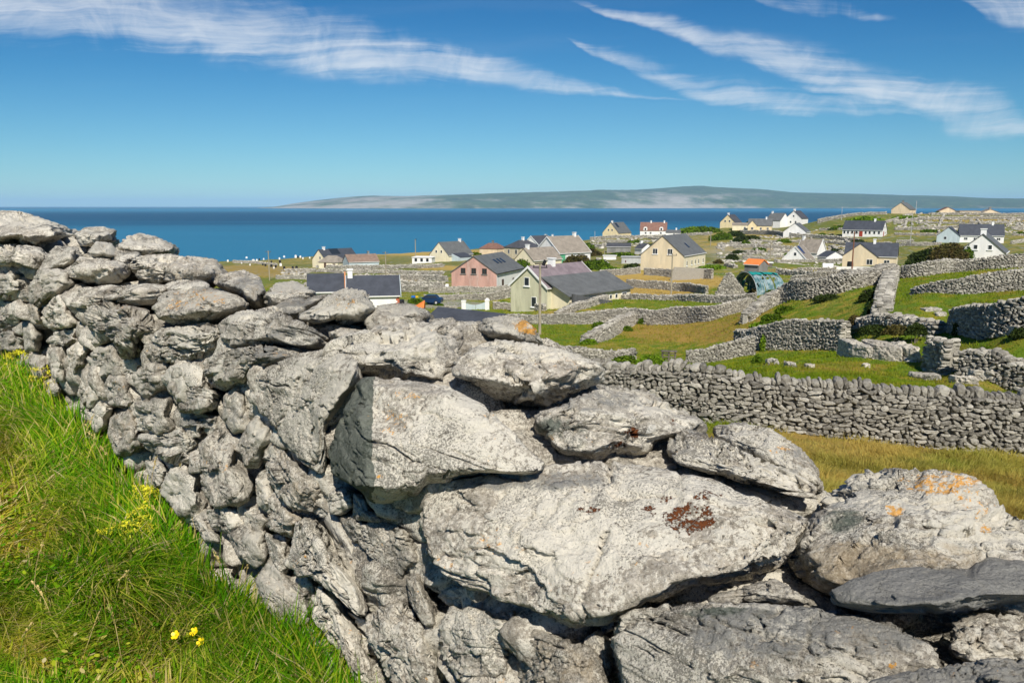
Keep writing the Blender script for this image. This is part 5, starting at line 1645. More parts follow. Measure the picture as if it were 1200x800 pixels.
M = {
    'white': paint('white_render', (0.80, 0.79, 0.76), 0.05),
    'cream': paint('cream_render', (0.78, 0.70, 0.50), 0.06),
    'yellow': paint('pale_yellow_render', (0.74, 0.62, 0.38), 0.06),
    'beige': paint('beige_render', (0.66, 0.56, 0.39), 0.08, 0.6, streak=(0.56, 0.49, 0.36)),
    'tan': paint('tan_render', (0.72, 0.58, 0.40), 0.08),
    'pink': paint('pink_render', (0.55, 0.33, 0.27), 0.14, 0.5, streak=(0.56, 0.43, 0.37)),
    'sage': paint('sage_render', (0.62, 0.60, 0.43), 0.08, 0.5, streak=(0.42, 0.41, 0.28)),
    'concrete': paint('grey_concrete', (0.22, 0.22, 0.21), 0.15, 0.6, streak=(0.30, 0.30, 0.28)),
    'darkwall': paint('dark_wet_concrete', (0.085, 0.088, 0.088), 0.2, 0.5, streak=(0.15, 0.15, 0.15)),
    'bluegrey': paint('pale_blue_grey_paint', (0.50, 0.58, 0.60), 0.06),
    'navy_slate': slate('dark_slate', (0.060, 0.066, 0.080)),
    'slate': slate('grey_slate', (0.125, 0.130, 0.128)),
    'charcoal': slate('charcoal_slate', (0.072, 0.074, 0.082)),
    'taupe': slate('weathered_taupe_tiles', (0.27, 0.235, 0.19)),
    'brown': slate('brown_tiles', (0.235, 0.165, 0.125)),
    'redbrown': slate('red_brown_tiles', (0.21, 0.115, 0.085)),
    'purple': slate('purple_grey_slate', (0.215, 0.175, 0.185)),
    'orange_roof': paint('orange_sheeting', (0.78, 0.22, 0.055), 0.08),
    'metal': paint('galvanised_sheet', (0.46, 0.47, 0.47), 0.1),
    'frame': paint('white_frame', (0.84, 0.84, 0.82), 0.02),
    'dframe': paint('dark_brown_frame', (0.09, 0.05, 0.035), 0.1),
    'red': paint('red_door_paint', (0.34, 0.05, 0.025), 0.08),
    'brick': paint('red_brick', (0.45, 0.13, 0.07), 0.15, 6),
    'green': paint('green_trim_paint', (0.10, 0.36, 0.20), 0.05),
    'teal': paint('teal_netting', (0.015, 0.26, 0.24), 0.15, 2.0),
    'wood': paint('weathered_pole_wood', (0.34, 0.30, 0.22), 0.15, 3),
    'rustwood': paint('rust_brown_pole', (0.22, 0.10, 0.06), 0.15, 3),
    'oldwood': paint('old_timber', (0.16, 0.14, 0.11), 0.25, 3),
    'black': paint('black_plastic', (0.02, 0.02, 0.022), 0.1, 3, 0.5),
    'ridge_orange': paint('orange_clay_ridge', (0.50, 0.22, 0.10), 0.1),
}


def mat_glass():
    m, t, b = new_mat('window_glass')
    b.inputs['Base Color'].default_value = (0.025, 0.032, 0.040, 1)
    b.inputs['Roughness'].default_value = 0.08
    b.inputs['Specular IOR Level'].default_value = 0.6
    return m


def mat_solar():
    m, t, b = new_mat('solar_glass')
    b.inputs['Base Color'].default_value = (0.012, 0.035, 0.13, 1)
    b.inputs['Roughness'].default_value = 0.15
    return m


M['glass'] = mat_glass()
M['solar'] = mat_solar()


class MB:
    """collects boxes and prisms in a local frame given by origin, a (left), b (right), z"""
    def __init__(s, o, a, b):
        s.o, s.a, s.b = np.array(o, float), np.array([*a, 0.0]), np.array([*b, 0.0])
        s.V, s.F = [], []

    def pt(s, u, v, z):
        return s.o + s.a * u + s.b * v + np.array([0, 0, z])

    def poly(s, pts, faces):
        k = len(s.V)
        s.V += [s.pt(*p) for p in pts]
        s.F += [[i + k for i in f] for f in faces]

    def box(s, u0, u1, v0, v1, z0, z1):
        s.poly([(u0, v0, z0), (u1, v0, z0), (u1, v1, z0), (u0, v1, z0), (u0, v0, z1), (u1, v0, z1), (u1, v1, z1), (u0, v1, z1)],
               [(0, 1, 2, 3), (4, 7, 6, 5), (0, 4, 5, 1), (1, 5, 6, 2), (2, 6, 7, 3), (3, 7, 4, 0)])

    def prism(s, prof, along, l0, l1):
        """prof: [(w, z)], extruded along 'u' or 'v' from l0 to l1"""
        n = len(prof)
        f = (lambda w, z, l: (l, w, z)) if along == 'u' else (lambda w, z, l: (w, l, z))
        pts = [f(w, z, l0) for w, z in prof] + [f(w, z, l1) for w, z in prof]
        faces = [tuple(range(n)), tuple(range(2 * n - 1, n - 1, -1))]
        faces += [(i, i + n, (i + 1) % n + n, (i + 1) % n) for i in range(n)]
        s.poly(pts, faces)

    def build(s, name, mat, parent=None, origin=None):
        me = bpy.data.meshes.new(name)
        V = np.array(s.V)
        org = world_loc(parent) if parent is not None else (np.array(origin) if origin is not None else s.o)
        bm = bmesh.new()
        vs = [bm.verts.new(v - org) for v in V]
        for f in s.F:
            try:
                bm.faces.new([vs[i] for i in f])
            except ValueError:
                pass
        bmesh.ops.recalc_face_normals(bm, faces=bm.faces[:])
        bm.to_mesh(me)
        bm.free()
        me.materials.append(mat)
        o = bpy.data.objects.new(name, me)
        COL.objects.link(o)
        if parent is not None:
            o.parent = parent
            o.location = (0, 0, 0)
        else:
            o.location = org
        return o


def house(px, py, d, th, A, B, wh, rh, ridge, wall, roof, label, cat='house', wins=(), chim=(), hip=0, name='house', over=0.22, sink=1.2,
          skylights=(), doors=(), group='houses of the island village', verge=None, wins_frame='frame', solar=None, extra=None, wing=None, dormers=0):
    """px, py: base pixel of the nearest corner; walls run A metres to the left (a) and B metres to the right (b)"""
    P = hit(px, py, near=d)
    t = math.radians(th)
    a, b = (-math.cos(t), math.sin(t)), (math.sin(t), math.cos(t))
    root = empty(name, P)
    tag(root, label, cat, group, 'thing')
    mb = MB(P, a, b)

    def frame():
        return MB(P, a, b)
    # walls
    w = frame()
    if hip:
        w.box(0, A, 0, B, -sink, wh)
    else:
        if ridge == 'b':                                    # gables on the a side
            w.prism([(0, -sink), (A, -sink), (A, wh), (A / 2, wh + rh - 0.05), (0, wh)], 'v', 0, B)
        else:
            w.prism([(0, -sink), (B, -sink), (B, wh), (B / 2, wh + rh - 0.05), (0, wh)], 'u', 0, A)
    if wing:
        # projecting gabled wing in front of the a side: (u0, u1, depth)
        u0, u1, dp, wrh = wing
        w.prism([(u0, -sink), (u1, -sink), (u1, wh), ((u0 + u1) / 2, wh + wrh - 0.05), (u0, wh)], 'v', -dp, min(B / 2, 3.0))
    w.build('wall', M[wall], root)
    # roof
    r = frame()
    th_ = 0.16

    def slopes(mbx, along, W_, l0, l1, z0, h, c0=0.0):
        k = h / (W_ / 2)
        for sgn in (0, 1):
            if sgn == 0:
                pr = [(c0 - over, z0 - over * k), (c0 + W_ / 2, z0 + h), (c0 + W_ / 2, z0 + h + th_), (c0 - over, z0 - over * k + th_)]
            else:
                pr = [(c0 + W_ + over, z0 - over * k), (c0 + W_ / 2 + 0.002, z0 + h), (c0 + W_ / 2 + 0.002, z0 + h + th_), (c0 + W_ + over, z0 - over * k + th_)]
            mbx.prism(pr, along, l0, l1)
    if hip:
        h_ = hip
        e = over
        if ridge == 'b':
            R = [(A / 2, h_, wh + rh), (A / 2, B - h_, wh + rh)]
        else:
            R = [(h_, B / 2, wh + rh), (A - h_, B / 2, wh + rh)]
        pts = [(-e, -e, wh), (A + e, -e, wh), (A + e, B + e, wh), (-e, B + e, wh)] + R
        if ridge == 'b':
            fc = [(0, 1, 4), (1, 2, 5, 4), (2, 3, 5), (3, 0, 4, 5), (0, 3, 2, 1)]
        else:
            fc = [(0, 1, 5, 4), (1, 2, 5), (2, 3, 4, 5), (3, 0, 4), (0, 3, 2, 1)]
        r.poly(pts, fc)
        r.box(-e, A + e, -e, B + e, wh - 0.14, wh - 0.003)
    elif ridge == 'b':
        slopes(r, 'v', A, -0.18, B + 0.18, wh, rh)
    else:
        slopes(r, 'u', B, -0.18, A + 0.18, wh, rh)
    if not hip and d < 350:
        g_ = frame()
        kz = wh - over * rh / ((A if ridge == 'b' else B) / 2)
        if ridge == 'b':
            g_.prism([(-over - 0.12, kz - 0.02), (-over - 0.003, kz - 0.02), (-over - 0.003, kz + 0.12), (-over - 0.14, kz + 0.12)], 'v', -0.1, B + 0.1)
        else:
            g_.prism([(-over - 0.12, kz - 0.02), (-over - 0.003, kz - 0.02), (-over - 0.003, kz + 0.12), (-over - 0.14, kz + 0.12)], 'u', -0.1, (wing[0] - 0.3) if wing else A + 0.1)
        g_.build('gutter', M['black' if wall == 'pink' else 'frame'], root)
    if wing:
        u0, u1, dp, wrh = wing
        slopes(r, 'v', u1 - u0, -dp - 0.15, B / 2, wh + 0.01, wrh, u0)
    ro = r.build('roof', M[roof], root)
    if verge and not hip:
        W_ = A if ridge == 'b' else B
        k = rh / (W_ / 2)
        for l in ((-0.26, -0.185), ((B if ridge == 'b' else A) + 0.185, (B if ridge == 'b' else A) + 0.26)):
            g = frame()
            for c0, c1 in ((-over, W_ / 2 + 0.05), (W_ + over, W_ / 2 - 0.05)):
                z0, z1 = wh - over * k, wh + rh
                g.prism([(c0, z0 - 0.12), (c1, z1 - 0.12), (c1, z1 + 0.22), (c0, z0 + 0.22)], 'v' if ridge == 'b' else 'u', l[0] + (0.002 if c0 > 0 else 0), l[1] - (0.002 if c0 > 0 else 0))
            g.build('verge', M[verge], root)
    # chimneys sit on the ridge: fraction along it
    for f in chim:
        c = frame()
        L_ = (B if ridge == 'b' else A)
        W_ = (A if ridge == 'b' else B)
        l = f * L_
        zt = wh + rh
        sz, ht, mt = 0.45, 0.9, 'frame'
        if ridge == 'b':
            c.box(W_ / 2 - sz, W_ / 2 + sz, l - sz * 0.7, l + sz * 0.7, zt - 0.7, zt + ht)
            c.box(W_ / 2 - sz - 0.1, W_ / 2 + sz + 0.1, l - sz * 0.7 - 0.1, l + sz * 0.7 + 0.1, zt + ht + 0.002, zt + ht + 0.15)
        else:
            c.box(l - sz * 0.7, l + sz * 0.7, W_ / 2 - sz, W_ / 2 + sz, zt - 0.7, zt + ht)
            c.box(l - sz * 0.7 - 0.1, l + sz * 0.7 + 0.1, W_ / 2 - sz - 0.1, W_ / 2 + sz + 0.1, zt + ht + 0.002, zt + ht + 0.15)
        c.build('chimney', M['frame' if wall in ('white', 'cream', 'yellow', 'sage', 'beige') else 'concrete'], ro)
    # openings: (face, centre along, centre height, width, height)
    dp0 = wing[2] if wing else 0

    def opening(nm, mat, face, u, z, w_, h_, proud, parent, inwing=False):
        q = frame()
        of = -dp0 if inwing else 0.0
        if face == 'a':
            q.box(u - w_ / 2, u + w_ / 2, of - proud, of + 0.02, z - h_ / 2, z + h_ / 2)
        else:
            q.box(-proud, 0.02, u - w_ / 2, u + w_ / 2, z - h_ / 2, z + h_ / 2)
        return q.build(nm, M[mat], parent)
    for wn in wins:
        face, u, z, w_, h_ = wn[:5]
        iw = len(wn) > 5 and wn[5]
        fr = opening('window', wins_frame, face, u, z, w_, h_, 0.05, root, iw)
        mgn = 0.07
        if w_ > 0.9:
            hw = (w_ - mgn * 3) / 2
            for s_ in (-1, 1):
                opening('pane', 'glass', face, u + s_ * (hw / 2 + mgn / 2), z, hw, h_ - 2 * mgn, 0.06, fr, iw)
        else:
            opening('pane', 'glass', face, u, z, w_ - 2 * mgn, h_ - 2 * mgn, 0.06, fr, iw)
        if d < 200:
            q = frame()
            if face == 'a':
                q.box(u - w_ / 2 - 0.12, u + w_ / 2 + 0.12, (-dp0 if iw else 0) - 0.16, 0.01 - (dp0 if iw else 0), z - h_ / 2 - 0.14, z - h_ / 2 - 0.002)
            else:
                q.box(-0.16, 0.01, u - w_ / 2 - 0.12, u + w_ / 2 + 0.12, z - h_ / 2 - 0.14, z - h_ / 2 - 0.002)
            q.build('sill', M['concrete' if wall == 'pink' else 'frame'], fr)
    for face, u, z, w_, h_, mt in doors:
        opening('door', mt, face, u, z, w_, h_, 0.06, root)
    # skylights / panels on the roof slope seen from the camera: (fraction along, fraction up, length, rise, material)
    for (f, up_, l_, r_, mt, nm) in skylights:
        q = frame()
        W_ = A if ridge == 'b' else B
        L_ = B if ridge == 'b' else A
        k = rh / (W_ / 2)
        c0 = up_ * W_ / 2
        c1 = c0 + r_
        pr = [(c0, wh + c0 * k + th_ + 0.01), (c1, wh + c1 * k + th_ + 0.01), (c1, wh + c1 * k + th_ + 0.09), (c0, wh + c0 * k + th_ + 0.09)]
        q.prism(pr, 'v' if ridge == 'b' else 'u', f * L_ - l_ / 2, f * L_ + l_ / 2)
        q.build(nm, M[mt], ro)
    # white dormers with round-headed windows on the a side slope
    for i in range(dormers):
        u = A * (0.2 + 0.6 * i / max(1, dormers - 1))
        q = frame()
        q.prism([(u - 1.0, wh - 0.2), (u + 1.0, wh - 0.2), (u + 1.0, wh + 1.3), (u + 0.5, wh + 1.9), (u - 0.5, wh + 1.9), (u - 1.0, wh + 1.3)], 'v', -0.1, B * 0.3)
        do = q.build('dormer', M[wall], ro)
        q = frame()
        q.box(u - 0.45, u + 0.45, -0.14, -0.08, wh + 0.2, wh + 1.3)
        q.build('pane', M['glass'], do)
    if extra:
        extra(root, frame)
    return root


def wrow(face, us, z, w, h):
    return [(face, u, z, w, h) for u in us]


# --- village left -------------------------------------------------------------
house(582, 339.5, 150, 20, 9.1, 15, 3.0, 3.0, 'b', 'pink', 'slate', 'faded pink house with three small windows in its gable and a grey roof',
      wins=wrow('a', (6.7, 4.55, 2.4), 3.35, 0.95, 1.05), wins_frame='dframe', doors=[('b', 3.2, 0.7, 1.0, 2.0, 'dframe'), ('b', 9.0, 0.9, 0.9, 1.2, 'dframe')],
      skylights=[(0.40, 0.42, 0.9, 1.1, 'glass', 'skylight'), (0.52, 0.42, 0.9, 1.1, 'glass', 'skylight'), (0.64, 0.42, 0.9, 1.1, 'glass', 'skylight')],
      extra=lambda r, fr: [(lambda q: (q.box(-0.02, 0.0, 0.02, 14.98, -1.2, 2.96), q.build('white_side_wall', M['white'], r)))(fr())])


def cottage_extra(r, fr):
    q = fr()                                           # catslide lean-to along the right side
    q.prism([(-3.2, -1.2), (0.6, -1.2), (0.6, 3.5), (-3.2, 2.0)], 'v', 0.9, 15.2)
    q.build('lean_to', M['cream'], r)
    q = fr()
    q.prism([(-3.6, 1.95), (1.35, 4.22), (1.35, 4.36), (-3.6, 2.09)], 'v', 0.25, 15.5)
    q.build('lean_to_roof', M['slate'], r)
    for u in (8.2, 10.2, 11.6):
        q = fr()
        q.box(-3.26, -3.20, u - 0.3, u + 0.3, 0.9, 1.5)
        w_ = q.build('window', M['frame'], r)
        q = fr()
        q.box(-3.28, -3.265, u - 0.22, u + 0.22, 0.97, 1.43)
        q.build('pane', M['glass'], w_)
    q = fr()
    q.box(-3.26, -3.20, 13.0, 14.2, 0.4, 1.6)
    w_ = q.build('window', M['frame'], r)
    q = fr()
    q.box(-3.28, -3.265, 13.08, 14.1, 0.5, 1.5)
    q.build('pane', M['glass'], w_)


house(641, 363, 122, 42, 6.6, 11.8, 3.0, 2.6, 'b', 'sage', 'purple', 'sage green cottage with purple grey roof and a long grey lean-to',
      wins=[('a', 3.6, 3.6, 0.9, 1.2), ('a', 2.3, 0.9, 0.9, 1.4)], chim=(0.42,), verge='frame', extra=cottage_extra)

# the black yard wall in front of the lean-to
_p = hit(643, 363, near=119)
_t = math.radians(48)
_q = MB(_p, (-math.cos(_t), math.sin(_t)), (math.sin(_t), math.cos(_t)))
_q.prism([(0.6, -1.0), (8.4, -1.0), (8.4, 0.9), (0.6, 2.4)], 'u', -3.9, -3.65)
tag(_q.build('yard_wall', M['darkwall'], origin=_p), 'high black concrete yard wall in front of the sage cottage', 'wall', kind='thing')

def lowhouse_extra(r, fr):
    for i in range(9):
        q = fr()
        ln = 0.42 if i % 2 else 0.26
        q.box(-0.04, 0.0, 6.6 - ln, 6.62, 2.2 - (i + 1) * 0.27, 2.2 - i * 0.27 - 0.01)
        q.build('quoin', M['brick'], r)


house(408, 368, 104, 80, 6.4, 6.6, 2.35, 2.2, 'b', 'white', 'navy_slate', 'white house with red brick corners and white chimney, half hidden by the near rocks',
      chim=(0.05,), verge='bluegrey', extra=lowhouse_extra)
house(362, 366, 108, 78, 6.0, 4.6, 2.7, 2.0, 'b', 'white', 'navy_slate', 'dark slate roof with an orange clay ridge end left of the white chimney',
      extra=lambda r, fr: [(lambda q: (q.prism([(-0.25, 2.75), (3.0, 4.9), (3.0, 5.06), (-0.25, 2.91)], 'v', 4.72, 4.92), q.build('ridge_tiles', M['ridge_orange'], r)))(fr())])
house(562, 428, 50, 38, 5.8, 5.0, 1.65, 1.35, 'a', 'white', 'navy_slate', 'house whose long dark navy roof shows just beyond the near rocks', sink=2.5)
house(382, 313.5, 282, 38, 7.4, 15, 2.7, 3.4, 'b', 'cream', 'navy_slate', 'cream gabled house with a dark roof and white chimney nearest the graveyard',
      wins=[('a', 3.0, 3.3, 0.8, 1.0)], chim=(0.15,), skylights=[(0.42, 0.45, 4.0, 2.0, 'glass', 'solar_panel')])
house(396, 314, 268, 20, 7.6, 6, 1.9, 2.1, 'a', 'cream', 'taupe', 'low bungalow with a taupe roof in front of the dark roofed cream house', hip=2.0,
      doors=[('a', 5.0, 0.8, 0.9, 1.7, 'dframe'), ('a', 1.5, 1.0, 1.0, 0.8, 'dframe')])
house(409, 314, 262, 62, 7.0, 10.5, 1.9, 2.3, 'b', 'bluegrey', 'brown', 'bungalow with a brown roof and a pale blue grey gable', chim=(0.75,))
house(526, 306.5, 288, 36, 9.0, 13.5, 2.2, 4.4, 'b', 'cream', 'slate', 'cream gabled house with a grey roof standing against the sea, two small gable windows',
      wins=[('a', 5.8, 3.4, 0.8, 1.0), ('a', 3.4, 3.4, 0.8, 1.0)], chim=(0.85,),
      extra=lambda r, fr: [(lambda q: (q.prism([(-3.6, -1), (0.0, -1), (0.0, 2.6), (-3.6, 1.3)], 'v', 1.5, 9.5), q.build('sun_room', M['bluegrey'], r)))(fr()),
                           (lambda q: (q.prism([(-3.7, 1.4), (0.0, 2.72), (0.0, 2.84), (-3.7, 1.52)], 'v', 2.0, 9.0), q.build('sun_room_roof', M['navy_slate'], r)))(fr())])
house(506, 308, 282, 12, 7.2, 4, 1.9, 0.35, 'a', 'white', 'white', 'low white shed with three dark arched openings', 'shed', name='shed', hip=1.0, group=None,
      doors=[('a', 5.8, 0.95, 0.9, 1.1, 'black'), ('a', 3.7, 0.95, 0.9, 1.1, 'black'), ('a', 1.6, 0.95, 0.9, 1.1, 'black')])
house(582, 298, 262, 30, 8.5, 8, 2.3, 2.2, 'a', 'tan', 'redbrown', 'low house with a red brown hipped roof behind the pink house', hip=2.2, chim=(0.5,))
house(610, 303, 232, 48, 8.5, 10, 3.6, 2.5, 'b', 'beige', 'charcoal', 'beige house with a dark hipped roof between the red brown roof and the taupe roof', hip=3.2,
      wins=[('a', 2.2, 2.2, 1.1, 1.6), ('a', 6.0, 2.2, 1.0, 1.4), ('b', 2.5, 2.2, 1.0, 1.4)], chim=(0.5,))
house(625, 314, 202, 42, 6.4, 11.5, 1.9, 2.9, 'b', 'cream', 'taupe', 'cream cottage with a broad taupe roof behind the sage cottage', chim=(0.12,), doors=[('b', 6, 0.9, 1.2, 0.9, 'frame')])
house(656, 310, 232, 50, 10, 11.5, 3.0, 4.2, 'b', 'white', 'taupe', 'white house with broad white verges and green trim on its long wall', verge='frame', chim=(0.88,),
      doors=[('b', 1.0, 1.3, 2.0, 2.6, 'green')], wins=wrow('b', (3.6, 5.6, 7.6, 9.6), 1.4, 1.0, 1.4))
house(632, 299, 262, 40, 8.0, 10, 3.6, 3.4, 'b', 'white', 'charcoal', 'white gabled house with a charcoal roof behind the taupe roofs', verge='frame')
house(650, 290, 300, 25, 9.0, 8, 3.2, 1.6, 'a', 'white', 'slate', 'house of which only a pale grey roof shows behind the charcoal roof', chim=(0.7, 0.3))

# --- village centre -----------------------------------------------------------
house(801, 317, 184, 30, 10.4, 16.5, 3.3, 4.4, 'b', 'beige', 'slate', 'large beige house with a grey roof and two upstairs gable windows beside the straw field',
      wins=[('a', 6.9, 4.2, 1.2, 1.3), ('a', 3.3, 4.2, 1.2, 1.3)] + wrow('b', (2.2, 5.8, 8.4, 11.0, 14.6), 1.5, 0.7, 1.1), over=0.15,
      skylights=[(0.52, 0.30, 0.9, 1.2, 'glass', 'skylight')],
      extra=lambda r, fr: [(lambda q: (q.box(-0.02, 0.0, 0.02, 16.48, -1.2, 3.22), q.build('cream_side_wall', M['cream'], r)))(fr())])
# high dark yard wall right of the beige house
_p = hit(836, 326, near=158)
_q = MB(_p, (-0.995, 0.1), (0.1, 0.995))
_q.prism([(0.0, -0.8), (8.4, -0.8), (7.6, 2.1), (0.0, 1.8)], 'v', 0, 0.4)
tag(_q.build('yard_wall', M_FIELD, origin=_p), 'grey stone yard wall at the front corner of the large beige house', 'wall', kind='thing')
house(725, 278, 428, 36, 9.8, 14, 2.2, 5.4, 'b', 'yellow', 'slate', 'small pale yellow gabled house alone by the shore',
      wins=[('a', 6.2, 3.7, 0.9, 1.1), ('a', 4.0, 3.7, 0.9, 1.1)], chim=(0.1,), skylights=[(0.3, 0.5, 2.5, 2.0, 'glass', 'solar_panel')])
house(781, 276, 430, 12, 14, 8, 2.6, 4.2, 'a', 'white', 'redbrown', 'white house with a red brown roof and two white dormers', dormers=2, chim=(0.1, 0.6),
      wins=wrow('a', (3.0, 8.4, 11.0), 1.3, 1.0, 1.2))
house(797, 277, 425, 14, 7, 7, 1.8, 1.2, 'a', 'white', 'slate', 'low white extension right of the dormer house', chim=(0.3,), wins=[('a', 3.0, 1.0, 1.0, 0.9)])
house(739, 295, 300, 8, 9, 6, 1.8, 1.3, 'a', 'concrete', 'charcoal', 'long low dark roofed barn behind the bushes', 'barn', name='barn', group=None)
house(752, 298, 296, 62, 4.2, 5.2, 2.0, 1.7, 'a', 'white', 'charcoal', 'tiny white gabled outhouse right of the low dark barn', 'outhouse', name='outhouse', chim=(0.9,), group=None)
house(722, 304, 222, 8, 4.0, 2.4, 1.2, 0.12, 'a', 'white', 'white', 'small pale flat roofed shed among the bushes', 'shed', name='shed', hip=0.6, group=None)
house(752, 309, 212, 10, 5.2, 3.0, 1.8, 0.12, 'a', 'metal', 'metal', 'grey metal shed left of the beige house', 'shed', name='shed', hip=0.8, group=None)
house(861, 267, 428, 38, 8.2, 9, 2.8, 3.9, 'b', 'yellow', 'charcoal', 'pale yellow gabled house with a dark roof, first of the hilltop cluster',
      wins=[('a', 5.4, 3.4, 0.9, 1.1), ('a', 3.0, 3.4, 0.9, 1.1)], chim=(0.1,))
house(880, 270, 415, 15, 9, 6, 2.6, 1.0, 'a', 'cream', 'taupe', 'low cream extension between two yellow houses', wins=[('a', 3, 1.2, 1, 1.2)])
house(904, 271.5, 395, 20, 11, 8, 2.8, 3.2, 'a', 'yellow', 'slate', 'long pale yellow house with a front gable in the hilltop cluster', wing=(6.8, 11.0, 1.5, 2.4),
      wins=[('a', 1.8, 1.4, 1.0, 1.2), ('a', 5.0, 1.4, 1.0, 1.2), ('a', 8.9, 1.5, 1.2, 1.2, True)], chim=(0.25,))
house(914, 266, 418, 48, 8, 9, 3.6, 3.6, 'a', 'white', 'slate', 'white house with a large grey roof behind the yellow hilltop house', chim=(0.9,))
house(939, 264, 420, 40, 8.4, 9, 3.4, 3.8, 'b', 'white', 'charcoal', 'small white gabled house highest against the sea on the right of the cluster',
      wins=[('a', 4.2, 4.6, 0.9, 1.0), ('a', 5.6, 1.6, 0.9, 1.1), ('a', 3.0, 1.6, 0.9, 1.1)], chim=(0.1,))
house(944.5, 278, 343, 32, 9.4, 8.0, 2.2, 3.5, 'b', 'white', 'slate', 'white bungalow with two dark square gable windows below the hilltop cluster',
      wins=[('a', 6.4, 1.4, 1.0, 1.1), ('a', 3.2, 1.4, 1.0, 1.1)])
house(946, 307, 258, 34, 8.0, 9.0, 0.5, 4.3, 'b', 'white', 'taupe', 'white steep gabled house with blue solar panels on its roof',
      wins=[('a', 3.9, 2.4, 0.9, 1.1)], skylights=[(0.30, 0.42, 2.4, 2.2, 'solar', 'solar_panel')], verge='frame')
house(968, 307, 262, 62, 3.6, 8.0, 1.6, 1.6, 'a', 'white', 'navy_slate', 'white low annexe with a dark roof right of the solar panel house')
house(957, 303, 275, 50, 7.5, 6.0, 2.0, 4.2, 'a', 'white', 'taupe', 'white steep gable standing behind the solar panel house', verge='frame', chim=(0.9,))

# --- village right ------------------------------------------------------------
house(1033.5, 277.5, 322, 37, 15.0, 7.4, 2.6, 3.4, 'a', 'white', 'navy_slate', 'long white farmhouse with a red door, nine front windows and a dark roof',
      wins=wrow('a', (1.2, 2.9, 4.6, 6.1, 9.6, 11.2, 12.8, 14.2), 1.6, 0.85, 1.3) + [('b', 2.6, 3.6, 0.7, 0.9), ('b', 4.6, 3.6, 0.7, 0.9), ('b', 4.8, 1.5, 1.0, 0.9)],
      doors=[('a', 7.9, 1.05, 1.3, 2.1, 'red'), ('b', 2.4, 1.05, 1.1, 2.1, 'red')], chim=(0.25,))
house(1050, 315, 210, 27, 12.6, 7.2, 2.9, 3.3, 'a', 'beige', 'navy_slate', 'beige bungalow with a broad front gable and cream end wall above the pale field wall',
      wing=(4.6, 12.9, 1.8, 3.2), wins=[('a', 6.3, 1.5, 1.5, 1.4, True), ('a', 2.3, 1.4, 1.4, 1.2)], chim=(0.45,), verge=None,
      extra=lambda r, fr: [(lambda q: (q.prism([(0.02, -1.2), (7.18, -1.2), (7.18, 2.9), (3.6, 6.1), (0.02, 2.9)], 'u', -0.02, 0.0), q.build('cream_end_wall', M['cream'], r)))(fr())])
house(1176, 285, 284, 24, 13.6, 7, 2.6, 3.7, 'a', 'white', 'navy_slate', 'long white house with a big dark roof and a red door at the right edge',
      wins=wrow('a', (11.6, 8.6, 1.6), 1.4, 1.2, 0.9), doors=[('a', 6.0, 1.05, 1.3, 2.1, 'red')], chim=(0.25,))
house(1124, 284.5, 288, 35, 7.2, 6, 2.4, 3.0, 'b', 'bluegrey', 'navy_slate', 'small pale grey gabled garage left of the long dark roof', 'garage', name='garage', wins=[('a', 4.5, 1.6, 0.9, 1.0)], group=None)
house(1177, 304, 152, 34, 7.4, 9.0, 1.2, 3.2, 'b', 'white', 'slate', 'white gable with two dark windows rising behind the field wall at the right edge',
      wins=[('a', 4.7, 2.1, 0.7, 0.9), ('a', 2.4, 2.1, 0.7, 0.9)], chim=(0.1,))
house(1066, 251, 402, 40, 8.4, 10.5, 2.2, 3.2, 'b', 'tan', 'slate', 'tan gabled house with a grey roof, tallest on the right skyline', chim=(0.3,))
house(1121, 251, 402, 14, 8.0, 5, 1.4, 1.9, 'b', 'tan', 'redbrown', 'tan bungalow with a red edged low gable on the skyline')
house(1149, 252, 400, 6, 9.6, 5, 1.9, 0.3, 'a', 'tan', 'taupe', 'long flat roofed tan building on the skyline', hip=1.0, wins=wrow('a', (2.4, 5.0, 7.6), 1.0, 1.2, 0.7))
house(1171, 252.5, 398, 10, 8.0, 5, 1.3, 1.6, 'b', 'tan', 'taupe', 'rightmost tan bungalow on the skyline with a low gable', wins=[('a', 5.6, 0.9, 1.2, 0.8)], chim=(0.2,))
house(889, 319, 132, 50, 3.4, 3.2, 1.5, 0.9, 'a', 'concrete', 'orange_roof', 'small stone shed with a bright orange sheet roof behind the torn tunnel', 'shed', name='shed', group=None)
house(905, 313, 172, 15, 2.4, 2.2, 1.0, 0.12, 'a', 'oldwood', 'white', 'small hut with a white flat roof beyond the torn tunnel', 'hut', name='hut', hip=0.4, group=None)
# ------------------------------------------------------------------ ruined gable, plastic tunnel, poles, vehicles, graves
def ruined_gable():
    pts = [(831, 351, 4), (836, 351, 8), (843, 351, 20), (850, 351, 31), (854, 351, 33), (862, 351, 22), (870, 351, 11), (877, 351, 2)]
    P = hit(852, 351, near=104)
    d = P[1]
    path = []
    for a, b, h in pts:
        x = (a - 600) / F * d / (cp - 0) * 1.0
        path.append((ray(a, 351)[0] * d, d + (a - 852) * 0.03, h / F * d))
    stone_wall('ruined_gable', path, 'pointed gable of a roofless stone ruin beside the torn tunnel', size=0.30, level=1, thick=0.55, seed=77, group=None, jag=0.5)['category'] = 'ruin'


ruined_gable()


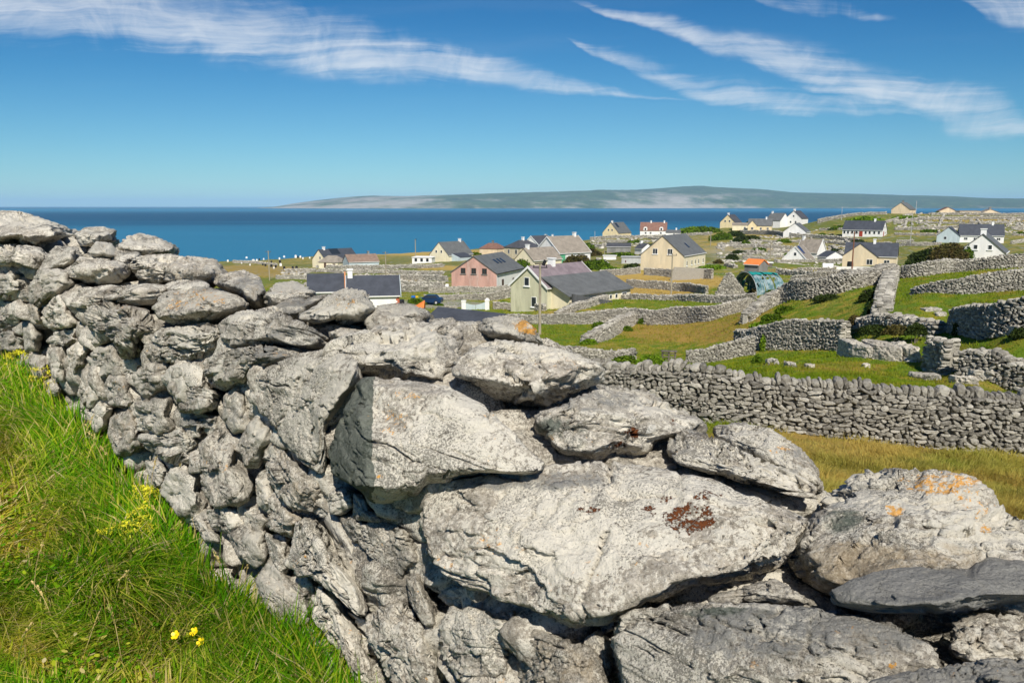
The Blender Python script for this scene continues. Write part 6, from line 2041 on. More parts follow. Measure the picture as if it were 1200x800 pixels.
def polytunnel():
    """collapsed polytunnel: hoops, torn sheets sagging between them, teal netting along the top"""
    P0 = hit(872, 346, near=100)
    th = math.radians(68)
    ax = np.array([math.sin(th), math.cos(th), 0])          # along the tunnel, away
    sx = np.array([math.cos(th), -math.sin(th), 0])         # across
    root = empty('polytunnel', P0)
    tag(root, 'torn polytunnel with sagging clear sheets and teal netting, weeds growing through', 'polytunnel', kind='thing')
    L_, Wd, H = 4.6, 2.6, 3.0
    g0 = P0[2]

    def arc(l, a, r=1.0):
        lean = 0.0
        p = P0 + ax * l + sx * (Wd * r * math.cos(a) + 0.3 * lean)
        p[2] = g0 + 0.1 + H * r * math.sin(a) * (1 - 0.10 * l / L_)
        return p
    for k in range(6):
        l = L_ * k / 5
        V, Q = [], []
        n = 18
        for i in range(n + 1):
            a = math.pi * i / n
            c = arc(l, a)
            rad = (c - arc(l, a, 0.9))
            rad /= np.linalg.norm(rad)
            for j in range(5):
                b = 2 * math.pi * j / 5
                V.append(c + (rad * math.cos(b) + ax * math.sin(b)) * 0.035)
        for i in range(n):
            for j in range(5):
                Q.append([i * 5 + j, i * 5 + (j + 1) % 5, (i + 1) * 5 + (j + 1) % 5, (i + 1) * 5 + j])
        mesh_np('hoop', np.array(V), np.array(Q), M['metal'], parent=root, smooth=True)

    def sheet(name, a0, a1, l0, l1, mat, sag, seed, lift=1.01):
        nu, nv = 26, 34
        V = []
        for i in range(nu):
            for j in range(nv):
                l = l0 + (l1 - l0) * i / (nu - 1)
                a = a0 + (a1 - a0) * j / (nv - 1)
                w = l * 5 / L_ * math.pi
                r = lift - sag * abs(math.sin(w)) * (0.6 + 0.4 * math.sin(a * 3 + seed))
                V.append(arc(l, a, r))
        V = np.array(V)
        nz = fbm(V / 0.5 + seed, 3, seed)
        V[:, 2] += 0.05 * nz
        idx = np.arange(nu * nv).reshape(nu, nv)
        Q = np.stack([idx[:-1, :-1], idx[1:, :-1], idx[1:, 1:], idx[:-1, 1:]], -1).reshape(-1, 4)
        # tear holes
        c = V[Q].mean(1)
        keep = fbm(c / 0.55 + seed * 3, 3, seed + 5) < 0.34
        Q = Q[keep]
        B = V + np.array([0, 0, -0.012])
        V2 = np.vstack([V, B])
        mesh_np(name, V2, np.vstack([Q, Q[:, ::-1] + len(V)]), mat, parent=root, smooth=True)
    m, t, b = new_mat('milky_polythene')
    Pn = t.node('ShaderNodeNewGeometry').outputs['Position']
    n = t.noise(Pn, 1.6, 5, 0.65)
    t.put(b.inputs['Base Color'], t.mix(t.step(n, 0.4, 0.62), (0.045, 0.125, 0.14), (0.27, 0.36, 0.38)))
    b.inputs['Roughness'].default_value = 0.55
    sheet('plastic_sheet', 0.05, math.pi * 0.98, 0.0, L_ * 0.30, m, 0.05, 3)
    sheet('plastic_sheet', 0.02, math.pi * 0.9, L_ * 0.34, L_ * 0.66, m, 0.09, 5)
    sheet('plastic_sheet', 0.0, math.pi * 0.95, L_ * 0.68, L_, m, 0.05, 9)
    sheet('netting', math.pi * 0.36, math.pi * 0.62, 0.1, L_ * 0.45, M['teal'], 0.04, 2, 1.03)
    sheet('netting', math.pi * 0.38, math.pi * 0.66, L_ * 0.5, L_ * 1.0, M['teal'], 0.03, 7, 1.04)
    sheet('netting', math.pi * 0.80, math.pi * 0.97, 0.0, L_ * 0.9, M['teal'], 0.03, 8, 1.03)


polytunnel()


def cyl(c0, c1, r0, r1, n=10):
    c0, c1 = np.array(c0, float), np.array(c1, float)
    z = (c1 - c0) / np.linalg.norm(c1 - c0)
    x = np.cross(z, [0.3, 0.9, 0.2])
    x /= np.linalg.norm(x)
    y = np.cross(z, x)
    V, Q = [], []
    for c, r in ((c0, r0), (c1, r1)):
        for i in range(n):
            a = 2 * math.pi * i / n
            V.append(c + (x * math.cos(a) + y * math.sin(a)) * r)
    for i in range(n):
        Q.append([i, (i + 1) % n, n + (i + 1) % n, n + i])
    V.append(c0)
    V.append(c1)
    T = []
    for i in range(n):
        T.append([2 * n, (i + 1) % n, i])
        T.append([2 * n + 1, n + i, n + (i + 1) % n])
    return np.array(V), [np.array(Q), np.array(T)]


def merge(parts):
    VV, by = [], {}
    off = 0
    for V, Fs in parts:
        for f in Fs:
            by.setdefault(f.shape[1], []).append(f + off)
        VV.append(V)
        off += len(V)
    return np.vstack(VV), [np.vstack(v) for v in by.values()]


def pole(px, py, d, top, label, mat='wood', r=0.13, head=None, arm=True):
    P = hit(px, py, near=d)
    h = (py - top) / F * P[1] * 1.01
    root = empty('utility_pole', P)
    tag(root, label, 'pole', 'utility poles', 'thing')
    V, Q = cyl(P - [0, 0, 0.5], P + [0, 0, h], r, r * 0.7)
    mesh_np('shaft', V, Q, M[mat], parent=root, smooth=False)
    if arm:
        parts = [cyl(P + [-0.7, 0.1, h - 0.35], P + [0.7, -0.1, h - 0.35], 0.05, 0.05, 6)]
        for s in (-0.6, 0, 0.6):
            parts.append(cyl(P + [s, 0, h - 0.33], P + [s, 0, h - 0.08], 0.05, 0.04, 6))
        V, Q = merge(parts)
        mesh_np('crossarm', V, Q, M['black' if head else 'oldwood'], parent=root)
    if head:
        V, Q = merge([cyl(P + [0.28, -0.1, h - 0.15], P + [0.5, -0.1, h + 0.35], 0.16, 0.16, 8), cyl(P + [-0.5, 0, h + 0.0], P + [0.35, -0.05, h + 0.05], 0.06, 0.06, 6)])
        mesh_np('transformer', V, Q, M['black'], parent=root)


pole(632.5, 392, 78, 309, 'tall weathered pole with a dark fitting on top, right behind the orange rimmed rock', head=True, r=0.15)
pole(786.5, 346, 116, 297, 'wooden pole in the straw field in front of the beige house', r=0.13)
pole(998, 321, 148, 272, 'rust brown pole right of the solar panel house', mat='rustwood', r=0.14)
pole(316, 329, 196, 294, 'wooden pole in the brown field below the graveyard', r=0.15)
pole(452.5, 328, 200, 295, 'wooden pole among the walls left of the pink house', r=0.14)
pole(487, 301, 330, 281, 'pale thick pole with a dark top standing near the shore', r=0.24, head=True, arm=False)
pole(660.5, 307, 240, 279, 'pole against the taupe roof of the green trimmed house', r=0.2)
pole(832.5, 288, 310, 272, 'short pole between the bushes above the large beige house', r=0.2)
pole(902.5, 300, 230, 283, 'short pole in the stony pasture left of the solar panel house', r=0.17)
pole(708.5, 298, 270, 277, 'thin pole left of the low dark barn', r=0.12)
pole(1066.5, 288, 280, 250, 'thin tall pole beside the pasture left of the dark bushes', mat='metal', r=0.10)
pole(697, 281, 425, 271, 'thin mast at the shore left of the small yellow house', mat='metal', r=0.14, arm=False)
pole(1073, 251, 402, 236, 'thin mast on the roofline of the tallest skyline house', mat='metal', r=0.14, arm=False)
pole(986, 258, 395, 243, 'thin mast left on the green skyline hill', mat='metal', r=0.12, arm=False)


def headstones():
    spots = [(267, 307, 1, 1.0), (289, 304, 1, 1.3), (297, 308, 1, 1.5), (301, 306, 1, 0.9), (304, 305, 0, 0.8), (309, 304.5, 1, 0.8), (318, 308, 0, 0.9), (327.5, 304, 1, 0.9), (328, 308, 0, 1.1), (329, 312, 1, 1.1), (333, 302.5, 1, 1.2),
             (308, 311, 0, 0.8), (311, 312, 0, 0.9), (318, 313, 0, 1.0), (323, 313.5, 0, 0.9), (333, 315.5, 0, 0.9), (343, 315, 0, 0.8), (347.5, 315.5, 0, 1.0), (346.5, 302, 1, 1.3), (349, 302.5, 0, 1.0), (352, 302, 1, 1.0), (355, 303.5, 1, 0.8), (363, 303, 1, 0.8),
             (300, 301.8, 0, 0.7), (303, 301.6, 0, 0.7), (321, 314.8, 1, 0.6), (283, 309, 1, 0.6), (293, 311, 1, 0.6)]
    look = ['pale upright gravestone', 'dark upright gravestone']
    for i, (a, b, w, s) in enumerate(spots):
        P = hit(a, b, near=340 if b > 306 else 400)
        q = MB(P, (-1, 0.1), (0.1, 1))
        h, wd = 1.15 * s, 0.42 * s
        prof = [(-wd, -0.2), (wd, -0.2), (wd, h * 0.75)] + [(wd * math.cos(t), h * 0.75 + wd * 0.7 * math.sin(t)) for t in np.linspace(0.3, math.pi - 0.3, 6)] + [(-wd, h * 0.75)]
        q.prism(prof, 'v', 0, 0.18)
        o = q.build('gravestone', M['white' if w else 'black'], origin=P)
        tag(o, ('pale' if w else 'dark') + ' upright gravestone in the seaside graveyard', 'gravestone', 'pale gravestones' if w else 'dark gravestones')


headstones()


def car(px, py, d, label, col, heading, L_=4.1):
    P = hit(px, py, near=d)
    c, s = math.cos(heading), math.sin(heading)
    root = empty('parked_car', P)
    tag(root, label, 'car', kind='thing')
    k = L_ / 4.1
    fr = lambda: MB(P, (c, s), (-s, c))
    q = fr()
    q.prism([(-2.05 * k, 0.3), (2.05 * k, 0.3), (2.05 * k, 0.75), (1.9 * k, 0.86), (1.1 * k, 0.95), (-1.5 * k, 0.98), (-2.0 * k, 0.88)], 'u', 0, 0) if False else None
    # body profile in (along, z), extruded across
    prof = [(-2.0, 0.28), (2.0, 0.28), (2.05, 0.6), (1.95, 0.82), (1.1, 0.96), (-1.6, 1.0), (-2.05, 0.85), (-2.08, 0.5)]
    n = len(prof)
    V = [P + np.array([c * a * k - s * w, s * a * k + c * w, z]) for w in (-0.82, 0.82) for a, z in prof]
    V = np.array(V)
    Fs = [list(range(n)), list(range(2 * n - 1, n - 1, -1))] + [[i, i + n, (i + 1) % n + n, (i + 1) % n] for i in range(n)]
    m = paint('car_paint_' + label.split()[0], col, 0.03, 1, 0.25)

    def ngon(name, V, Fs, mat):
        me = bpy.data.meshes.new(name)
        bm = bmesh.new()
        vs = [bm.verts.new(v - P) for v in V]
        for f in Fs:
            bm.faces.new([vs[i] for i in f])
        bmesh.ops.recalc_face_normals(bm, faces=bm.faces[:])
        bmesh.ops.bevel(bm, geom=bm.edges[:], offset=0.04, segments=2, affect='EDGES', clamp_overlap=True)
        bm.to_mesh(me)
        bm.free()
        me.materials.append(mat)
        o = bpy.data.objects.new(name, me)
        COL.objects.link(o)
        o.parent = root
        return o
    ngon('body', V, Fs, m)
    cab = [(-1.5, 0.98), (1.0, 0.95), (0.45, 1.36), (-1.15, 1.40)]
    V = np.array([P + np.array([c * a * k - s * w * (0.86 if z > 1.2 else 1), s * a * k + c * w * (0.86 if z > 1.2 else 1), z]) for w in (-0.74, 0.74) for a, z in cab])
    ngon('cabin_glass', V, [[0, 1, 2, 3], [7, 6, 5, 4], [0, 4, 5, 1], [1, 5, 6, 2], [2, 6, 7, 3], [3, 7, 4, 0]], M['glass'])
    V = np.array([P + np.array([c * a * k - s * w, s * a * k + c * w, z]) for w in (-0.60, 0.60) for a, z in ((-1.12, 1.41), (0.42, 1.37), (0.36, 1.43), (-1.05, 1.46))])
    ngon('roof', V, [[0, 1, 2, 3], [7, 6, 5, 4], [0, 4, 5, 1], [1, 5, 6, 2], [2, 6, 7, 3], [3, 7, 4, 0]], m)
    for a in (-1.3, 1.3):
        for w in (-0.84, 0.84):
            p0 = P + np.array([c * a * k - s * w, s * a * k + c * w, 0.31])
            p1 = p0 + np.array([-s, c, 0]) * (-0.18 if w > 0 else 0.18)
            V, Q = cyl(p0, p1, 0.31, 0.31, 14)
            wh_ = mesh_np('wheel', V, Q, M['black'], parent=root)
            p2 = p0 + np.array([-s, c, 0]) * (0.01 if w > 0 else -0.01)
            V, Q = cyl(p0 + (p2 - p0) * -1, p2, 0.18, 0.17, 10)
            mesh_np('rim', V, Q, M['metal'], parent=wh_)


car(503, 356, 122, 'dark blue parked car by the low rubble wall', (0.012, 0.035, 0.09), math.radians(170))
car(737, 308.5, 208, 'dark red parked car beside the grey metal shed', (0.10, 0.02, 0.02), math.radians(35), 3.9)


def barrel(px, py, d, r, h, mat_, label):
    P = hit(px, py, near=d)
    V, Q = merge([cyl(P - [0, 0, 0.1], P + [0, 0, h * 0.5], r * 0.92, r, 16), cyl(P + [0, 0, h * 0.5], P + [0, 0, h], r, r * 0.9, 16)])
    o = mesh_np('barrel', V, Q, mat_, origin=P, smooth=False)
    tag(o, label, 'barrel')


barrel(484.5, 354, 124, 0.34, 1.0, paint('blue_plastic', (0.02, 0.16, 0.55), 0.05, 2, 0.4), 'blue barrel standing left of the dark blue car')
barrel(488.6, 353.6, 124, 0.26, 0.95, paint('yellow_plastic', (0.75, 0.50, 0.03), 0.05, 2, 0.4), 'yellow barrel between the blue barrel and the car')
barrel(470, 358, 118, 0.5, 0.9, M['black'], 'black barrel by the white house with brick corners')
barrel(996, 314.5, 200, 0.75, 1.7, M['black'], 'round black tank left of the beige bungalow')


def orange_cover():
    P = hit(486, 366, near=100)
    n, mm = 24, 12
    V = []
    for i in range(n):
        for j in range(mm):
            u, v = i / (n - 1), j / (mm - 1)
            h = (0.35 + 1.25 * u ** 1.3) * math.sin(math.pi * (0.08 + 0.84 * v)) ** 0.5
            V.append(P + np.array([-1.3 + 2.6 * u, v * 1.8, h]))
    V = np.array(V)
    V[:, 2] += 0.05 * fbm(V * 2.5, 3, 2)
    idx = np.arange(n * mm).reshape(n, mm)
    Q = np.stack([idx[:-1, :-1], idx[1:, :-1], idx[1:, 1:], idx[:-1, 1:]], -1).reshape(-1, 4)
    B = V.copy()
    B[:, 2] -= 0.5
    ring = list(idx[0, :]) + list(idx[1:, -1]) + list(idx[-1, -2::-1]) + list(idx[-2:0:-1, 0])
    N_ = len(V)
    S = [[ring[i], ring[(i + 1) % len(ring)], ring[(i + 1) % len(ring)] + N_, ring[i] + N_] for i in range(len(ring))]
    o = mesh_np('tarpaulin', np.vstack([V, B]), np.vstack([Q, Q[:, ::-1] + N_, np.array(S)]), M['orange_roof'], origin=P, smooth=True)
    tag(o, 'bright orange cover at the left end of the long navy roof', 'cover')


orange_cover()


def pale_gate():
    L0, R0 = hit(543.5, 364, near=116), hit(571, 363, near=117)
    ms = M['white']
    for P, lab in ((L0, 'left'), (R0, 'right')):
        q = MB(P, (-1, 0), (0, 1))
        q.box(-0.3, 0.3, -0.3, 0.3, -0.4, 1.35)
        q.box(-0.36, 0.36, -0.36, 0.36, 1.352, 1.5)
        if lab == 'right':
            q.prism([(-0.3, 1.502), (0.3, 1.502), (0.15, 1.75), (-0.15, 1.75)], 'v', -0.25, 0.25)
        tag(q.build('gate_pillar', ms, origin=P), 'white gate pillar, flat topped, at the rubble wall end' if lab == 'left' else 'white gate pillar with a rounded cap beside the cottage wall', 'gate pillar', 'white gate pillars')
    d = R0 - L0
    w = np.linalg.norm(d[:2])
    u = d / w
    root = empty('gate', L0)
    tag(root, 'pale blue grey gate with a dipping top between two white pillars', 'gate', kind='thing')
    n = 16
    for k in range(2):
        V, Q = [], []
        x0 = 0.34 + k * (w / 2 - 0.3)
        x1 = x0 + w / 2 - 0.36
        for i in range(n + 1):
            t = i / n
            x = x0 + (x1 - x0) * t
            tt = x / w
            h = 0.75 + 0.45 * (2 * abs(tt - 0.5)) ** 1.6 + 0.1 * tt
            p = L0 + u * x
            for z, y in ((0.12, -0.04), (h, -0.04), (h, 0.04), (0.12, 0.04)):
                V.append([p[0], p[1] + y, p[2] * (1 - 0) + z])
        for i in range(n):
            for a, b in ((0, 1), (1, 2), (2, 3), (3, 0)):
                Q.append([i * 4 + a, i * 4 + b, i * 4 + 4 + b, i * 4 + 4 + a])
        Q.append([0, 3, 2, 1])
        Q.append([n * 4, n * 4 + 1, n * 4 + 2, n * 4 + 3])
        mesh_np('gate_leaf', np.array(V), np.array(Q), M['bluegrey'], parent=root)


pale_gate()


def timber_gate():
    L0, R0 = hit(776, 424, near=56), hit(791, 425, near=56)
    root = empty('timber_gate', L0)
    tag(root, 'low weathered timber gate in the gap between brambles and curving wall', 'gate', kind='thing')
    d = R0 - L0
    w = np.linalg.norm(d[:2])
    u = np.array([d[0], d[1], 0]) / w
    for z in (0.15, 0.38, 0.60):
        V, Q = cyl(L0 + [0, 0, z], L0 + u * w + [0, 0, z], 0.045, 0.045, 6)
        mesh_np('rail', V, Q, M['oldwood'], parent=root)
    for x in (0.0, 0.5, 1.0):
        V, Q = cyl(L0 + u * w * x - [0, 0, 0.2], L0 + u * w * x + [0, 0, 0.78], 0.07, 0.06, 6)
        mesh_np('post', V, Q, M['oldwood'], parent=root)
    q = MB(L0 + [0, 0.05, 0], tuple(u[:2]), (0, 1))
    q.box(-0.1, w + 0.1, -0.2, 0.1, 0.74, 0.84)
    q.build('top_board', M['oldwood'], root)


timber_gate()

# white low garden wall and trailer near the beige bungalow
_p = hit(999, 318, near=185)
_q = MB(_p, (-0.97, 0.2), (0.2, 0.97))
_q.box(-4.2, 3.0, 0, 0.25, -0.5, 0.8)
_q.box(-4.26, 3.06, -0.05, 0.30, 0.802, 0.9)
tag(_q.build('garden_wall', M['white'], origin=_p), 'low white garden wall in front of the beige bungalow', 'garden wall', kind='thing')
_p = hit(971, 316.5, near=170)
_q = MB(_p, (-0.9, 0.3), (0.3, 0.9))
_q.prism([(0, 0.0), (1.6, 0.0), (1.5, 0.9), (1.1, 1.3), (0.4, 1.3), (0.0, 0.9)], 'u', -0.9, 1.2)
tag(_q.build('white_bale', M['white'], origin=_p), 'white covered block at the end of the short field wall', 'covered bale')
_p = hit(523.5, 342.5, near=141)
_q = MB(_p, (-0.9, 0.3), (0.3, 0.9))
_q.prism([(0, -0.2), (0.5, -0.2), (0.5, 1.1), (0.25, 1.5), (0.0, 1.1)], 'u', -0.3, 0.3)
tag(_q.build('meter_box', M['white'], origin=_p), 'small white cabinet left of the pink house', 'cabinet')
# ------------------------------------------------------------------ bushes
def leaf_mat(name, c0, c1, c2):
    m = bpy.data.materials.new(name)
    m.use_nodes = True
    t = NT(m.node_tree)
    for n in list(t.n):
        t.n.remove(n)
    out = t.node('ShaderNodeOutputMaterial')
    g = t.node('ShaderNodeNewGeometry')
    n = t.noise(g.outputs['Position'], 0.8, 4, 0.6)
    c = t.mix(g.outputs['Random Per Island'], c0, c1)
    c = t.mix(t.step(n, 0.5, 0.68), c, c2)
    d = t.node('ShaderNodeBsdfDiffuse')
    tr = t.node('ShaderNodeBsdfTranslucent')
    t.put(d.inputs[0], c)
    t.put(tr.inputs[0], c)
    ms = t.node('ShaderNodeMixShader')
    ms.inputs[0].default_value = 0.3
    t.l.new(d.outputs[0], ms.inputs[1])
    t.l.new(tr.outputs[0], ms.inputs[2])
    t.l.new(ms.outputs[0], out.inputs[0])
    return m


LM = {
    'green': leaf_mat('bramble_leaves', (0.045, 0.10, 0.008), (0.17, 0.25, 0.022), (0.10, 0.17, 0.015)),
    'bright': leaf_mat('fresh_leaves', (0.08, 0.17, 0.010), (0.25, 0.37, 0.028), (0.16, 0.26, 0.018)),
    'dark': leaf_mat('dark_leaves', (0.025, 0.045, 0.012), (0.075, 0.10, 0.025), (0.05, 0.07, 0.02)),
    'brown': leaf_mat('bronze_leaves', (0.06, 0.06, 0.02), (0.17, 0.14, 0.045), (0.12, 0.085, 0.035)),
    'rust': leaf_mat('dark_red_hedge', (0.045, 0.032, 0.015), (0.13, 0.08, 0.03), (0.07, 0.075, 0.02)),
}


def leaves(c, dims, n, size, seed, droop=0.0):
    """n small folded leaves through a lumpy volume; returns V, quads"""
    r_ = np.random.default_rng(seed)
    u = r_.normal(size=(n, 3))
    u /= np.linalg.norm(u, axis=1, keepdims=True)
    u[:, 2] = np.abs(u[:, 2]) * 0.98 - 0.1
    lump = 1 + 0.30 * fbm(u * 2.3 + seed, 3, seed) + 0.16 * fbm(u * 7 + seed, 2, seed + 3)
    rad = (0.45 + 0.55 * r_.random(n) ** 0.35) * lump
    p = c + u * rad[:, None] * np.array(dims)
    a = r_.normal(size=(n, 3)) + u * 0.6
    a /= np.linalg.norm(a, axis=1, keepdims=True)
    b = np.cross(a, r_.normal(size=(n, 3)))
    b /= np.linalg.norm(b, axis=1, keepdims=True)
    s = size * r_.uniform(0.6, 1.5, (n, 1))
    V = np.stack([p - a * s, p - b * s * 0.55, p + a * s, p + b * s * 0.55], 1).reshape(-1, 3)
    Q = np.arange(4 * n).reshape(n, 4)
    return V, Q


def bush(px, py, d, wpx, hpx, kind, label, group='bushes and hedges', dens=1.0, name='bush', depth=0.8, lift=0.0):
    P = hit(px, py, near=d)
    w, h = wpx / F * P[1] / 2, hpx / F * P[1]
    n = int(min(26000, max(350, wpx * hpx * 4.2 * dens)))
    V, Q = leaves(P + [0, 0, lift], (w, max(w * depth * 0.6, 0.3), h / 1.15), n, 1.25 / F * P[1] if P[1] > 90 else 1.9 / F * P[1], int(px * 7 + py))
    g = gh(V[:, 0], V[:, 1])
    V[:, 2] = np.maximum(V[:, 2], g + 0.02)
    # dark stems inside
    r_ = np.random.default_rng(int(px))
    parts = []
    for k in range(5):
        e = P + np.array([r_.uniform(-0.6, 0.6) * w, r_.uniform(-0.3, 0.3) * w, h * r_.uniform(0.5, 0.8)])
        parts.append(cyl(P + np.array([r_.uniform(-0.3, 0.3) * w, 0, -0.1]), e, 0.02 * h + 0.01, 0.01, 5))
    root = empty(name, P)
    tag(root, label, name.split('_')[-1] if name != 'bush' else 'bush', group, 'thing')
    mesh_np('foliage', V, Q, LM[kind], parent=root)
    Vs, Qs = merge(parts)
    mesh_np('stems', Vs, Qs, M['oldwood'], parent=root)


B_ = [
    (611, 316, 185, 26, 14, 'green', 'rounded green bush behind the roof of the pink house'),
    (606, 347, 140, 9, 14, 'dark', 'dark bush against the left side of the sage cottage'),
    (600, 344, 148, 12, 9, 'bright', 'bright shrub at the foot of the pink house side wall'),
    (589, 357, 128, 18, 5, 'bright', 'low bright shrub above the cottage wall'),
    (558, 299, 262, 13, 4, 'green', 'small green bush left of the red brown roof'),
    (616, 300, 200, 8, 6, 'green', 'small bush beside the beige hip roofed house'),
    (676, 312, 205, 34, 17, 'brown', 'bronze green thicket right of the green trimmed house'),
    (700, 316, 192, 36, 16, 'green', 'broad green thicket below the small pale shed'),
    (693, 300, 250, 26, 10, 'brown', 'bronze thicket behind the taupe roof, towards the shore'),
    (688, 293, 300, 18, 10, 'green', 'green scrub at the bend of the shore'),
    (726, 301, 240, 36, 7, 'green', 'hedge behind the small pale shed'),
    (716, 318, 185, 26, 7, 'bright', 'bright bush above the straw field corner'),
    (741, 316, 178, 26, 9, 'dark', 'dark rounded bush left of the beige gable'),
    (752, 304, 215, 8, 8, 'dark', 'dark bush between metal shed and beige house'),
    (726, 347, 121, 18, 12, 'rust', 'dark red rounded hedge at the end of the lean-to'),
    (835, 316, 172, 36, 7, 'bright', 'green bushes under the cream side wall of the beige house'),
    (842, 309, 205, 12, 6, 'brown', 'bronze bush right of the beige house'),
    (812, 273, 405, 36, 9, 'bright', 'bright scrub on the rise above the beige roof, left clump'),
    (830, 273, 400, 32, 10, 'green', 'green scrub on the rise above the beige roof, right clump'),
    (846, 281, 360, 30, 10, 'green', 'green bush left of the hilltop cluster gardens'),
    (862, 277, 375, 20, 8, 'dark', 'dark tree under the first yellow house'),
    (867, 284, 345, 20, 9, 'dark', 'dark bush at the lower garden corner'),
    (876, 262, 424, 12, 8, 'dark', 'dark tree between two yellow houses'),
    (874, 287, 330, 12, 6, 'green', 'low bush at the stony pasture edge'),
    (858, 305, 230, 16, 9, 'dark', 'dark bush behind the yard wall of the beige house'),
    (906, 273, 385, 8, 4, 'green', 'small bush right of the long yellow house'),
    (963, 278, 340, 12, 6, 'green', 'bush right of the white bungalow'),
    (974, 279, 335, 8, 5, 'dark', 'small dark bush right of the white bungalow'),
    (980, 296, 290, 18, 6, 'dark', 'dark bush above the bungalow with the front gable'),
    (1086, 308, 148, 44, 22, 'dark', 'dark green thicket right of the beige bungalow', 0.9),
    (1112, 308, 146, 50, 28, 'brown', 'bronze green thicket, tallest between bungalow and white gable', 0.9),
    (1137, 303, 150, 26, 20, 'green', 'green thicket left of the white gable', 0.9),
    (1075, 300, 156, 24, 12, 'green', 'low green thicket beside the cream end wall'),
    (1136, 251, 398, 8, 3, 'green', 'small bush on the skyline beside the flat roofed building'),
    (1164, 252, 394, 7, 4, 'dark', 'small bush in front of the rightmost tan bungalow'),
    (1098, 251, 402, 10, 2.5, 'green', 'low bush on the skyline right of the tallest house'),
    (884, 344, 98, 14, 8, 'brown', 'weeds growing through the near side of the torn tunnel'),
    (903, 344, 98, 12, 6, 'green', 'green weeds at the right foot of the torn tunnel'),
    (868, 346, 100, 12, 8, 'brown', 'brown weeds between the ruined gable and the torn tunnel'),
    (650, 322, 178, 26, 6, 'green', 'low brush at the left foot of the bronze thicket'),
    (664, 297, 262, 20, 7, 'green', 'brush behind the white gabled green trimmed house'),
    (770, 290, 345, 24, 6, 'dark', 'dark scrub above the left slope of the large beige roof'),
    (745, 285, 380, 22, 4, 'green', 'low scrub in front of the dormer house'),
    (795, 281, 400, 20, 5, 'green', 'scrub right of the dormer house extension'),
    (880, 281, 350, 24, 6, 'dark', 'dark hedge under the long yellow house'),
    (918, 284, 325, 20, 4, 'green', 'low hedge left below the white bungalow'),
    (890, 294, 290, 18, 5, 'green', 'thorn scrub in the stony pasture, near the short pole'),
    (866, 297, 275, 18, 5, 'dark', 'dark thorn scrub in the stony pasture above the orange shed'),
    (925, 300, 262, 16, 4, 'green', 'thorn scrub left of the solar panel house'),
    (985, 268, 365, 26, 5, 'green', 'brush on the left flank of the green skyline hill'),
    (1015, 258, 385, 40, 5, 'bright', 'bracken on the crown of the green skyline hill'),
    (1060, 256, 385, 30, 4, 'bright', 'bracken below the tallest skyline house'),
    (1005, 284, 310, 18, 4, 'dark', 'dark shrubs by the driveway of the long white farmhouse'),
    (1090, 272, 330, 22, 4, 'green', 'scrub in the pasture right of the long white farmhouse'),
    (1165, 292, 250, 22, 5, 'green', 'shrubs under the long white house at the right edge'),
    (1195, 276, 300, 16, 5, 'green', 'scrub at the right edge behind the long dark roof'),
    (440, 324, 218, 16, 3, 'bright', 'bright weeds among the walls below the brown bungalow'),
    (500, 338, 160, 18, 4, 'green', 'weeds in the walls left of the pink house'),
    (488, 356, 121, 22, 9, 'green', 'green bush behind the barrels'),
    (514, 358, 120, 12, 3, 'green', 'low scrub beside the dark blue car'),
    (970, 352, 66, 34, 9, 'dark', 'dark bramble at the foot of the climbing pale wall'),
    (905, 378, 66, 28, 14, 'green', 'bramble spilling down left of the green field'),
    (893, 384, 64, 30, 8, 'bright', 'bright bracken in the corner above the stepped wall'),
    (920, 366, 67, 22, 10, 'green', 'bramble patch below the pale wall bend'),
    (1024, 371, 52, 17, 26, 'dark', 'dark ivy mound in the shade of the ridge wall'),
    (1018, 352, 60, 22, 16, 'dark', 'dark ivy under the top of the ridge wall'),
    (733, 428, 54, 34, 14, 'green', 'bramble bush on the wall left of the timber gate'),
    (764, 428, 54, 36, 15, 'bright', 'bright bramble bush beside the timber gate'),
    (783, 432, 48, 18, 8, 'green', 'bramble sprays in front of the timber gate'),
    (897, 410, 54, 12, 26, 'bright', 'fresh bracken growing up the stepped wall'),
    (888, 426, 44, 14, 12, 'green', 'nettles in the hollow under the stepped wall'),
    (754, 380, 84, 12, 10, 'green', 'bramble in the corner of the wavy wall'),
    (703, 384, 84, 20, 8, 'green', 'bramble along the wavy wall above the green plot'),
    (735, 388, 78, 12, 7, 'green', 'bramble at the slanting wall'),
    (690, 404, 68, 20, 8, 'bright', 'bright weeds by the low end of the slanting wall'),
    (1001, 390, 50, 14, 12, 'brown', 'bronze ivy above the left ledge block'),
    (1020, 401, 47.5, 26, 12, 'dark', 'dark ivy hanging over the ledge, left mat', 0.8),
    (1048, 402, 46.5, 30, 13, 'brown', 'bronze ivy hanging over the ledge, middle mat', 0.8),
    (1072, 402, 45.5, 24, 14, 'dark', 'dark ivy hanging over the ledge, right mat', 0.8),
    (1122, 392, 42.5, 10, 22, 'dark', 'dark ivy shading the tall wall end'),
    (1196, 394, 37, 24, 12, 'dark', 'dark weeds at the foot of the tall wall, right edge'),
    (1154, 410, 36.5, 10, 5, 'green', 'green tuft on the broken wall top'),
    (1010, 322, 84, 20, 6, 'green', 'green weeds under the beige bungalow wall'),
]
for b_ in B_:
    dens = b_[7] if len(b_) > 7 else 1.0
    lift = 0.0
    if 'hanging over' in b_[6]:
        lift = 0.55
    if 'above the left ledge' in b_[6]:
        lift = 0.6
    bush(*b_[:7], dens=dens, lift=lift)


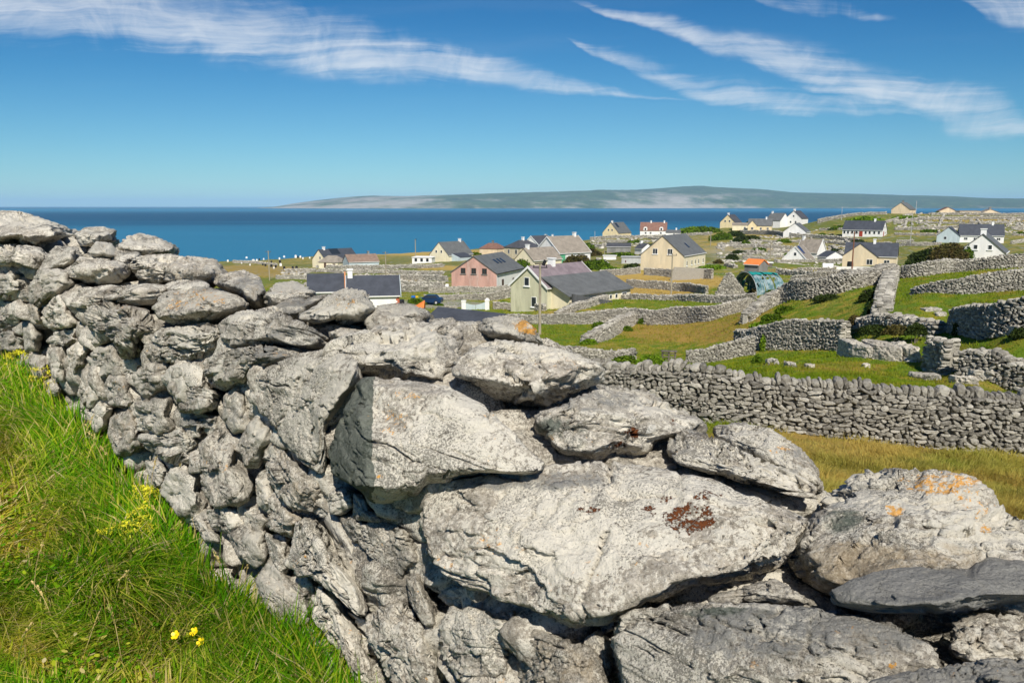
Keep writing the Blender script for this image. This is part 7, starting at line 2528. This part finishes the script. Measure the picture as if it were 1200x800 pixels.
# ------------------------------------------------------------------ grass
def mat_blades(near):
    m = bpy.data.materials.new('grass_blades_near' if near else 'grass_blades')
    m.use_nodes = True
    t = NT(m.node_tree)
    for n in list(t.n):
        t.n.remove(n)
    out = t.node('ShaderNodeOutputMaterial')
    g = t.node('ShaderNodeNewGeometry')
    rnd = g.outputs['Random Per Island']
    if near:
        n = t.noise(g.outputs['Position'], 1.3, 4, 0.6)
        gr = t.ramp(rnd, [(0.0, (0.045, 0.170, 0.004)), (0.35, (0.105, 0.310, 0.008)), (0.60, (0.225, 0.450, 0.012)), (0.80, (0.46, 0.51, 0.030)), (0.93, (0.66, 0.53, 0.16)), (1.0, (0.72, 0.62, 0.36))])
        st = t.ramp(rnd, [(0.0, (0.12, 0.25, 0.008)), (0.25, (0.33, 0.42, 0.016)), (0.5, (0.58, 0.48, 0.04)), (0.8, (0.70, 0.53, 0.15)), (0.93, (0.72, 0.60, 0.32)), (1.0, (0.36, 0.15, 0.03))])
        c = t.mix(t.math('MULTIPLY', t.step(n, 0.34, 0.54), t.attr('dry').outputs['Fac']), gr, st)
    else:
        c, mid, fine = grass_colour(t, g.outputs['Position'])
        c = t.mix(t.math('MULTIPLY', rnd, 0.7), c, t.mix(t.attr('dry').outputs['Fac'], (0.28, 0.38, 0.03), (0.78, 0.60, 0.22)))
    d = t.node('ShaderNodeBsdfDiffuse')
    tr = t.node('ShaderNodeBsdfTranslucent')
    t.put(d.inputs[0], c)
    t.put(tr.inputs[0], c)
    ms = t.node('ShaderNodeMixShader')
    ms.inputs[0].default_value = 0.42
    t.l.new(d.outputs[0], ms.inputs[1])
    t.l.new(tr.outputs[0], ms.inputs[2])
    gl = t.node('ShaderNodeBsdfGlossy')
    gl.inputs['Roughness'].default_value = 0.35
    ms2 = t.node('ShaderNodeMixShader')
    ms2.inputs[0].default_value = 0.0
    t.l.new(ms.outputs[0], ms2.inputs[1])
    t.l.new(gl.outputs[0], ms2.inputs[2])
    t.l.new(ms2.outputs[0], out.inputs[0])
    return m


def blades(x, y, h, w, seed, segs=3, lean=0.5, head=None):
    n = len(x)
    r_ = np.random.default_rng(seed)
    z = gh(x, y) - 0.01
    a = r_.uniform(0, 2 * math.pi, n)
    d = np.stack([np.cos(a), np.sin(a)], 1)
    # neighbouring blades lie over the same way
    fl = np.stack([fbm(np.stack([x * 2.2, y * 2.2, x * 0], 1), 2, 5), fbm(np.stack([x * 2.2, y * 2.2, x * 0 + 9], 1), 2, 8)], 1) * 1.6
    d = d * 0.75 + fl
    ln = lean * r_.uniform(0.3, 1.5, n)
    f = np.stack([-np.sin(a + 1.2), np.cos(a + 1.2)], 1)
    V = np.zeros((n, 2 * segs + 1, 3))
    for k in range(segs):
        t = k / segs
        off = d * (ln * h * t ** 1.8)[:, None]
        ww = (w * (1 - t) ** 0.6 * 0.5)[:, None]
        zz = z + h * (t - 0.32 * ln * t * t)
        for s, j in ((-1, 0), (1, 1)):
            V[:, 2 * k + j, 0] = x + off[:, 0] + s * f[:, 0] * ww[:, 0]
            V[:, 2 * k + j, 1] = y + off[:, 1] + s * f[:, 1] * ww[:, 0]
            V[:, 2 * k + j, 2] = zz
    V[:, -1, 0] = x + d[:, 0] * ln * h
    V[:, -1, 1] = y + d[:, 1] * ln * h
    V[:, -1, 2] = z + h * (1 - 0.32 * ln)
    base = (np.arange(n) * (2 * segs + 1))[:, None]
    Q = [base + np.array([2 * k, 2 * k + 1, 2 * k + 3, 2 * k + 2]) for k in range(segs - 1)]
    T = base + np.array([2 * segs - 2, 2 * segs - 1, 2 * segs])
    return V.reshape(-1, 3), np.vstack(Q), T


def near_grass():
    r_ = np.random.default_rng(21)
    n = 230000
    # sample by picture-like density: more blades close to the camera
    y = np.exp(r_.uniform(math.log(1.5), math.log(11.0), n * 2))
    x = -y * r_.uniform(0.10, 1.15, n * 2)
    nd = x * WN[0] + y * WN[1]
    k = (nd < 1.50) & (nd > -2.2)
    x, y, nd = x[k][:n], y[k][:n], nd[k][:n]
    n = len(x)
    wall = np.clip((nd - 0.85) / 0.6, 0, 1)
    tall = np.clip(fbm(np.stack([x * 1.4, y * 1.4, x * 0], 1), 3, 4) + 0.45, 0.1, 1)
    h = (0.06 + 0.12 * tall + 0.19 * wall) * r_.uniform(0.6, 1.35, n)
    w = r_.uniform(0.004, 0.0150, n) * (0.75 + 0.10 * y)
    lean = 1.35 - 0.75 * wall
    V, Q, T = blades(x, y, h, w, 3, 4, lean)
    dry = np.repeat(1 - np.clip(wall * 1.3, 0, 1), 9)
    o = mesh_np('long_grass', V, [Q, T], mat_blades(True), origin=(-2, 4, float(gh(-2, 4)[0])), attrs={'dry': dry})
    tag(o, 'long green and yellowing grass along the foot of the near wall', kind='stuff')


near_grass()


def field_grass():
    r_ = np.random.default_rng(31)
    # straw coloured tufts in the field between the two walls
    n = 260000
    y = np.exp(r_.uniform(math.log(6), math.log(26.0), n))
    x = y * r_.uniform(-0.15, 0.78, n)
    nd = x * WN[0] + y * WN[1]
    k = nd > 3.4
    x, y = x[k], y[k]
    cl = fbm(np.stack([x * 1.1, y * 1.1, x * 0], 1), 3, 14)
    k = r_.random(len(x)) < np.clip(0.65 + cl, 0.15, 1)
    x, y, cl = x[k], y[k], cl[k]
    h = (0.13 + 0.20 * np.clip(cl + 0.4, 0, 1)) * r_.uniform(0.6, 1.3, len(x))
    w = r_.uniform(0.010, 0.022, len(x)) * (y / 16)
    V, Q, T = blades(x, y, h, w, 8, 3, 0.8)
    a = field_attrs(V[::7])
    o = mesh_np('meadow_grass', V, [Q, T], M_BL, origin=(0, 15, 20), attrs={k: np.repeat(v, 7) for k, v in a.items()})
    tag(o, 'dry straw coloured grass between the near wall and the long coping wall', kind='stuff')
    # shorter turf further off
    n = 240000
    y = np.exp(r_.uniform(math.log(24), math.log(170.0), n))
    x = y * r_.uniform(-0.42, 0.72, n)
    cl = fbm(np.stack([x * 0.5, y * 0.5, x * 0], 1), 3, 15)
    h = (0.10 + 0.16 * np.clip(cl + 0.3, 0, 1)) * r_.uniform(0.6, 1.4, n)
    w = 0.9 / F * y * r_.uniform(0.6, 1.4, n)
    V, Q, T = blades(x, y, h, w, 9, 2, 0.7)
    a = field_attrs(V[::5])
    o = mesh_np('pasture_grass', V, [Q, T], M_BL, origin=(0, 60, 15), attrs={k: np.repeat(v, 5) for k, v in a.items()})
    tag(o, 'short turf of the terraced pastures', kind='stuff')


M_BL = mat_blades(False)
field_grass()


def dead_straw():
    r_ = np.random.default_rng(62)
    n = 16000
    y = np.exp(r_.uniform(math.log(1.5), math.log(9.0), n))
    x = -y * r_.uniform(0.10, 0.72, n)
    nd = x * WN[0] + y * WN[1]
    k = (nd < 1.40) & (nd > -0.6) & (fbm(np.stack([x * 1.3, y * 1.3, x * 0], 1), 3, 45) > -0.12)
    x, y = x[k], y[k]
    V, Q, T = blades(x, y, r_.uniform(0.10, 0.22, len(x)), r_.uniform(0.004, 0.009, len(x)), 12, 3, 1.9)
    V[:, 2] += 0.03
    m = leaf_mat('dead_straw', (0.42, 0.27, 0.08), (0.80, 0.66, 0.38), (0.62, 0.42, 0.10))
    o = mesh_np('dead_straw', V, [Q, T], m, origin=(-2, 4, 25))
    tag(o, 'dead straw lying through the near grass', kind='stuff')


dead_straw()


def broad_leaves():
    """clover, plantain and dead litter lying between the blades"""
    r_ = np.random.default_rng(61)
    n = 30000
    y = np.exp(r_.uniform(math.log(1.6), math.log(9.0), n))
    x = -y * r_.uniform(0.10, 0.72, n)
    nd = x * WN[0] + y * WN[1]
    k = (nd < 1.45) & (nd > -0.4) & (fbm(np.stack([x * 1.9, y * 1.9, x * 0], 1), 3, 44) > -0.1)
    x, y = x[k], y[k]
    n = len(x)
    c = np.stack([x, y, gh(x, y) + r_.uniform(0.01, 0.10, n)], 1)
    a = r_.normal(size=(n, 3)) * [1, 1, 0.35]
    a /= np.linalg.norm(a, axis=1, keepdims=True)
    b = np.cross(a, r_.normal(size=(n, 3)) * 0.4 + [0, 0, 1])
    b /= np.linalg.norm(b, axis=1, keepdims=True)
    s_ = r_.uniform(0.006, 0.018, (n, 1))
    V = np.stack([c - a * s_, c - a * s_ * 0.3 - b * s_ * 0.5, c + a * s_ * 0.5 - b * s_ * 0.45, c + a * s_, c + a * s_ * 0.5 + b * s_ * 0.45, c - a * s_ * 0.3 + b * s_ * 0.5], 1).reshape(-1, 3)
    o = mesh_np('clover_leaves', V, np.arange(6 * n).reshape(n, 6), bpy.data.materials['grass_blades_near'], origin=(-2, 4, 25), attrs={'dry': np.full(len(V), 0.0)})
    tag(o, 'clover and small broad leaves low among the near grass', kind='stuff')


broad_leaves()


def ground_px(px, py):
    r = ray(px, py)
    d = np.linspace(1.4, 12, 1200)
    z = CAMZ + r[2] * d - gh(r[0] * d, d)
    k = np.nonzero(z < 0.06)[0]
    k = k[0] if len(k) else -1
    return np.array([r[0] * d[k], d[k], gh(r[0] * d[k], d[k])[0]])


M['petal'] = paint('buttercup_petal', (0.85, 0.62, 0.01), 0.03, 3, 0.4)
M['stem'] = paint('green_stem', (0.14, 0.24, 0.03), 0.15, 3)
M['drystem'] = paint('straw_stem', (0.55, 0.42, 0.17), 0.15, 3)
M['umbel'] = paint('yellow_umbel', (0.62, 0.58, 0.03), 0.15, 20)


def flower(px, py, label, seed, h=0.17):
    r_ = np.random.default_rng(seed)
    P = ground_px(px, py + 25)
    T = at(px, py, P[1])
    T[2] = max(T[2], P[2] + 0.08)
    root = empty('buttercup', P)
    tag(root, label, 'flower', 'buttercups in the near grass', 'thing')
    V, Q = cyl(P - [0, 0, 0.02], T, 0.0018, 0.0012, 6)
    mesh_np('stem', V, Q, M['stem'], parent=root)
    up = np.array([r_.uniform(-0.4, 0.1), -0.75, 0.75])
    up /= np.linalg.norm(up)
    e1 = np.cross(up, [0, 0, 1.0])
    e1 /= np.linalg.norm(e1)
    e2 = np.cross(up, e1)
    for k in range(5):
        a = 2 * math.pi * k / 5 + seed
        d = e1 * math.cos(a) + e2 * math.sin(a)
        s_ = e1 * -math.sin(a) + e2 * math.cos(a)
        R = 0.0175
        pts = [T, T + d * R * 0.5 - s_ * R * 0.42 + up * 0.003, T + d * R * 0.95 - s_ * R * 0.36 + up * 0.007, T + d * R * 1.08 + up * 0.008, T + d * R * 0.95 + s_ * R * 0.36 + up * 0.007, T + d * R * 0.5 + s_ * R * 0.42 + up * 0.003]
        pts = np.array(pts + [p - up * 0.0008 for p in pts])
        F6 = np.array([[0, 1, 2, 3, 4, 5], [11, 10, 9, 8, 7, 6]])
        S4 = np.array([[i, (i + 1) % 6, (i + 1) % 6 + 6, i + 6] for i in range(6)])
        mesh_np('petal', pts, [F6, S4], M['petal'], parent=root)
    V, Fc = ico(2)
    mesh_np('flower_centre', V * 0.0045 + T + up * 0.003, Fc, M['umbel'], parent=root, smooth=True)


flower(206, 744, 'yellow buttercup, left of the three in the near grass', 1)
flower(228, 740, 'yellow buttercup, middle and highest of the three in the near grass', 2)
flower(236, 752, 'yellow buttercup, right and lowest of the three in the near grass', 3)


def umbel_plant(px, py, hpx, label, seed, n=9, dry=False):
    r_ = np.random.default_rng(seed)
    P = ground_px(px, py)
    H = hpx / F * P[1]
    root = empty('wild_flower_plant', P)
    tag(root, label, 'plant', 'yellow wild flowers at the wall foot', 'thing')
    parts, tops = [], []
    for k in range(n):
        e = P + np.array([r_.normal() * 0.22 * H, r_.normal() * 0.1 * H, H * r_.uniform(0.55, 1.0)])
        mid = (P + e) / 2 + np.array([r_.normal() * 0.05 * H, 0, 0.05 * H])
        parts += [cyl(P, mid, 0.003, 0.0022, 5), cyl(mid, e, 0.0022, 0.0014, 5)]
        for j in range(4):
            e2 = e + r_.normal(size=3) * [0.03, 0.03, 0.012]
            parts.append(cyl(e - (e - mid) * 0.12, e2, 0.0012, 0.001, 4))
            tops.append(e2)
    V, Q = merge(parts)
    mesh_np('stems', V, Q, M['drystem' if dry else 'stem'], parent=root)
    VV, QQ, off = [], [], 0
    for e in tops:
        m_ = 24
        c = e + r_.normal(size=(m_, 3)) * [0.014, 0.014, 0.006]
        a = r_.normal(size=(m_, 3)) * 0.0035
        b = r_.normal(size=(m_, 3)) * 0.0035
        VV.append(np.stack([c - a, c - b, c + a, c + b], 1).reshape(-1, 3))
        QQ.append(np.arange(4 * m_).reshape(m_, 4) + off)
        off += 4 * m_
    mesh_np('flower_heads', np.vstack(VV), np.vstack(QQ), M['umbel'], parent=root)
    # fine foliage
    V, Q = leaves(P + [0, 0, H * 0.2], (0.25 * H, 0.2 * H, 0.4 * H), 500, 0.009, seed)
    mesh_np('foliage', V, Q, LM['bright'], parent=root)


umbel_plant(178, 610, 62, 'yellow flowering weed against the wall, tallest one left of the pale upright stones', 11, 10)
umbel_plant(160, 640, 60, 'yellow flowering weed in front of the wall foot, middle one', 12, 8)
umbel_plant(60, 480, 60, 'straggly yellow weed under the dark hollow in the far end of the wall', 15, 6, True)
umbel_plant(24, 450, 48, 'yellow weed at the left edge by the wall foot', 16, 7)


def stalks():
    """long grass stalks with seed heads leaning across the stones"""
    r_ = np.random.default_rng(91)
    spots = [(150, 590, 100, -30), (175, 620, 120, 15), (205, 640, 150, 18), (235, 660, 110, -12), (258, 690, 130, 10), (285, 720, 110, 14), (120, 560, 90, -15), (210, 650, 90, -30), (268, 700, 90, -16), (96, 540, 80, 20), (300, 740, 80, 12), (60, 720, 70, -20), (130, 700, 60, 25), (40, 690, 90, 18), (20, 780, 90, 25)]
    for i, (a, b, h, ln) in enumerate(spots):
        P = ground_px(a, b)
        d = P[1]
        H = h / F * d
        n = 9
        pts = [P + np.array([ln / F * d * (t ** 2), 0, H * (t - 0.12 * t * t)]) for t in np.linspace(0, 1, n)]
        parts = [cyl(pts[k], pts[k + 1], 0.0018 - 0.0001 * k, 0.0017 - 0.0001 * k, 5) for k in range(n - 1)]
        root = empty('grass_stalk', P)
        tag(root, 'long bending grass stalk with a seed head near the wall foot', 'grass stalk', 'long grass stalks', 'thing')
        V, Q = merge(parts)
        mesh_np('stem', V, Q, M['drystem' if i % 2 else 'stem'], parent=root)
        e, dr = pts[-1], (pts[-1] - pts[-2]) / np.linalg.norm(pts[-1] - pts[-2])
        m_ = 30
        tt = r_.uniform(0, 1, (m_, 1))
        c = e - dr * tt * 0.07 + r_.normal(size=(m_, 3)) * 0.003
        a_ = dr * 0.006 + r_.normal(size=(m_, 3)) * 0.002
        b_ = r_.normal(size=(m_, 3)) * 0.0022
        mesh_np('seed_head', np.stack([c - a_, c - b_, c + a_, c + b_], 1).reshape(-1, 3), np.arange(4 * m_).reshape(m_, 4), M['drystem'], parent=root)


stalks()
